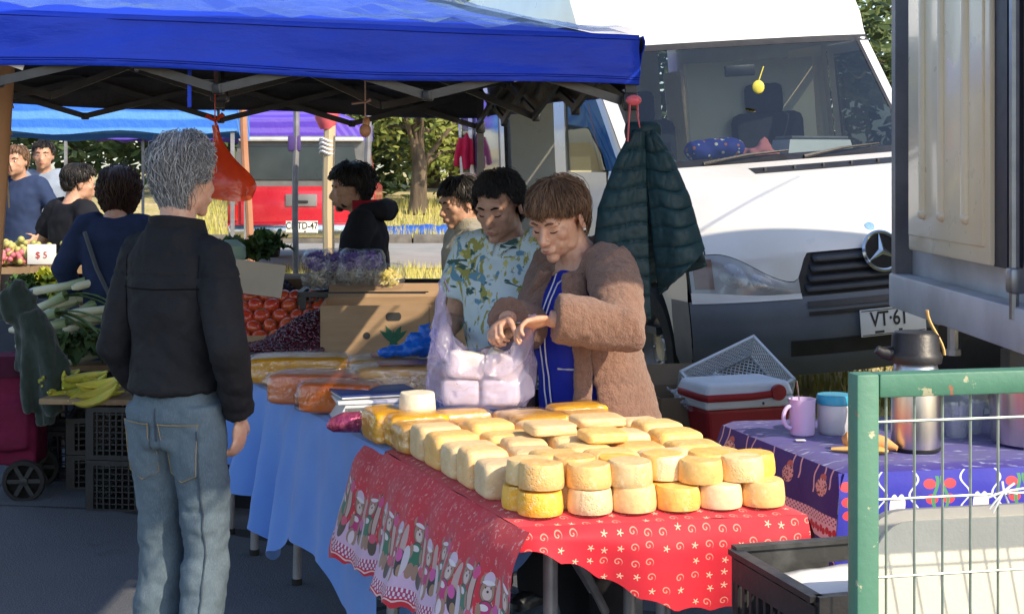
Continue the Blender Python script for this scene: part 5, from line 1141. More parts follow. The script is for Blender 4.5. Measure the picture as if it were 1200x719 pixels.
for j in range(5):
    for i in range(6):
        x = -.19+i*.076+(.038 if j % 2 else 0)+rd.uniform(-.008, .008); y = -.15+j*.072+rd.uniform(-.006, .006)
        z = VZ+.075+.040*j+rd.uniform(-.006, .006)
        q = Rz(R(4)) @ Vector((x, y, 0)); o = mobj('tomato', tm); o.location = (tx.x-.02+q.x, 7.02+q.y, z); o.rotation_euler = (rd.uniform(-1, 1), rd.uniform(-1, 1), rd.uniform(0, 6)); s_ = rd.uniform(.9, 1.14); o.scale = (s_, s_, s_)
        tagp(o, 'ripe red tomato heaped in the cardboard box', 'tomato', 'tomatoes in the cardboard box')
        mobj('calyx', calm, o)
def heap(name, n, fn, r, m_, label, cat, nu=7, nv=5):
    mb = MB(); base = MB(); base.ball((0, 0, 0), 1, nu, nv); bv = base.v; bf = base.f
    for i in range(n):
        c = Vector(fn(i)); s_ = r*random.uniform(.85, 1.15); mb.add([c+Vector(q)*s_ for q in bv], bf)
    return tagp(mb.build(name, m_, None, True, 0), label, cat, None, 'stuff')
CHERRY = mat('cherry_skin', (.10, .006, .02), (.035, .003, .012), .2, 30, 0, coat=.5)
def chf(i):
    u = random.random(); v = random.random(); p = at(lerp(284, 382, u), 404, 6.72); y = 6.62+v*.28
    return (p.x, y, VZ+.02+(.03+.15*sm(0, .9, v)*sm(.0, .9, u))*random.uniform(.8, 1.0))
heap('cherries', 1500, chf, .0125, CHERRY, 'glossy dark cherries heaped in front of the tomatoes', 'cherries')
mb = MB(); mb.box((0, 0, .02), (.44, .3, .04)); o = mb.build('cherry_tray', BLACKPL, None, False); o.location = (at(333, 404, 6.78).x, 6.77, VZ); tagp(o, 'shallow dark tray under the cherries', 'tray')
GRAPE = mat('grape_skin', (.012, .010, .03), (.03, .02, .06), .4, 20, 0)
gx = at(318, 330, 7.55)
def grf(i):
    a = random.uniform(0, 6.28); r = math.sqrt(random.random()); return (gx.x+.19*r*math.cos(a), 7.5+.16*r*math.sin(a), VZ+.15+.17*(1-r*r)*random.uniform(.7, 1))
heap('grapes', 900, grf, .013, GRAPE, 'black grapes heaped beside the leafy greens', 'grapes')
lattice_crate('plastic_crate', 'dark crate holding the black grapes', (gx.x, 7.5, VZ), 0, .42, .36, .2)
KALE = mat('kale_leaf', (.10, .17, .045), (.045, .09, .025), .7, 14, .6, 40, .01, rnd=.1)
def greens(px, py, d, n, rad, label, m_=KALE, name='leafy_greens', curl=.5):
    p = at(px, py, d); rd = random.Random(int(px)); t = thing(name, label, 'greens', (p.x, p.y, p.z))
    mb = MB()
    for i in range(n):
        a = rd.uniform(0, 6.28); e = rd.uniform(.1, 1.3); ln = rad*rd.uniform(.7, 1.1); dv = Vector((math.cos(a)*math.cos(e), math.sin(a)*math.cos(e), math.sin(e))); sdw = dv.cross(up).normalized(); w_ = ln*.38; sv = rd.uniform(0, 99)
        def lf(u, v): s_ = (u-.5)*2; return dv*ln*v+sdw*s_*w_*math.sin(math.pi*min(1, .15+v*.8))+up*(curl*.10*v*v*-1*ln*6+.02*noise.noise(Vector((s_*5+sv, v*6, sv)))+.014*abs(s_)*math.sin(v*34+sv))
        mb.grid(lf, 6, 8)
    mb.build('leaves', m_, t, True, 0); return t
greens(288, 300, 7.55, 46, .16, 'frilly green lettuce heads beside the black grapes'); greens(312, 290, 7.8, 40, .15, 'frilly green lettuce behind the black grapes'); greens(270, 298, 7.9, 36, .15, 'frilly green lettuce nearest the grey haired man')
o = MB().lathe([(0, 0), (.05, .005), (.075, .05), (.07, .10), (.03, .13), (0, .13)], 18).build('cabbage', mat('pale_cabbage', (.30, .42, .34), (.22, .34, .26), .6, 6, .3, 20)); o.location = at(271, 312, 7.3); tagp(o, 'smooth pale green squash in front of the lettuce', 'squash')
mb = MB(); mb.box((0, 0, 0), (.95, .40, .30)); o = mb.build('wooden_box', WOOD, None, False); o.location = (at(290, 300, 7.7).x, 7.72, VZ+.15); tagp(o, 'wooden box raising the lettuce above the table', 'box')
# bags of purple and white flowers in a crate
fx = at(415, 330, 7.25); lattice_crate('plastic_crate', 'black crate under the bagged flowers', (fx.x+.05, 7.28, VZ), R(3), .60, .38, .27, bars=16)
VIO = mat('violet_petal', (.10, .03, .24), (.22, .16, .48), .7, 20, 0); PALEP = mat('pale_petal', (.42, .40, .30), (.30, .27, .18), .8, 16, 0); YEL = mat('yellow_petal', (.72, .60, .12), (.62, .55, .2), .8, 10, 0); BAGF = film('bag_film', (.97, .97, 1), .10, .08, haze=.06, bs=30, bump=1)
def petals(mb, c, r, n, s_, rd):
    for i in range(n):
        dv = Vector((rd.gauss(0, 1), rd.gauss(0, 1), rd.gauss(0, 1))).normalized()*rd.random()**.4; q = Vector(c)+Vector((dv.x*r[0], dv.y*r[1], dv.z*r[2])); ax = Vector((rd.gauss(0, 1), rd.gauss(0, 1), rd.gauss(0, 1))).normalized(); bx = ax.orthogonal().normalized()
        mb.add([q-ax*s_, q+bx*s_*.6, q+ax*s_, q-bx*s_*.6], [(0, 1, 2, 3)])
rd = random.Random(9)
for k in range(5):
    px = 372+k*21; p = at(px, 330, 7.2+.03*(k % 2)); yel = k == 4
    t = thing('flower_bag', 'clear bag of %s on the black crate' % ('yellow and white flowers' if yel else 'purple and white flowers'), 'flower bag', (p.x, p.y, VZ+.27), 0, None if yel else 'bags of purple flowers')
    mb = MB(); petals(mb, (0, 0, .055), (.055, .08, .05), 260, .012, rd); mb.build('pale_blooms', YEL if yel else PALEP, t, False)
    if not yel: mb = MB(); petals(mb, (0, 0, .14), (.058, .09, .045), 320, .013, rd); mb.build('violet_blooms', VIO, t, False)
    w_ = mobj('bag', loaf_mesh('bag', .15, .20, .13 if yel else .20, BAGF, 70+k, 3.5, 10, .18), t)
lattice_crate('plastic_crate', 'low black crate edge lit white by the sun', (at(478, 330, 7.5).x, 7.52, VZ+.0), 0, .34, .3, .29, bars=12)
p = at(318, 335, 6.95); cf = MB(); cf.box((0, 0, 0), (.26, .005, .16)); o = cf.build('cardboard_flap', mat('pale_card', (.52, .45, .36), (.45, .38, .3), .8, 5, .1, 40), None, False); o.location = (at(300, 326, 6.98).x, 6.98, at(300, 326, 6.98).z); o.rotation_euler = (R(-20), R(8), R(6)); tagp(o, 'loose pale cardboard sheet standing behind the tomatoes', 'cardboard')
# ------------------------------------------------------------------ fruit stall on the left
for k in range(2): lattice_crate('plastic_crate', 'black slatted crate under the bananas, %s' % ('lower of two' if k == 0 else 'upper of two'), (-1.72, 6.95, k*.245), R(-6), .42, .36, .243, group='crates under the bananas', bars=12, rows=7)
for k in range(2): lattice_crate('plastic_crate', 'black crate further back beside the trolley, %s' % ('lower of two' if k == 0 else 'upper of two'), (-2.02, 7.42, k*.18), R(10), .36, .30, .178, group='crates beside the trolley', bars=8, rows=4)
for k in range(3):
    o = MB().box((0, 0, 0), (.74, .125, .026), ch=.003).build('plank', WOOD); o.location = (-1.80, 6.83+k*.135, .51); o.rotation_euler.z = R(-4)+k*.01; tagp(o, 'weathered board carrying the bananas, %s' % ('front one', 'middle one', 'back one')[k], 'board', 'boards under the bananas')
BAN = mat('banana_skin', (.70, .56, .08), (.42, .50, .07), .45, 9, .1, 40, rnd=.15)
mb = MB(); pts = [Vector((.085*math.cos(a)-.0, 0, .085*math.sin(a))) for a in [R(-60+i*13) for i in range(11)]]; mb.tube([Vector((p.x*1.25, 0, p.z*1.35)) for p in pts], [.004, .009, .016, .0195, .021, .0215, .021, .019, .014, .008, .006], 7, ell=(1, .95)); banm = mb.mesh('banana', BAN, True, 30); rd = random.Random(2)
for b_i, (px, py, d, n, rz) in enumerate(((84, 440, 6.95, 7, 30), (108, 446, 6.86, 7, 15), (122, 460, 6.74, 6, -10))):
    p = at(px, py, d); t = thing('banana_bunch', ('greenish banana bunch at the back of the board', 'banana bunch in the middle of the board', 'yellower banana bunch at the front of the board')[b_i], 'bananas', (p.x, p.y, .535), R(rz))
    for i in range(n):
        o = mobj('banana', banm, t); o.location = (.02*i*0-.02, -.07+i*.033, .052+.022*(i % 3)); o.rotation_euler = (R(90+rd.uniform(-14, 14)+i*7-20), R(rd.uniform(10, 40)), R(100+i*9+rd.uniform(-8, 8)))
# leeks
lk = thing('produce_bench', 'low bench stacked with leeks behind the bananas', 'bench', (-2.15, 8.0, 0), R(-4))
mb = MB(); mb.box((0, 0, .55), (.95, .7, .03)); mb.build('bench_top', WOOD, lk, False)
for x in (-.42, .42):
    for y in (-.3, .3): mb = MB(); mb.box((x, y, .27), (.04, .04, .54)); mb.build('leg', WOOD, lk, False)
m, n_, l_, b = newmat('leek'); v = coords('Object'); x = xyz(v)[0]; c = mixc(ramp(x+(nz(v, 12)-.5)*.1, -.12, .12), (.72, .70, .52), (.14, .22, .07)); c = mixc(ramp(nz(scl(v, (1, 20, 20)), 10), .5, .7)*.4, c, (.4, .46, .22)); setin(b, 'Base Color', c); setin(b, 'Roughness', .5); LEEK = m; rd = random.Random(6)
for i in range(20):
    t = thing('leek', 'long white and green leek piled on the bench', 'leek', (-2.30+rd.uniform(-.14, .22), 7.62+.05*(i % 6), .62+.05*(i//4)+.035*(i % 6)), 0, 'leeks piled on the bench', (rd.uniform(-.2, .2), R(rd.uniform(-26, -4)), R(rd.uniform(-30, 40))))
    mb = MB(); mb.tube([(-.20, 0, 0), (-.17, 0, 0), (0, .005, 0), (.10, 0, .004)], [.012, .022, .022, .03], 9); mb.build('shank', LEEK, t)
    mb = MB()
    for k in range(5):
        a = rd.uniform(-.5, .5); b2 = rd.uniform(-.3, .4)
        mb.grid(lambda u, v: (.06+.30*v, (u-.5)*.05*(1-v*.75)+a*v*v*.25, b2*v*.2-.16*v*v+.012*abs(u-.5)), 3, 6)
    mb.build('leaves', LEEK, t, True, 0)
greens(92, 408, 7.5, 26, .13, 'drooping dark green leek tops over the bench edge', mat('dark_herb', (.04, .09, .03), (.09, .13, .05), .7, 10, .3, 40), 'herb_bundle', 1.2)
greens(66, 402, 7.45, 24, .13, 'big spread of green corn husks beside the trolley', KALE, 'herb_bundle', 1.0); greens(104, 398, 7.5, 24, .12, 'leafy tops lying over the leeks', MATS['dark_herb'], 'herb_bundle', 1.0)
greens(78, 345, 8.2, 30, .13, 'bundle of yellow flowering greens behind the leeks', mat('yellow_green', (.50, .48, .05), (.20, .28, .04), .7, 9, .2, 30), 'herb_bundle', .6)
for k in range(2): lattice_crate('plastic_crate', 'dark crate in front of the leek bench, %s' % ('lower', 'upper')[k], (-2.13, 7.58, .001+k*.262), 0, .5, .28, .26, group='crates in front of the leek bench', bars=10)
# far fruit table, price board
ftb = thing('fruit_table', 'far stall table heaped with pale fruit and flowers', 'table', (-3.25, 9.6, .0), R(5))
mb = MB(); mb.box((0, 0, .95), (1.5, .9, .04)); mb.build('table_top', WOOD, ftb, False)
for x in (-.7, .7): mb = MB(); mb.bar((x, -.4, h(-3, 9)), (x*.6, -.4, .94), .04, .04); mb.build('leg', WOOD, ftb, False); mb = MB(); mb.bar((x, .4, h(-3, 9)), (x, .4, .94), .04, .04); mb.build('leg', WOOD, ftb, False)
heap('fruit_heap', 260, lambda i: (-3.25+random.gauss(0, .22), 9.4+random.uniform(-.2, .35), .98+max(0, .14-.25*abs(random.gauss(0, .35)))*random.random()+.02), .022, mat('lime_fruit', (.32, .36, .10), (.5, .42, .15), .5, 3, 0), 'yellow green fruit heaped on the far table', 'fruit')
heap('pink_fruit_heap', 220, lambda i: (-3.28+random.gauss(0, .12), 9.2+random.uniform(-.05, .2), 1.0+random.random()*.07), .02, mat('pink_fruit', (.5, .12, .15), (.6, .25, .25), .5, 3, 0), 'pinkish fruit heaped in the middle of the far table', 'fruit')
p = at(49, 298, 8.9); sg = thing('price_board', 'white price board with red figures on the far fruit stall', 'sign', p, R(3))
mb = MB(); mb.box((0, 0, 0), (.17, .01, .12), ch=.003); mb.build('board', PAPER, sg); mb = MB(); mb.bar((-.08, .01, -.06), (-.08, .01, -.28), .015, .015); mb.build('stake', WOOD, sg, False)
text('figures', '$ 5', .055, RED, sg, Matrix.Translation((0, -.007, -.005)) @ Matrix.Rotation(R(90), 4, 'X'), .001)
for k, (px, py) in enumerate(((28, 338), (55, 332), (70, 345))): greens(px, py, 8.6+.1*k, 30, .15, ('dark leafy bundle under the price board', 'leafy bundle beside the yellow greens', 'leafy bundle next to the leeks')[k], (KALE, MATS['yellow_green'], MATS['dark_herb'])[k], 'herb_bundle', .6)
mb = MB(); mb.box((0, 0, .41), (.8, .6, .8)); o = mb.build('stall_block', mat('stall_cloth', (.06, .07, .09), None, .9), None, False); o.location = (at(45, 330, 8.7).x, 8.75, 0.02); tagp(o, 'dark draped stall block under the herbs', 'stall')
# shopping trolley with maroon bag and green jacket over the handle
tp = at(28, 563, 7.0); tr = thing('shopping_trolley', 'maroon wheeled shopping trolley', 'trolley', (tp.x, 7.0, 0), R(6))
MAR = mat('maroon_cloth', (.16, .012, .045), (.12, .01, .035), .8, 8, .3, 60)
for y in (-.0, .34):
    M = Matrix.Translation((0, y, .102)) @ Matrix.Rotation(R(90), 4, 'X'); mb = MB(); mb.lathe([(.078, -.018), (.096, -.016), (.102, 0), (.096, .016), (.078, .018), (.078, -.018)], 28, M); wo = mb.build('wheel', RUBBER, tr)
    mb = MB(); mb.lathe([(0, -.02), (.02, -.018), (.02, .018), (0, .02)], 12, M)
    for k in range(6): a = k*math.pi/3; mb.bar(M @ Vector((0, 0, 0)), M @ Vector((.082*math.cos(a), .082*math.sin(a), 0)), .014, .02)
    mb.build('spokes', BLACKPL, wo, False)
mb = MB(); mb.tube([(-.02, .0, .10), (-.02, .34, .10)], .008, 8); mb.tube([(-.03, .05, .10), (-.035, .05, .7), (-.03, .05, .98), (-.03, .3, .98), (-.035, .3, .7), (-.03, .3, .10)], .009, 8); mb.build('frame', GREYTUBE, tr)
o = remesh(MB().box((-.10, .17, .42), (.30, .27, .52)).box((-.10, .03, .36), (.24, .06, .22)), 'bag', MAR, tr, .014, 6, lambda p, n: .012*noise.noise(p*9)+.005*noise.noise(p*26))
mb = MB(); mb.grid(lambda u, v: (-.245+.3*u, .024-.012*math.sin(u*3.14), .69-.10*v), 12, 4); mb.build('flap', mat('maroon_dark', (.07, .01, .03), None, .8), o, True, 0)
JG = mat('dark_green_fleece', (.042, .058, .048), (.026, .038, .031), .95, 14, .7, 160, sheen=.3)
jm = MB(); jm.ball((-.05, -.01, .93), (.075, .055, .085)); jm.tube([(-.09, 0, .86), (-.08, -.01, .97), (-.02, 0, 1.01), (.03, 0, .94)], [.035, .05, .05, .045], 12)
for xb, zb, r_, yb in ((-.02, .62, .042, .02), (.045, .44, .048, -.03), (.11, .37, .05, -.005), (.165, .43, .046, -.035), (.205, .52, .04, .0)):
    jm.tube([(-.03+xb*.2, 0, .96), (xb*.55, yb*.6, .80), (xb*.85, yb, .64), (xb, yb, zb)], [.035, r_, r_*1.15, r_], 12, ell=(1, .8))
jm.tube([(.03, -.03, .90), (.10, -.05, .72), (.15, -.055, .60), (.14, -.055, .545)], [.045, .05, .042, .036], 12)
o = remesh(jm, 'jacket', JG, None, .011, 5, lambda p, n: .022*noise.noise(Vector((p.x*22+p.z*5, p.y*8, p.z*5)))+.010*abs(noise.noise(Vector((p.x*38+p.z*9, p.y*12, p.z*8))))+.004*noise.noise(p*50)); o.location = (tp.x, 7.0, 0); tagp(o, 'dark green fleece jacket draped over the trolley handle', 'jacket')
# ------------------------------------------------------------------ hanging things
ORB = film('orange_film', (1, .35, .2), .05, .2, haze=.72, hazec=(.80, .10, .03), bs=16, bump=.9)
p = at(252, 142, 5.35); ob = thing('plastic_bag', 'orange red plastic bag hanging knotted from the tent frame', 'bag', p)
mb = MB(); mb.grid(lambda u, v: ((.012+.085*sm(.12, .8, v)*(1-.12*sm(.85, 1, v)))*math.cos(u*6.283)*(1+.18*noise.noise(Vector((math.cos(u*6.28)*2, math.sin(u*6.28)*2, v*3))))+.045*v, (.012+.05*sm(.12, .8, v))*math.sin(u*6.283), -.015-.255*v-.02*v*math.cos(u*6.283+1)), 48, 20, cu=True); mb.ball((.045, 0, -.262), (.08, .045, .018)); mb.build('sack', ORB, ob, True, 0)
mb = MB(); mb.tube([(-.03, 0, .02), (0, 0, .0), (.01, 0, -.03)], [.02, .009, .012], 8, ell=(1, .5)); mb.tube([(.03, 0, .025), (0, 0, .0)], [.018, .008], 8, ell=(1, .5)); mb.bar((0, 0, 0), (0, 0, .12), .004, .004); mb.build('knot', ORB, ob)
p = at(428, 120, 5.5); on = thing('garlic_charm', 'string of garlic with ribbon hanging from the tent frame', 'charm', p)
mb = MB(); mb.ball((0, 0, -.105), (.022, .022, .026)); mb.ball((.004, 0, -.075), (.014, .014, .022)); mb.build('bulb', mat('onion', (.55, .22, .1), (.62, .42, .3), .5, 20, .2, 60), on)
mb = MB(); mb.tube([(0, 0, .1), (0, 0, -.07)], .003, 5); mb.tube([(-.05, 0, -.005), (0, 0, 0), (.02, 0, .01)], [.01, .008, .014], 8, ell=(1, .5)); mb.build('ribbon', mat('pale_ribbon', (.62, .4, .34), None, .6), on)
p = at(742, 118, 4.86); rb = thing('pink_ribbon', 'pink plastic ribbon knotted round the tent leg', 'ribbon', p)
mb = MB(); mb.ball((0, -.02, .0), (.026, .018, .018)); mb.tube([(-.012, -.02, 0), (-.016, -.024, -.07), (-.02, -.022, -.135)], [.01, .008, .009], 6, ell=(1, .4)); mb.tube([(.012, -.02, 0), (.014, -.024, -.06), (.02, -.022, -.09)], [.01, .007, .005], 6, ell=(1, .4)); mb.tube([(0, .04, 0), (0, -.02, 0)], .006, 6); mb.build('knot', PINK, rb)
# teal puffer jacket on the tent leg
m, n_, l_, b = newmat('teal_quilt'); v = coords('Object'); c = mixc(ramp(nz(v, 7, 4), .3, .7), (.008, .035, .045), (.005, .024, .032)); setin(b, 'Base Color', c); setin(b, 'Roughness', .55); setin(b, 'Specular IOR Level', .3); bumpn(b, nz(v, 40, 4), .4, .008); TEAL = m
pj = thing('puffer_jacket', 'dark teal quilted puffer jacket hanging on the tent leg', 'jacket', (.435, 4.93, 0))
def puff(a0, a1, r0, r1, z0, z1, seed, nb=9):
    def fn(u, v):
        a = R(lerp(a0, a1, u)); z = lerp(z0, z1, v)-.03*math.sin(u*9+seed)*v
        q = .012*abs(math.sin(v*nb*math.pi))**.6; r = lerp(r0, r1, v**.8)*(1+.10*math.sin(u*7+seed)*v)+q*(.4+.6*v)+.008*noise.noise(Vector((u*6, v*6, seed)))
        return (r*math.cos(a)*1.0, r*math.sin(a)*.55-.02, z)
    return fn
def ptab(tb, v):
    for a, b_ in zip(tb, tb[1:]):
        if v <= b_[0]: return lerp(a[1], b_[1], (v-a[0])/(b_[0]-a[0]))
    return tb[-1][1]
def quilt(xl, xr, zt, zl, zr, bulge, seed, nb=8, y0=-.05):
    def fn(u, v):
        a_, b_ = ptab(xl, v), ptab(xr, v); x = lerp(a_, b_, u); z = lerp(zt, lerp(zl, zr, u), v)
        st = (zt-z)/.062+.15*math.sin(x*14+seed)+.25*noise.noise(Vector((u*2, v*2, seed))); q = .010*(1-(1-abs(math.sin(st*math.pi)))**3)
        f_ = .014*v*math.sin(u*5.5+seed)+.012*noise.noise(Vector((u*3, v*3, seed+2)))+.003*noise.noise(Vector((u*9, v*22, seed)))
        return (x, y0-bulge*math.sin(math.pi*min(1, .08+u*.9))*(.35+.65*v)-q-f_, z)
    return fn
mb = MB(); mb.grid(quilt([(0, -.035), (.15, -.085), (.45, -.15), (1, -.185)], [(0, .0), (.3, .005), (1, .02)], 1.70, 1.14, 1.08, .05, 1, 8), 40, 100); mb.build('left_front', TEAL, pj, True, 0, .014)
mb = MB(); mb.grid(quilt([(0, .0), (.3, .012), (1, .05)], [(0, .035), (.2, .085), (.55, .145), (1, .195)], 1.70, 1.16, 1.31, .06, 4, 8, -.045), 44, 100); mb.build('right_front', TEAL, pj, True, 0, .014)
mb = MB(); mb.grid(quilt([(0, -.04), (.2, -.08), (1, -.17)], [(0, .04), (.2, .08), (1, .22)], 1.70, 1.12, 1.25, -.05, 7, 8, .03), 40, 70); mb.build('back_panel', TEAL, pj, True, 0, .012)
mb = MB(); mb.tube([Vector((.05*math.cos(a), .04*math.sin(a)-.02, 1.70)) for a in [i*math.pi/8 for i in range(17)]], [.022]*17, 8, ell=(.6, 1.4)); mb.build('collar', TEAL, pj)
# red garment on the van's far end
p = at(546, 160, 11.6); rg = thing('red_jacket', 'bright red jacket hanging at the rear of the van', 'jacket', (p.x, 11.6, p.z))
REDC = mat('red_cloth', (.62, .02, .07), (.48, .015, .05), .8, 8, .3, 40)
rg.scale = (.5, .5, .62)
o = remesh(MB().tube([(0, 0, .05), (.0, 0, -.02), (0, 0, -.3), (.01, 0, -.42)], [.03, .09, .12, .12], 14, ell=(1, .5)).tube([(-.08, 0, -.02), (-.14, 0, -.25), (-.15, 0, -.38)], [.04, .05, .045], 10).tube([(.08, 0, -.02), (.12, 0, -.25), (.13, 0, -.36)], [.04, .05, .045], 10), 'cloth', REDC, rg, .016, 4, lambda p, n: .02*noise.noise(Vector((p.x*18, 0, p.z*5))))
mb = MB(); mb.tube([(0, 0, .05), (.0, 0, .09), (.12, .03, .1)], .006, 6); mb.build('hanger_hook', STEEL, rg)
# aisle awning over the walkway, out of the picture, whose shade falls on the sellers
aw = thing('aisle_awning', 'blue awning stretched high over the aisle on ropes', 'awning', (0, 0, 0))
AWP = [Vector((.50, 2.16, 2.62)), Vector((1.12, 2.46, 2.62)), Vector((1.12, 4.90, 2.62)), Vector((-1.6, 3.80, 2.62))]
AWQ = [Vector((1.135, 3.20, 2.62)), Vector((2.5, 3.62, 2.62)), Vector((2.0, 5.65, 2.62)), Vector((1.135, 5.05, 2.62))]
for W_Q in (AWP, AWQ):
    mb = MB(); mb.grid(lambda u, v: W_Q[0].lerp(W_Q[1], u).lerp(W_Q[3].lerp(W_Q[2], u), v)+Vector((0, 0, -.06*math.sin(3.14*u)*math.sin(3.14*v))), 16, 16); mb.build('sheet', TBLUE, aw, True, 0, .004)
mb = MB(); mb.tube([(1.127, 2.3, 2.63), (1.127, 5.2, 2.63)], .006, 5); mb.build('rope', PAPER, aw)
AWP = [AWP[0], AWQ[1], AWQ[2], AWP[3]]
for q, e in zip(AWP, ((.7, 1.8, 3.6), (3.2, 3.0, 3.6), (3.4, 6.4, 3.4), (-3.2, 3.6, 3.6))):
    mb = MB(); mb.tube([q, Vector(e)], .006, 5); mb.build('rope', PAPER, aw)
# ------------------------------------------------------------------ people
SKIN = mat('skin', (.61, .365, .26), (.52, .27, .18), .48, 38, .35, 330, .0018, sub=.15)
SKIN2 = mat('skin_tan', (.53, .31, .21), (.43, .23, .15), .56, 38, .35, 330, .0018, sub=.12)
LIPM = mat('lips', (.42, .14, .11), None, .45, 20, 0)
EYEW = mat('eye_white', (.7, .68, .65), None, .2, 5, 0); EYED = mat('eye_dark', (.02, .012, .008), None, .1, 5, 0)
def ik(s, t, l1, l2, pole):
    s, t, pole = Vector(s), Vector(t), Vector(pole); d = t-s; L = min(d.length, (l1+l2)*.995); u = d.normalized()
    a = (l1*l1-l2*l2+L*L)/(2*L); hh = math.sqrt(max(0, l1*l1-a*a)); pv = (pole-u*pole.dot(u)).normalized(); return s+u*a+pv*hh
def hand(mb, w_, d, n, side, curl=.5, s=1.0, spread=.12):       # wrist, finger direction, palm normal
    d = Vector(d).normalized(); n = Vector(n); n = (n-d*n.dot(d)).normalized(); x = d.cross(n)*side; w_ = Vector(w_)
    M = Matrix((x, d, n)).transposed().to_4x4(); M.translation = w_+d*.045*s
    mb.ball((0, 0, 0), (.038*s, .050*s, .015*s), 14, 9, M); mb.ball((.012*s, -.01*s, .004*s), (.026*s, .045*s, .018*s), 12, 8, M)
    for i, (off, ln) in enumerate(((.029, .072), (.010, .080), (-.010, .075), (-.028, .058))):
        p = w_+d*(.083-.004*abs(i-1))*s+x*off*s; dr = (d+x*(off*spread*18)).normalized(); pts = [p-dr*.02*s]; c = 0
        for k, f in enumerate((.45, .32, .23)):
            c += curl*(.75 if k == 0 else .95); v = dr*math.cos(c)+n*math.sin(c); pts.append(p); p = p+v*ln*f*s
        pts.append(p); mb.tube(pts, [.0085*s, .009*s, .0085*s, .0078*s, .0062*s], 9); mb.ball(p, .0064*s, 8, 6)
    p = w_+d*.03*s+x*.028*s; pts = [p]; v = (d*.7+x*.75+n*.25).normalized()
    for k, f in enumerate((.034, .028, .024)): p = p+v*f*s; pts.append(p); v = (v+n*.35*curl-x*.32*curl).normalized()
    mb.tube(pts, [.013*s, .0112*s, .0098*s, .0075*s], 9); mb.ball(p, .0078*s, 8, 6)
def head_blobs(mb, M, f=1.0, female=False, nose=1.0):
    b_ = lambda c, r: mb.ball(c, tuple(k*1.0 for k in r) if isinstance(r, tuple) else r, 18, 12, M)
    b_((0, -.012, .042), (.074, .094, .078)); b_((0, .024, -.02), (.064, .069, .088)); b_((0, .046, -.052), (.048, .045, .050))
    b_((0, .076, -.092), (.022, .018, .018)); b_((-.041, .02, -.058), (.020, .036, .030)); b_((.041, .02, -.058), (.020, .036, .030))
    for s_ in (-1, 1):
        b_((s_*.038, .060, -.016), (.026, .022, .024)); b_((s_*.027, .058, -.045), (.025, .024, .030)); b_((s_*.030, .080, .022), (.026, .010, .009))
        b_((s_*.030, .074, .004), (.0155, .0125, .011))                                                     # lids over the eyeballs
        b_((s_*.0125, .102, -.032), (.009, .009, .008))
        me_ = M @ Matrix.Translation((s_*.076, -.008, -.004)) @ Euler((R(-10), 0, s_*R(-22))).to_matrix().to_4x4()
        mb.ball((0, 0, 0), (.007, .020, .031), 12, 9, me_); mb.ball((s_*.004, .0, -.022), (.006, .010, .011), 10, 7, me_)
    b_((0, .074, .03), (.05, .020, .026))
    mb.tube([M @ Vector(q) for q in ((0, .084, .018), (0, .097, -.008), (0, .110*nose+(1-nose)*.1, -.028))], [.008, .010, .0125*nose], 10); b_((0, .108, -.030), .0125*nose)
    b_((0, .094, -.060), (.026, .012, .014)); b_((0, .098, -.055), (.021, .007, .0055)); b_((0, .096, -.066), (.018, .008, .0065))
def head_parts(t, M, hair=None, brow=(.03, .02, .015), closed=True):
    bm_ = mat('brow_%d' % int(brow[0]*1000), brow, None, .8, 20, 0)
    for s_ in (-1, 1):
        mb = MB(); mb.tube([M @ Vector((s_*x, y, z)) for x, y, z in ((.013, .093, .023), (.028, .093, .029), (.043, .082, .026), (.052, .070, .019))], [.0028, .0042, .0036, .0015], 6, ell=(1.0, 1.0)); mb.build('eyebrow', bm_, t)
        mb = MB()
        if closed:   # lowered lids: lash line
            mb.tube([M @ Vector((s_*x, y, z)) for x, y, z in ((.016, .0835, -.001), (.024, .0875, -.0045), (.034, .086, -.005), (.045, .076, -.001))], [.0011, .0019, .0021, .0012], 6); mb.build('eyelash', EYED, t)
        else:
            mb.ball((s_*.030, .0765, .004), (.012, .0105, .0075), 12, 8, M); e = mb.build('eye', EYEW, t); mb = MB(); mb.ball((s_*.030, .083, .003), (.006, .005, .006), 10, 7, M); mb.build('iris', EYED, e)
    mb = MB(); mb.tube([M @ Vector(q) for q in ((-.022, .094, -.061), (-.008, .1035, -.0585), (0, .1045, -.060), (.008, .1035, -.0585), (.022, .094, -.061))], [.001, .0032, .0030, .0032, .001], 7); mb.tube([M @ Vector(q) for q in ((-.017, .0955, -.066), (0, .104, -.0675), (.017, .0955, -.066))], [.001, .0040, .001], 7); mb.build('lips', LIPM, t)
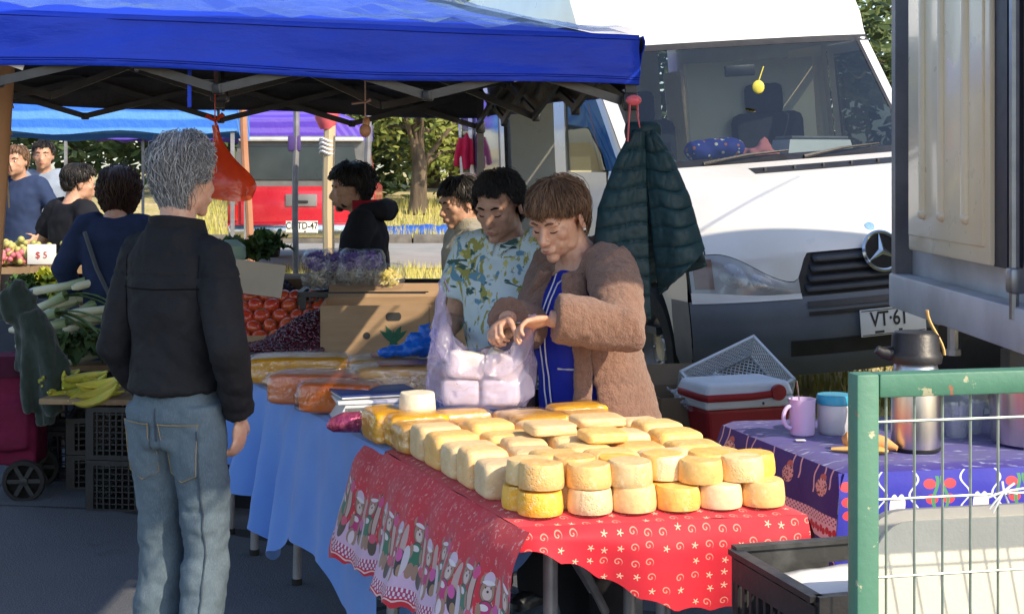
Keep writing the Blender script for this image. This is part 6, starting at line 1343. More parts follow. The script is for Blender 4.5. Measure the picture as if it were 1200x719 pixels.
def hairdo(t, M, mats, front=.35, side=.2, back=-.06, vol=.012, n=500, ln=.5, rs=.0024, seed=1, part=0, wave=.0, low=None, name='hair', fw=.5):
    """cap from the crown down to a hairline, plus loose strands; heights are in head units"""
    rd = random.Random(seed)
    def lim(a):              # a = azimuth, 0 = face; returns lowest z of the hairline
        c = math.cos(a); s_ = lerp(back, side, sm(-.75, .0, c)); return lerp(s_, front+.006*math.sin(a*7+seed)+.004*math.sin(a*17), sm(fw-.25, fw+.2, c))
    def surf(a, ph, ex=0):
        z = .042+(.078+vol+ex)*math.cos(ph); r = math.sin(ph); x = (.074+vol+ex)*r*math.sin(a); y = -.012+(.094+vol+ex)*r*math.cos(a)
        if ph > math.pi/2:  # below the widest line hair hangs down
            e = ph-math.pi/2; x = (.074+vol+ex)*math.sin(a)*(1-.16*e*e); y = -.012+(.094+vol+ex)*math.cos(a)*(1-.20*e*e)*(1 if math.cos(a) > -.2 else 1-.10*e); z = .042-(.088)*e
        return Vector((x, y, z))
    def phmax(a):
        z = lim(a)
        if z >= .042: return math.acos(min(1, max(-1, (z-.042)/(.078+vol))))
        return math.pi/2+(.042-z)/.088
    mb = MB()
    mb.grid(lambda u, v: M @ (surf(u*6.2832, .02+(phmax(u*6.2832)-.02)*v, -.007*sm(.8, 1, v)+.004*noise.noise(Vector((math.cos(u*6.28)*3, math.sin(u*6.28)*3, v*5+seed))))), 48, 18, cu=True)
    mb.mi = [0]*len(mb.f)
    for i in range(n):
        a = rd.uniform(0, 6.2832); pm = phmax(a); p0 = pm*rd.random()**.6; L = ln*rd.uniform(.5, 1.1)*pm; p1 = min(p0+L, pm+.10*rd.random()); sw = rd.gauss(0, .3)+part; ex = rd.uniform(.0, .012)+(rd.uniform(0, .012) if rd.random() < .08 else 0)
        pts = []
        for k in range(6):
            q = k/5; aa = a+sw*q*(p1-p0)+wave*math.sin(q*7+i)*.12; pts.append(M @ surf(aa, lerp(p0, p1, q), ex*math.sin(q*2.6)+.002+wave*.012*math.sin(q*11+i*1.3)))
        mb.slot = rd.randrange(len(mats)); mb.tube(pts, [rs*.6, rs, rs*1.1, rs, rs*.7, rs*.2], 3, cap=False)
    mb.slot = 0
    return mb.build(name, mats, t, True, 0)
def hairmat(name, c1, c2): return mat(name, c1, c2, .45, 60, .4, 200, .002, spec=.4)
def headM(base, yaw, pitch, roll=0): return Matrix.Translation(base) @ Euler((0, 0, yaw)).to_matrix().to_4x4() @ Euler((pitch, roll, 0)).to_matrix().to_4x4()
def loft(mb, rings, n=28, e=2.4, M=None):           # rings: (z, cx, cy, rx, ry)
    vs = []; fs = []
    for z, cx, cy, rx, ry in rings:
        for k in range(n):
            a = 2*math.pi*k/n; c, s_ = math.cos(a), math.sin(a); vs.append(Vector((cx+rx*math.copysign(abs(c)**(2/e), c), cy+ry*math.copysign(abs(s_)**(2/e), s_), z)))
    m_ = len(rings)
    for i in range(m_-1):
        for k in range(n): fs.append((i*n+k, i*n+(k+1) % n, (i+1)*n+(k+1) % n, (i+1)*n+k))
    fs.append(tuple(range(n-1, -1, -1))); fs.append(tuple((m_-1)*n+k for k in range(n)))
    return mb.add(vs, fs, M)
def wrinkle(a, fx, fz, b_, fb, seed=0):
    def f(p, n): 
        q = Vector((p.x*fx+seed, p.y*fx, p.z*fz)); return a*noise.noise(q)+b_*noise.noise(p*fb+Vector((seed, 0, 0)))
    return f
class Person:
    def __init__(s, label, loc, rz, H=1.68, skin=SKIN, lean=0, group=None):
        s.t = thing('person', label, 'person', loc, rz, group); s.k = H/1.7; s.lean = lean; s.body = MB(); s.skin = skin
    def T(s, p):
        p = Vector(p)*s.k; a = -s.lean*sm(.85*s.k, 1.15*s.k, p.z); z0 = .95*s.k; y, z = p.y, p.z-z0
        return Vector((p.x, y*math.cos(a)-z*math.sin(a), z0+y*math.sin(a)+z*math.cos(a)))
    def TM(s, mb): mb.v = [tuple(s.T(v)) for v in mb.v]; return mb
    def base(s, arms, yaw=0, shz=1.385, hsc=1.02, pitch=0, roll=0, legs=None, w_=1.0, female=False, headoff=(0, .03, 0), nose=1.0, voxel=.006, curl=(.6, .6), hs=1.0):
        k = s.k; b_ = MB(); loft(b_, [(.86, 0, 0, .15*w_, .10*w_), (1.0, 0, 0, .14*w_, .10*w_), (1.2, 0, 0, .145*w_, .10*w_), (1.36, 0, 0, .155*w_, .09), (1.44, 0, .0, .08, .06)]); s.TM(b_); s.body.add(b_.v, b_.f)
        s.H0 = s.T((0, .03, 1.575)); s.HM = headM(s.H0+Vector(headoff), yaw, pitch, roll) @ Matrix.Scale(hsc, 4)
        nb = s.T((0, -.005, 1.40)); s.body.tube([nb, nb.lerp(s.HM @ Vector((0, -.02, -.05)), .5)+Vector((0, .004, 0)), s.HM @ Vector((0, -.015, -.04))], [.072*w_**.5, .058, .057], 16)
        head_blobs(s.body, s.HM, 1, female, nose)
        s.arms = []
        for side, (tgt, pole, fd, pn) in arms.items():
            sg = 1 if side == 'R' else -1
            sh = s.T((sg*.175*w_**.6, -.005, shz)); tg = Vector(tgt); el = ik(sh, tg, .285*k, .25*k, pole)
            s.body.tube([sh, sh.lerp(el, .5), el, el.lerp(tg, .35), tg], [.052, .046, .038, .040, .027], 12); hand(s.body, tg, fd, pn, sg, curl[0 if side == 'R' else 1], hs); s.arms.append((side, sh, el, tg))
        s.legs = []
        for sg, (kn, an) in zip((1, -1), legs or (((.10, .02, .48), (.10, -.02, .08)), ((-.10, .02, .48), (-.10, -.02, .08)))):
            hp = Vector((sg*.085, 0, .90))*k; kn = Vector(kn)*k; an = Vector(an)*k; s.body.tube([hp, hp.lerp(kn, .5), kn, kn.lerp(an, .35), an], [.085, .07, .05, .052, .034], 12); s.legs.append((sg, hp, kn, an))
        remesh(s.body, 'body', s.skin, s.t, voxel, 6 if voxel < .004 else 3)
    def shoes(s, m_):
        for sg, hp, kn, an in s.legs:
            b_ = MB(); b_.ball(an+Vector((0, .06, -.045)), (.045, .12, .035)); b_.ball(an+Vector((0, .0, -.02)), (.042, .06, .05)); b_.box(an+Vector((0, .05, -.07)), (.085, .26, .02), ch=.008)
            remesh(b_, 'shoe', m_, s.t, .01, 3)
    def trousers(s, m_, r=(.105, .095, .075, .078, .07), waist=1.02, disp=None, w_=1.0, seat=.02, hem=.03, voxel=.009):
        k = s.k; b_ = MB(); loft(b_, [(.80, 0, -.01, .15*w_, .115*w_), (.88, 0, -.012, .172*w_, .128*w_), (.96, 0, -.005, .168*w_, .122*w_), (waist, 0, 0, .155*w_, .112*w_)]); b_.v = [tuple(Vector(v)*k) for v in b_.v]
        for sg, hp, kn, an in s.legs:
            e_ = an+Vector((0, .01, -.08*k+hem)); b_.tube([hp+Vector((0, -.01, .02)), hp.lerp(kn, .25)+Vector((0, -.008, 0)), hp.lerp(kn, .6), kn, kn.lerp(e_, .35)+Vector((0, -.012, 0)), e_], [r[0]*1.02, r[0], r[1], r[2], r[3], r[4]], 18)
        return remesh(b_, 'trousers', m_, s.t, voxel, 4, disp or wrinkle(.012, 5, 13, .005, 28))
    def sleeves(s, b_, r=(.075, .066, .06, .052), upto=.92, short=False):
        for side, sh, el, tg in s.arms:
            i0 = Vector((sh.x*.45, sh.y, sh.z+.02))
            if short: b_.tube([i0, sh, sh.lerp(el, .4), sh.lerp(el, .72)], [r[0]*.86, r[0]*.97, r[1], r[1]*1.03], 16)
            else:
                e_ = el.lerp(tg, upto); b_.tube([i0, sh, sh.lerp(el, .25), sh.lerp(el, .5), el, el.lerp(e_, .5), e_], [r[0]*.80, r[0]*.93, r[0]*.97, r[1], r[2], r[3]*1.04, r[3]], 16)
    def top(s, m_, name='jacket', hem=.90, w_=1.0, dep=1.0, neck=1.445, sl=None, short=False, disp=None, belly=0, voxel=.009, upto=.92, shr=.185, smooth=14, slope=0):
        b_ = MB(); loft(b_, [(hem, 0, .0, .184*w_, .138*dep), (hem+.09, 0, .0+belly*.4, .172*w_, .128*dep+belly*.5), (1.10, 0, .0+belly*.8, .170*w_, .124*dep+belly), (1.22, 0, .005+belly*.4, .184*w_, .126*dep+belly*.5), (1.32-slope, 0, 0, .200*w_, .122*dep), (1.375-slope, 0, -.005, .182*w_, .105), (1.415-slope*.5, 0, -.006, .135*w_, .088), (neck, 0, -.008, .082, .07)])
        s.TM(b_); 
        s.sleeves(b_, sl or (.075, .066, .06, .052), upto, short)
        return remesh(b_, name, m_, s.t, voxel, smooth, disp or wrinkle(.010, 6, 9, .005, 22))
DENIM = None
m, n_, l_, b = newmat('faded_denim'); v = coords('Object'); x = xyz(v)
c = mixc(ramp(nz(scl(v, (1, 1, .5)), 5, 4), .35, .7), (.052, .084, .115), (.10, .142, .178)); c = mixc(ramp(nz(scl(v, (9, 9, 1.2)), 60, 3), .45, .75)*.4, c, (.20, .25, .285)); setin(b, 'Base Color', c); setin(b, 'Roughness', .9); bumpn(b, nz(v, 330, 2)+nz(v, 16, 4)*1.5, .35, .004); DENIM = m
JACK = mat('charcoal_softshell', (.010, .011, .014), (.016, .016, .019), .75, 5, .5, 24, .010)
# grey haired customer, seen from behind
p1 = Person('grey haired man in dark jacket and faded jeans seen from behind', (-.965, 4.27, 0), R(-24), 1.67)
p1.base({'R': ((.205, .06, .865), (.6, -.8, 0), (-.15, .1, -1), (-1, 0, 0)), 'L': ((-.19, .13, .88), (-.4, -.8, 0), (.1, .2, -1), (1, 0, 0))}, yaw=R(-18), pitch=R(-4), legs=(((.098, .03, .47), (.11, -.04, .08)), ((-.092, .04, .47), (-.125, .02, .08))), voxel=.008, headoff=(0, .0, .002), shz=1.345, w_=.80, hsc=1.01)
p1.trousers(DENIM, (.090, .083, .070, .072, .070), 1.05, lambda p, n: .010*noise.noise(Vector((p.x*6, p.y*6, p.z*11)))+.012*abs(noise.noise(Vector((p.x*6+3, p.y*6, p.z*15))))*sm(.78, .4, p.z)+.007*abs(noise.noise(Vector((p.x*14+p.z*8, p.y*14, p.z*22))))+.003*noise.noise(p*44), w_=.83)
def p1d(p, n): return .010*noise.noise(Vector((p.x*5, p.y*5, p.z*7)))+.014*abs(noise.noise(Vector((p.x*8+p.z*7, p.y*8, p.z*9))))+.005*abs(noise.noise(Vector((p.x*17-p.z*9, p.y*17, p.z*15))))+.003*noise.noise(p*40)-.004*(1 if abs(p.z-1.27) < .004 else 0)
p1.top(JACK, 'jacket', .955, .88, .98, sl=(.068, .064, .058, .051), upto=.92, slope=.035, disp=p1d, voxel=.0075)
mb = MB(); mb.grid(lambda u, v: p1.T((math.cos(u*6.283)*lerp(.092, .088, v), math.sin(u*6.283)*lerp(.084, .080, v)+.006-.012*v, 1.412+.045*v-.012*math.sin(u*6.283)*v)), 36, 6, cu=True); mb.build('collar', JACK, p1.t, True, 0, .012)
GH = [hairmat('hair_grey', (.20, .20, .205), (.33, .33, .335)), hairmat('hair_silver', (.46, .46, .47), (.36, .36, .37)), hairmat('hair_ash', (.10, .10, .105), (.16, .16, .165))]
hairdo(p1.t, p1.HM, GH, front=.085, side=-.01, back=-.145, vol=.011, n=3600, ln=.55, rs=.0012, seed=3, wave=.7, fw=.55)
THREAD = mat('thread', (.32, .24, .12), None, .8, 9, 0)
def seam(t, pts, m_=THREAD, r=.0016, name='stitching'): mb = MB(); mb.tube(pts, r, 4); return mb.build(name, m_, t)
# back pockets laid on the seat of the jeans
jeans = [c_ for c_ in p1.t.children if c_.name.startswith('trousers')][0]
from mathutils.bvhtree import BVHTree
def bvh(o): return BVHTree.FromPolygons([v.co for v in o.data.vertices], [list(p.vertices) for p in o.data.polygons])
tree_ = bvh(jeans)
def proj(tr_, x, z, off=.004, y0=-1.0, dr=(0, 1, 0)):
    hit = tr_.ray_cast(Vector((x, y0, z)), Vector(dr)); return hit[0]+hit[1]*off if hit[0] else Vector((x, -.12, z))
for cx in (.08, -.08):
    mb = MB(); wd = .064
    def pf(u, v): 
        z = .86-.145*v-(.024*(1-abs(2*u-1))*sm(.8, 1, v)); return proj(tree_, cx+(u-.5)*2*wd*(1-.12*v), z, .0045)
    mb.grid(pf, 14, 14); po = mb.build('back_pocket', DENIM, jeans, True, 0)
    seam(po, [pf(u, 0)+Vector((0, -.002, -.004)) for u in (0, .25, .5, .75, 1)]); seam(po, [pf(0.03, v)+Vector((0, -.002, 0)) for v in (0, .3, .6, 1)]+[pf(.5, 1)+Vector((0, -.002, 0))]+[pf(.97, v)+Vector((0, -.002, 0)) for v in (1, .6, .3, 0)])
seam(jeans, [proj(tree_, .138, z, .0035) for z in [.84-.04*i for i in range(18)]], mat('dark_seam', (.05, .07, .1), None, .9, 9, 0), .003, 'side_seam')
seam(jeans, [proj(tree_, 0.004, z, .002) for z in [.90-.03*i for i in range(5)]], MATS['dark_seam'], .003, 'centre_seam')
p1.shoes(BLACKPL); p1.t.scale = (.87, .94, 1)
jk = [c_ for c_ in p1.t.children if c_.name.startswith('jacket')][0]; jt = bvh(jk); DS = mat('jacket_seam', (.005, .005, .006), None, .9, 9, 0)
seam(jk, [proj(jt, x, 1.235+.02*abs(x), .0008) for x in [-.15+.015*i for i in range(21)]], DS, .0022, 'yoke_seam')
for sg in (-1, 1): seam(jk, [proj(jt, sg*(.140+.012*sm(1.3, 1.05, z)), z, .0008) for z in [1.33-.03*i for i in range(12)]], DS, .0022, 'armhole_seam')
# seller in brown fleece coat
FLEECE = None
m, n_, l_, b = newmat('brown_fleece'); v = coords('Object'); c = mixc(ramp(nz(v, 60, 4), .3, .7), (.275, .150, .105), (.19, .098, .066)); c = mixc(ramp(nz(v, 5, 3), .35, .7)*.4, c, (.29, .165, .115)); setin(b, 'Base Color', c); setin(b, 'Roughness', 1); setin(b, 'Sheen Weight', .25); bumpn(b, nz(v, 170, 4, .7)+nz(v, 55, 3)*1.2, .9, .010); FLEECE = m
APRON = mat('apron_blue', (.018, .03, .36), (.013, .022, .28), .7, 5, .3, 30)
p2 = Person('woman in brown fleece coat and blue apron packing cheese into a bag', (.262, 4.93, 0), R(124), 1.535, SKIN, lean=R(5))
inv = (Matrix.Translation((.262, 4.93, 0)) @ Rz(R(124))).inverted()
hL = inv @ Vector((.115, 4.56, 1.115)); hR = inv @ Vector((-.02, 4.70, 1.10))
p2.base({'L': (hL+Vector((0, 0, .0)), (-.8, -.3, -.6), (inv.to_3x3() @ Vector((-1, -.12, -.18))), (inv.to_3x3() @ Vector((.0, -.35, -1)))), 'R': (hR, (.15, -.3, -1), (inv.to_3x3() @ Vector((-.45, -.8, -.35))), (inv.to_3x3() @ Vector((.4, -.3, -1))))}, yaw=R(20), pitch=R(-24), w_=1.08, female=True, voxel=.0034, curl=(.95, .75), headoff=(.012, .045, -.008), nose=.97, hs=.95, hsc=1.07)
BR_ = [hairmat('hair_brown', (.15, .085, .048), (.20, .115, .065)), hairmat('hair_light_brown', (.27, .165, .10), (.20, .12, .075)), hairmat('hair_umber', (.07, .036, .02), (.1, .05, .03))]
hairdo(p2.t, p2.HM, BR_, front=.050, side=.030, back=-.075, vol=.010, n=3200, ln=.6, rs=.0011, seed=5, fw=.62, part=.12)
head_parts(p2.t, p2.HM, brow=(.14, .08, .05))
mb = MB(); mb.ball((-.083, -.004, -.033), .0045, 8, 6, p2.HM); mb.ball((.083, -.004, -.033), .0045, 8, 6, p2.HM); mb.build('earring', PAPER, p2.t)
b_ = MB(); loft(b_, [(.50, 0, .02, .17, .145), (.70, 0, .02, .17, .15), (.90, 0, .03, .162, .155), (1.02, 0, .04, .152, .152), (1.12, 0, .05, .148, .148), (1.24, 0, .048, .145, .14), (1.33, 0, .02, .14, .112), (1.39, 0, .0, .12, .08)]); p2.TM(b_)
ap = remesh(b_, 'apron_dress', APRON, p2.t, .009, 4, wrinkle(.009, 7, 6, .004, 24)); apt = bvh(ap)
def onap(x, z): hit = apt.ray_cast(Vector((x, 1.0, z)), Vector((0, -1, 0))); return hit[0]+Vector((0, .003, 0)) if hit[0] else Vector((x, .2, z))
PIPE = mat('white_piping', (.75, .75, .78), None, .7, 9, 0)
for pts in ([(-.012, z) for z in [1.20-.05*i for i in range(14)]], [(.014, z) for z in [1.20-.05*i for i in range(14)]], [(-.055, 1.25), (-.035, 1.225), (-.012, 1.20)], [(.055, 1.25), (.035, 1.225), (.014, 1.20)]):
    seam(p2.t, [onap(x, z) for x, z in pts], PIPE, .003, 'piping')
seam(p2.t, [onap(x, .93) for x in (-.13, -.10, -.06)], PIPE, .003, 'piping')
# coat: open-fronted shell, sleeves and hood roll
b_ = MB(); gap = {0: 48}
def shell(thick):
    def fn(u, v):
        z = lerp(.60, 1.40, v); g = R(lerp(46, 56, sm(.6, 1.3, z))+6*sm(1.2, 1.4, z)); a = lerp(g, 2*math.pi-g, u)       # 0 = front (+y)
        rx = lerp(.285, .212, sm(.6, 1.15, z)); ry = lerp(.245, .182, sm(.6, 1.1, z)); k_ = 1-.30*sm(1.30, 1.40, z); rx *= k_; ry *= k_*(1-.1*sm(1.3, 1.4, z)); rx -= thick; ry -= thick
        fl = .018*math.sin(a*5)*sm(1.1, .65, z); return (rx*math.sin(a)*1.0+fl*math.sin(a), ry*math.cos(a)+lerp(-.065, .01, sm(.6, 1.15, z))+fl*math.cos(a), z)
    return fn
nu, nv = 60, 30; fo, fi = shell(0), shell(.024); vs = []; fs = []
for f_ in (fo, fi):
    for j in range(nv+1):
        for i in range(nu+1): vs.append(fo(i/nu, j/nv) if f_ is fo else fi(i/nu, j/nv))
W1 = (nu+1); OFF = W1*(nv+1)
for j in range(nv):
    for i in range(nu): a = j*W1+i; fs.append((a, a+W1, a+W1+1, a+1)); fs.append((OFF+a, OFF+a+1, OFF+a+W1+1, OFF+a+W1))
for i in range(nu): fs.append((i, i+1, OFF+i+1, OFF+i)); a = nv*W1+i; fs.append((a+1, a, OFF+a, OFF+a+1))
for j in range(nv): a = j*W1; fs.append((a+W1, a, OFF+a, OFF+a+W1)); a = j*W1+nu; fs.append((a, a+W1, OFF+a+W1, OFF+a))
b_.add(vs, fs); p2.TM(b_)
for sg in (-1, 1): b_.ball(p2.T((sg*.165, -.01, 1.35)), (.078, .08, .07))
p2.sleeves(b_, (.088, .082, .080, .074), .90)
remesh(b_, 'coat', FLEECE, p2.t, .0085, 3, lambda p, n: .011*noise.noise(Vector((p.x*6, p.y*6, p.z*6)))+.009*abs(noise.noise(Vector((p.x*9+p.z*8, p.y*9, p.z*12))))+.0035*noise.noise(p*60)+.002*noise.noise(p*130))
hd = MB(); ringp = []
for i in range(15):
    a = R(38+i*(284/14)); back = -math.cos(a); ringp.append(p2.T((math.sin(a)*lerp(.115, .15, sm(-.3, 1, back)), math.cos(a)*.12-.015, 1.385+.045*back-.0*i)))
hd.tube(ringp, [.034]+[lerp(.04, .062, math.sin(math.pi*i/14)**1.2) for i in range(1, 14)]+[.034], 14, ell=(.85, 1.0)); hd.ball(p2.T((0, -.17, 1.33)), (.13, .065, .095)); hd.ball(p2.T((-.06, -.13, 1.37)), (.11, .07, .07))
remesh(hd, 'hood', FLEECE, p2.t, .009, 4, lambda p, n: .012*noise.noise(p*13)+.004*noise.noise(p*60)+.002*noise.noise(p*130))
for sg in (1, -1):   # lapel rolls down the front edges
    lp = MB(); lp.tube([p2.T((sg*x, y, z)) for x, y, z in ((.085, .105, 1.385), (.125, .135, 1.30), (.152, .140, 1.18), (.155, .145, 1.02), (.165, .165, .85), (.19, .185, .64))], [.034, .036, .030, .026, .026, .026], 12, ell=(1.2, .6)); remesh(lp, 'lapel', FLEECE, p2.t, .008, 3, lambda p, n: .006*noise.noise(p*18)+.003*noise.noise(p*60))
p2.trousers(mat('dark_trousers', (.02, .02, .025), None, .9), (.09, .08, .07, .065, .06), 1.0, voxel=.014); p2.shoes(BLACKPL)
mb = MB(); hw = hL; mb.tube([hw+Vector((.011*math.cos(a), .011*math.sin(a), 0))*1.0+(inv.to_3x3() @ Vector((-.095, -.02, -.01))) for a in [i*math.pi/6 for i in range(13)]], .0016, 5); mb.build('ring', CHROME, p2.t)
# man in printed shirt behind her
m, n_, l_, b = newmat('leaf_print_shirt'); v = coords('Object'); c = mixc(ramp(nz(v, 5, 3), .4, .6), (.58, .70, .72), (.66, .76, .78))
w1 = nz(scl(v, (2.4, 2.4, 1)), 8, 3, .6, 1.2); c = mixc(ramp(w1, .54, .57), c, (.36, .34, .08)); c = mixc(ramp(nz(scl(v, (1, 1, 2.2)), 11, 3, .6, .8), .60, .62), c, (.05, .11, .09)); c = mixc(ramp(nz(v, 13, 2, .5, .5), .63, .65), c, (.14, .3, .42)); c = mixc(ramp(nz(scl(v, (3, 3, 1.4)), 14, 2), .64, .66), c, (.62, .56, .2)); setin(b, 'Base Color', c); setin(b, 'Roughness', .8); bumpn(b, nz(v, 14, 4), .3, .008); SHIRT = m
p3 = Person('man with dark curly hair in pale leaf printed shirt looking down', (.01, 5.42, 0), R(146), 1.565, SKIN2, lean=R(4))
p3.base({'R': ((.13, .26, .98), (.5, -.6, -.5), (-.6, .7, -.2), (0, 0, -1)), 'L': ((-.13, .26, .96), (-.5, -.6, -.5), (.6, .7, -.2), (0, 0, -1))}, yaw=R(8), pitch=R(-20), w_=1.12, voxel=.005, headoff=(0, .03, -.006), nose=1.12)
p3.top(SHIRT, 'shirt', .86, 1.06, 1.08, sl=(.085, .085, .07, .06), short=True, belly=.035)
for sg in (-1, 1):
    mb = MB(); mb.grid(lambda u, v: p3.T((sg*(.015+.075*u)*(1-.0*v), .088-.05*u*u+.018*v, 1.425+.03*u-.045*v*(1-.6*u))), 8, 5); mb.build('collar', SHIRT, p3.t, True, 0, .004)
BK_ = [hairmat('hair_black', (.010, .009, .009), (.022, .018, .016)), hairmat('hair_black_gloss', (.03, .026, .024), (.015, .013, .012))]
hairdo(p3.t, p3.HM, BK_, front=.072, side=.015, back=-.075, vol=.006, n=3000, ln=.35, rs=.0012, seed=7, wave=.35, fw=.5)
head_parts(p3.t, p3.HM, brow=(.015, .012, .01)); p3.trousers(MATS['dark_trousers'], voxel=.014); p3.shoes(BLACKPL)
# boy in beige jacket
BEI = mat('beige_fleece', (.36, .335, .265), (.28, .255, .2), .95, 6, .6, 130, .006, sheen=.4)
p4 = Person('boy with short black hair in beige zip jacket', (at(550, 300, 7.3).x, 7.3, 0), R(112), 1.52, SKIN2)
p4.base({'R': ((.20, .06, .78), (.6, -.8, 0), (0, .1, -1), (-1, 0, 0)), 'L': ((-.20, .06, .78), (-.6, -.8, 0), (0, .1, -1), (1, 0, 0))}, yaw=R(4), pitch=R(-14), w_=.95, voxel=.0065, headoff=(0, .02, .0))
p4.top(BEI, 'jacket', .84, 1.06, 1.12, sl=(.085, .08, .074, .062)); hairdo(p4.t, p4.HM, BK_, front=.062, side=.01, back=-.075, vol=.012, n=700, ln=.5, rs=.002, seed=9, fw=.5); head_parts(p4.t, p4.HM, brow=(.015, .012, .01)); p4.trousers(MATS['dark_trousers'], voxel=.014); p4.shoes(BLACKPL)
mb = MB(); mb.grid(lambda u, v: p4.T((math.cos(u*6.283)*.082, math.sin(u*6.283)*.078+.004, 1.42+.075*v)), 28, 4, cu=True); mb.build('collar', BEI, p4.t, True, 0, .016)
mb = MB(); mb.ball(p4.T((-.215, .02, 1.22)), (.008, .02, .02), 10, 7); mb.build('badge', BLACKPL, p4.t)
# young man in black hoodie
HOOD = mat('black_hoodie', (.011, .011, .014), (.018, .018, .022), .9, 7, .35, 80)
p5 = Person('young bearded man in black hoodie with red lining', (at(428, 300, 7.75).x, 7.75, h(-.8, 7.7)), R(88), 1.60, SKIN2)
p5.base({'R': ((.16, .22, .95), (.8, -.4, -.3), (-.4, .8, -.2), (0, 0, -1)), 'L': ((-.16, .22, .95), (-.8, -.4, -.3), (.4, .8, -.2), (0, 0, -1))}, yaw=R(4), pitch=R(-6), voxel=.0065, headoff=(0, .045, -.01))
p5.top(HOOD, 'hoodie', .86, 1.02, 1.08, sl=(.08, .075, .068, .058)); hairdo(p5.t, p5.HM, BK_, front=.066, side=.018, back=-.07, vol=.020, n=800, ln=.45, rs=.0022, seed=13, fw=.52, wave=.4); head_parts(p5.t, p5.HM, brow=(.015, .012, .01), closed=False)
b_ = MB(); b_.tube([p5.T(q) for q in ((.095, .075, 1.40), (.135, -.01, 1.44), (.09, -.10, 1.45), (0, -.13, 1.45), (-.09, -.10, 1.45), (-.135, -.01, 1.44), (-.095, .075, 1.40))], [.03, .045, .055, .06, .055, .045, .03], 12); remesh(b_, 'hood', HOOD, p5.t, .011, 4, wrinkle(.012, 14, 14, .004, 30))
mb = MB(); mb.grid(lambda u, v: p5.T((math.sin(R(lerp(-135, 135, u)))*.092, -math.cos(R(lerp(-135, 135, u)))*.088-.005, 1.42+.085*v)), 26, 4); mb.build('hood_lining', mat('red_lining', (.35, .015, .03), None, .9), p5.t, True, 0, .014)
b_ = MB(); b_.ball((0, .066, -.088), (.030, .024, .022), 14, 9, p5.HM); b_.ball((.038, .036, -.07), (.014, .024, .022), 12, 8, p5.HM); b_.ball((-.038, .036, -.07), (.014, .024, .022), 12, 8, p5.HM); b_.ball((0, .1, -.048), (.022, .006, .004), 10, 7, p5.HM); remesh(b_, 'beard', BK_[0], p5.t, .005, 2, lambda p, n: .003*noise.noise(p*90))
p5.trousers(MATS['dark_trousers'], voxel=.014); p5.shoes(BLACKPL)
# shoppers on the left
TEE = mat('black_tee', (.010, .011, .016), (.016, .017, .023), .85, 6, .3, 40)
p6 = Person('man in black t shirt with waist pouch seen from behind at the fruit stall', (at(84, 300, 9.7).x, 9.7, h(-2.9, 9.7)-.02), R(-38), 1.55, SKIN2)
p6.base({'R': ((.25, .14, .92), (.7, -.7, -.2), (-.3, .8, -.4), (-1, 0, 0)), 'L': ((-.24, .16, .92), (-.7, -.7, -.2), (.3, .8, -.4), (1, 0, 0))}, yaw=R(-20), pitch=R(-6), voxel=.009)
p6.top(TEE, 't_shirt', .86, 1.05, 1.08, sl=(.085, .085, .08, .07), short=True, voxel=.011); hairdo(p6.t, p6.HM, BK_, front=.066, side=.018, back=-.05, vol=.012, n=500, ln=.5, rs=.0026, seed=15); p6.trousers(MATS['dark_trousers'], voxel=.014); p6.shoes(BLACKPL)
b_ = MB(); b_.box((-.14, -.15, .86), (.16, .09, .15), ch=.03); remesh(b_, 'waist_pouch', BLACKPL, p6.t, .012, 3, wrinkle(.01, 14, 14, .003, 30))
NAVY = mat('navy_sweat', (.022, .035, .085), (.016, .026, .065), .9, 6, .35, 60)
p7 = Person('woman with long dark wavy hair in navy hooded top and jeans', (at(134, 300, 7.9).x, 7.9, 0), R(-8), 1.56, SKIN)
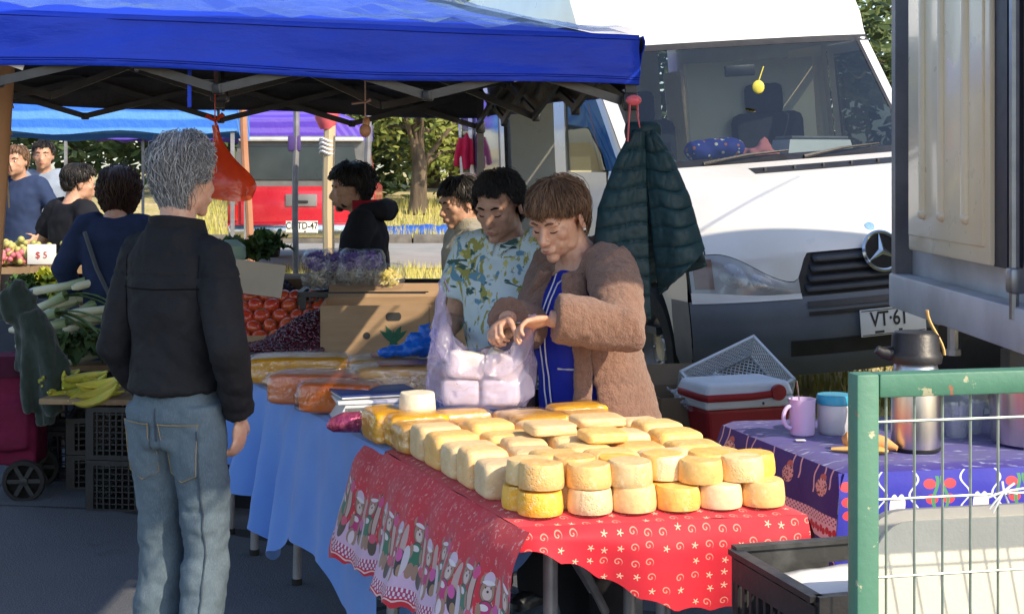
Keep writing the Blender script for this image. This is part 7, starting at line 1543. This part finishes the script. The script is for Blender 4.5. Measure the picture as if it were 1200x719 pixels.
p7.base({'R': ((.22, .18, .95), (.7, -.7, -.2), (-.3, .8, -.2), (-1, 0, 0)), 'L': ((-.24, .12, .86), (-.7, -.7, -.2), (.1, .5, -.8), (1, 0, 0))}, yaw=R(30), pitch=R(-8), voxel=.009)
p7.top(NAVY, 'hooded_top', .84, 1.04, 1.08, sl=(.08, .075, .068, .058), voxel=.011); hairdo(p7.t, p7.HM, [hairmat('hair_dark_brown', (.022, .011, .009), (.04, .02, .014)), hairmat('hair_dark_red', (.06, .028, .02), (.03, .015, .012))], front=.07, side=-.13, back=-.25, vol=.028, n=1600, ln=.8, rs=.0028, seed=17, wave=.9, fw=.6)
hairdo(p7.t, p7.HM, [MATS['hair_dark_red'], MATS['hair_dark_brown']], front=.07, side=-.10, back=-.2, vol=.03, n=800, ln=.9, rs=.003, seed=18, wave=1.2, fw=.6, name='hair')
p7.trousers(mat('blue_jeans', (.03, .065, .18), (.05, .10, .26), .9, 8, .3, 60), (.10, .09, .078, .07, .06), voxel=.012); p7.shoes(BLACKPL)
seam(p7.t, [p7.T((-.12, -.14, 1.36)), p7.T((-.04, -.155, 1.15)), p7.T((.06, -.15, .95))], mat('strap_grey', (.12, .13, .15), None, .8, 5, 0), .012, 'bag_strap')
for i, (px, d, col_, lab) in enumerate(((24, 11.5, (.03, .05, .12), 'shopper in dark navy clothes beyond the far fruit table'), (52, 12.2, (.28, .34, .44), 'shopper in grey blue shirt beyond the far fruit table'))):
    q = Person(lab, (at(px, 200, d).x, d, h(-4, d)-.05), R(170+i*20), 1.6, SKIN2); q.base({'R': ((.22, .15, .9), (.7, -.7, -.2), (-.3, .8, -.4), (-1, 0, 0)), 'L': ((-.22, .12, .9), (-.7, -.7, -.2), (.3, .8, -.4), (1, 0, 0))}, voxel=.012)
    q.top(mat('shopper_%d' % i, col_, None, .85), 'shirt', .84, voxel=.014); q.trousers(MATS['dark_trousers'], voxel=.016); q.shoes(BLACKPL); hairdo(q.t, q.HM, BK_ if i else BR_, front=.066, side=.01, back=-.07, vol=.007, n=300, seed=30+i); head_parts(q.t, q.HM, closed=False)
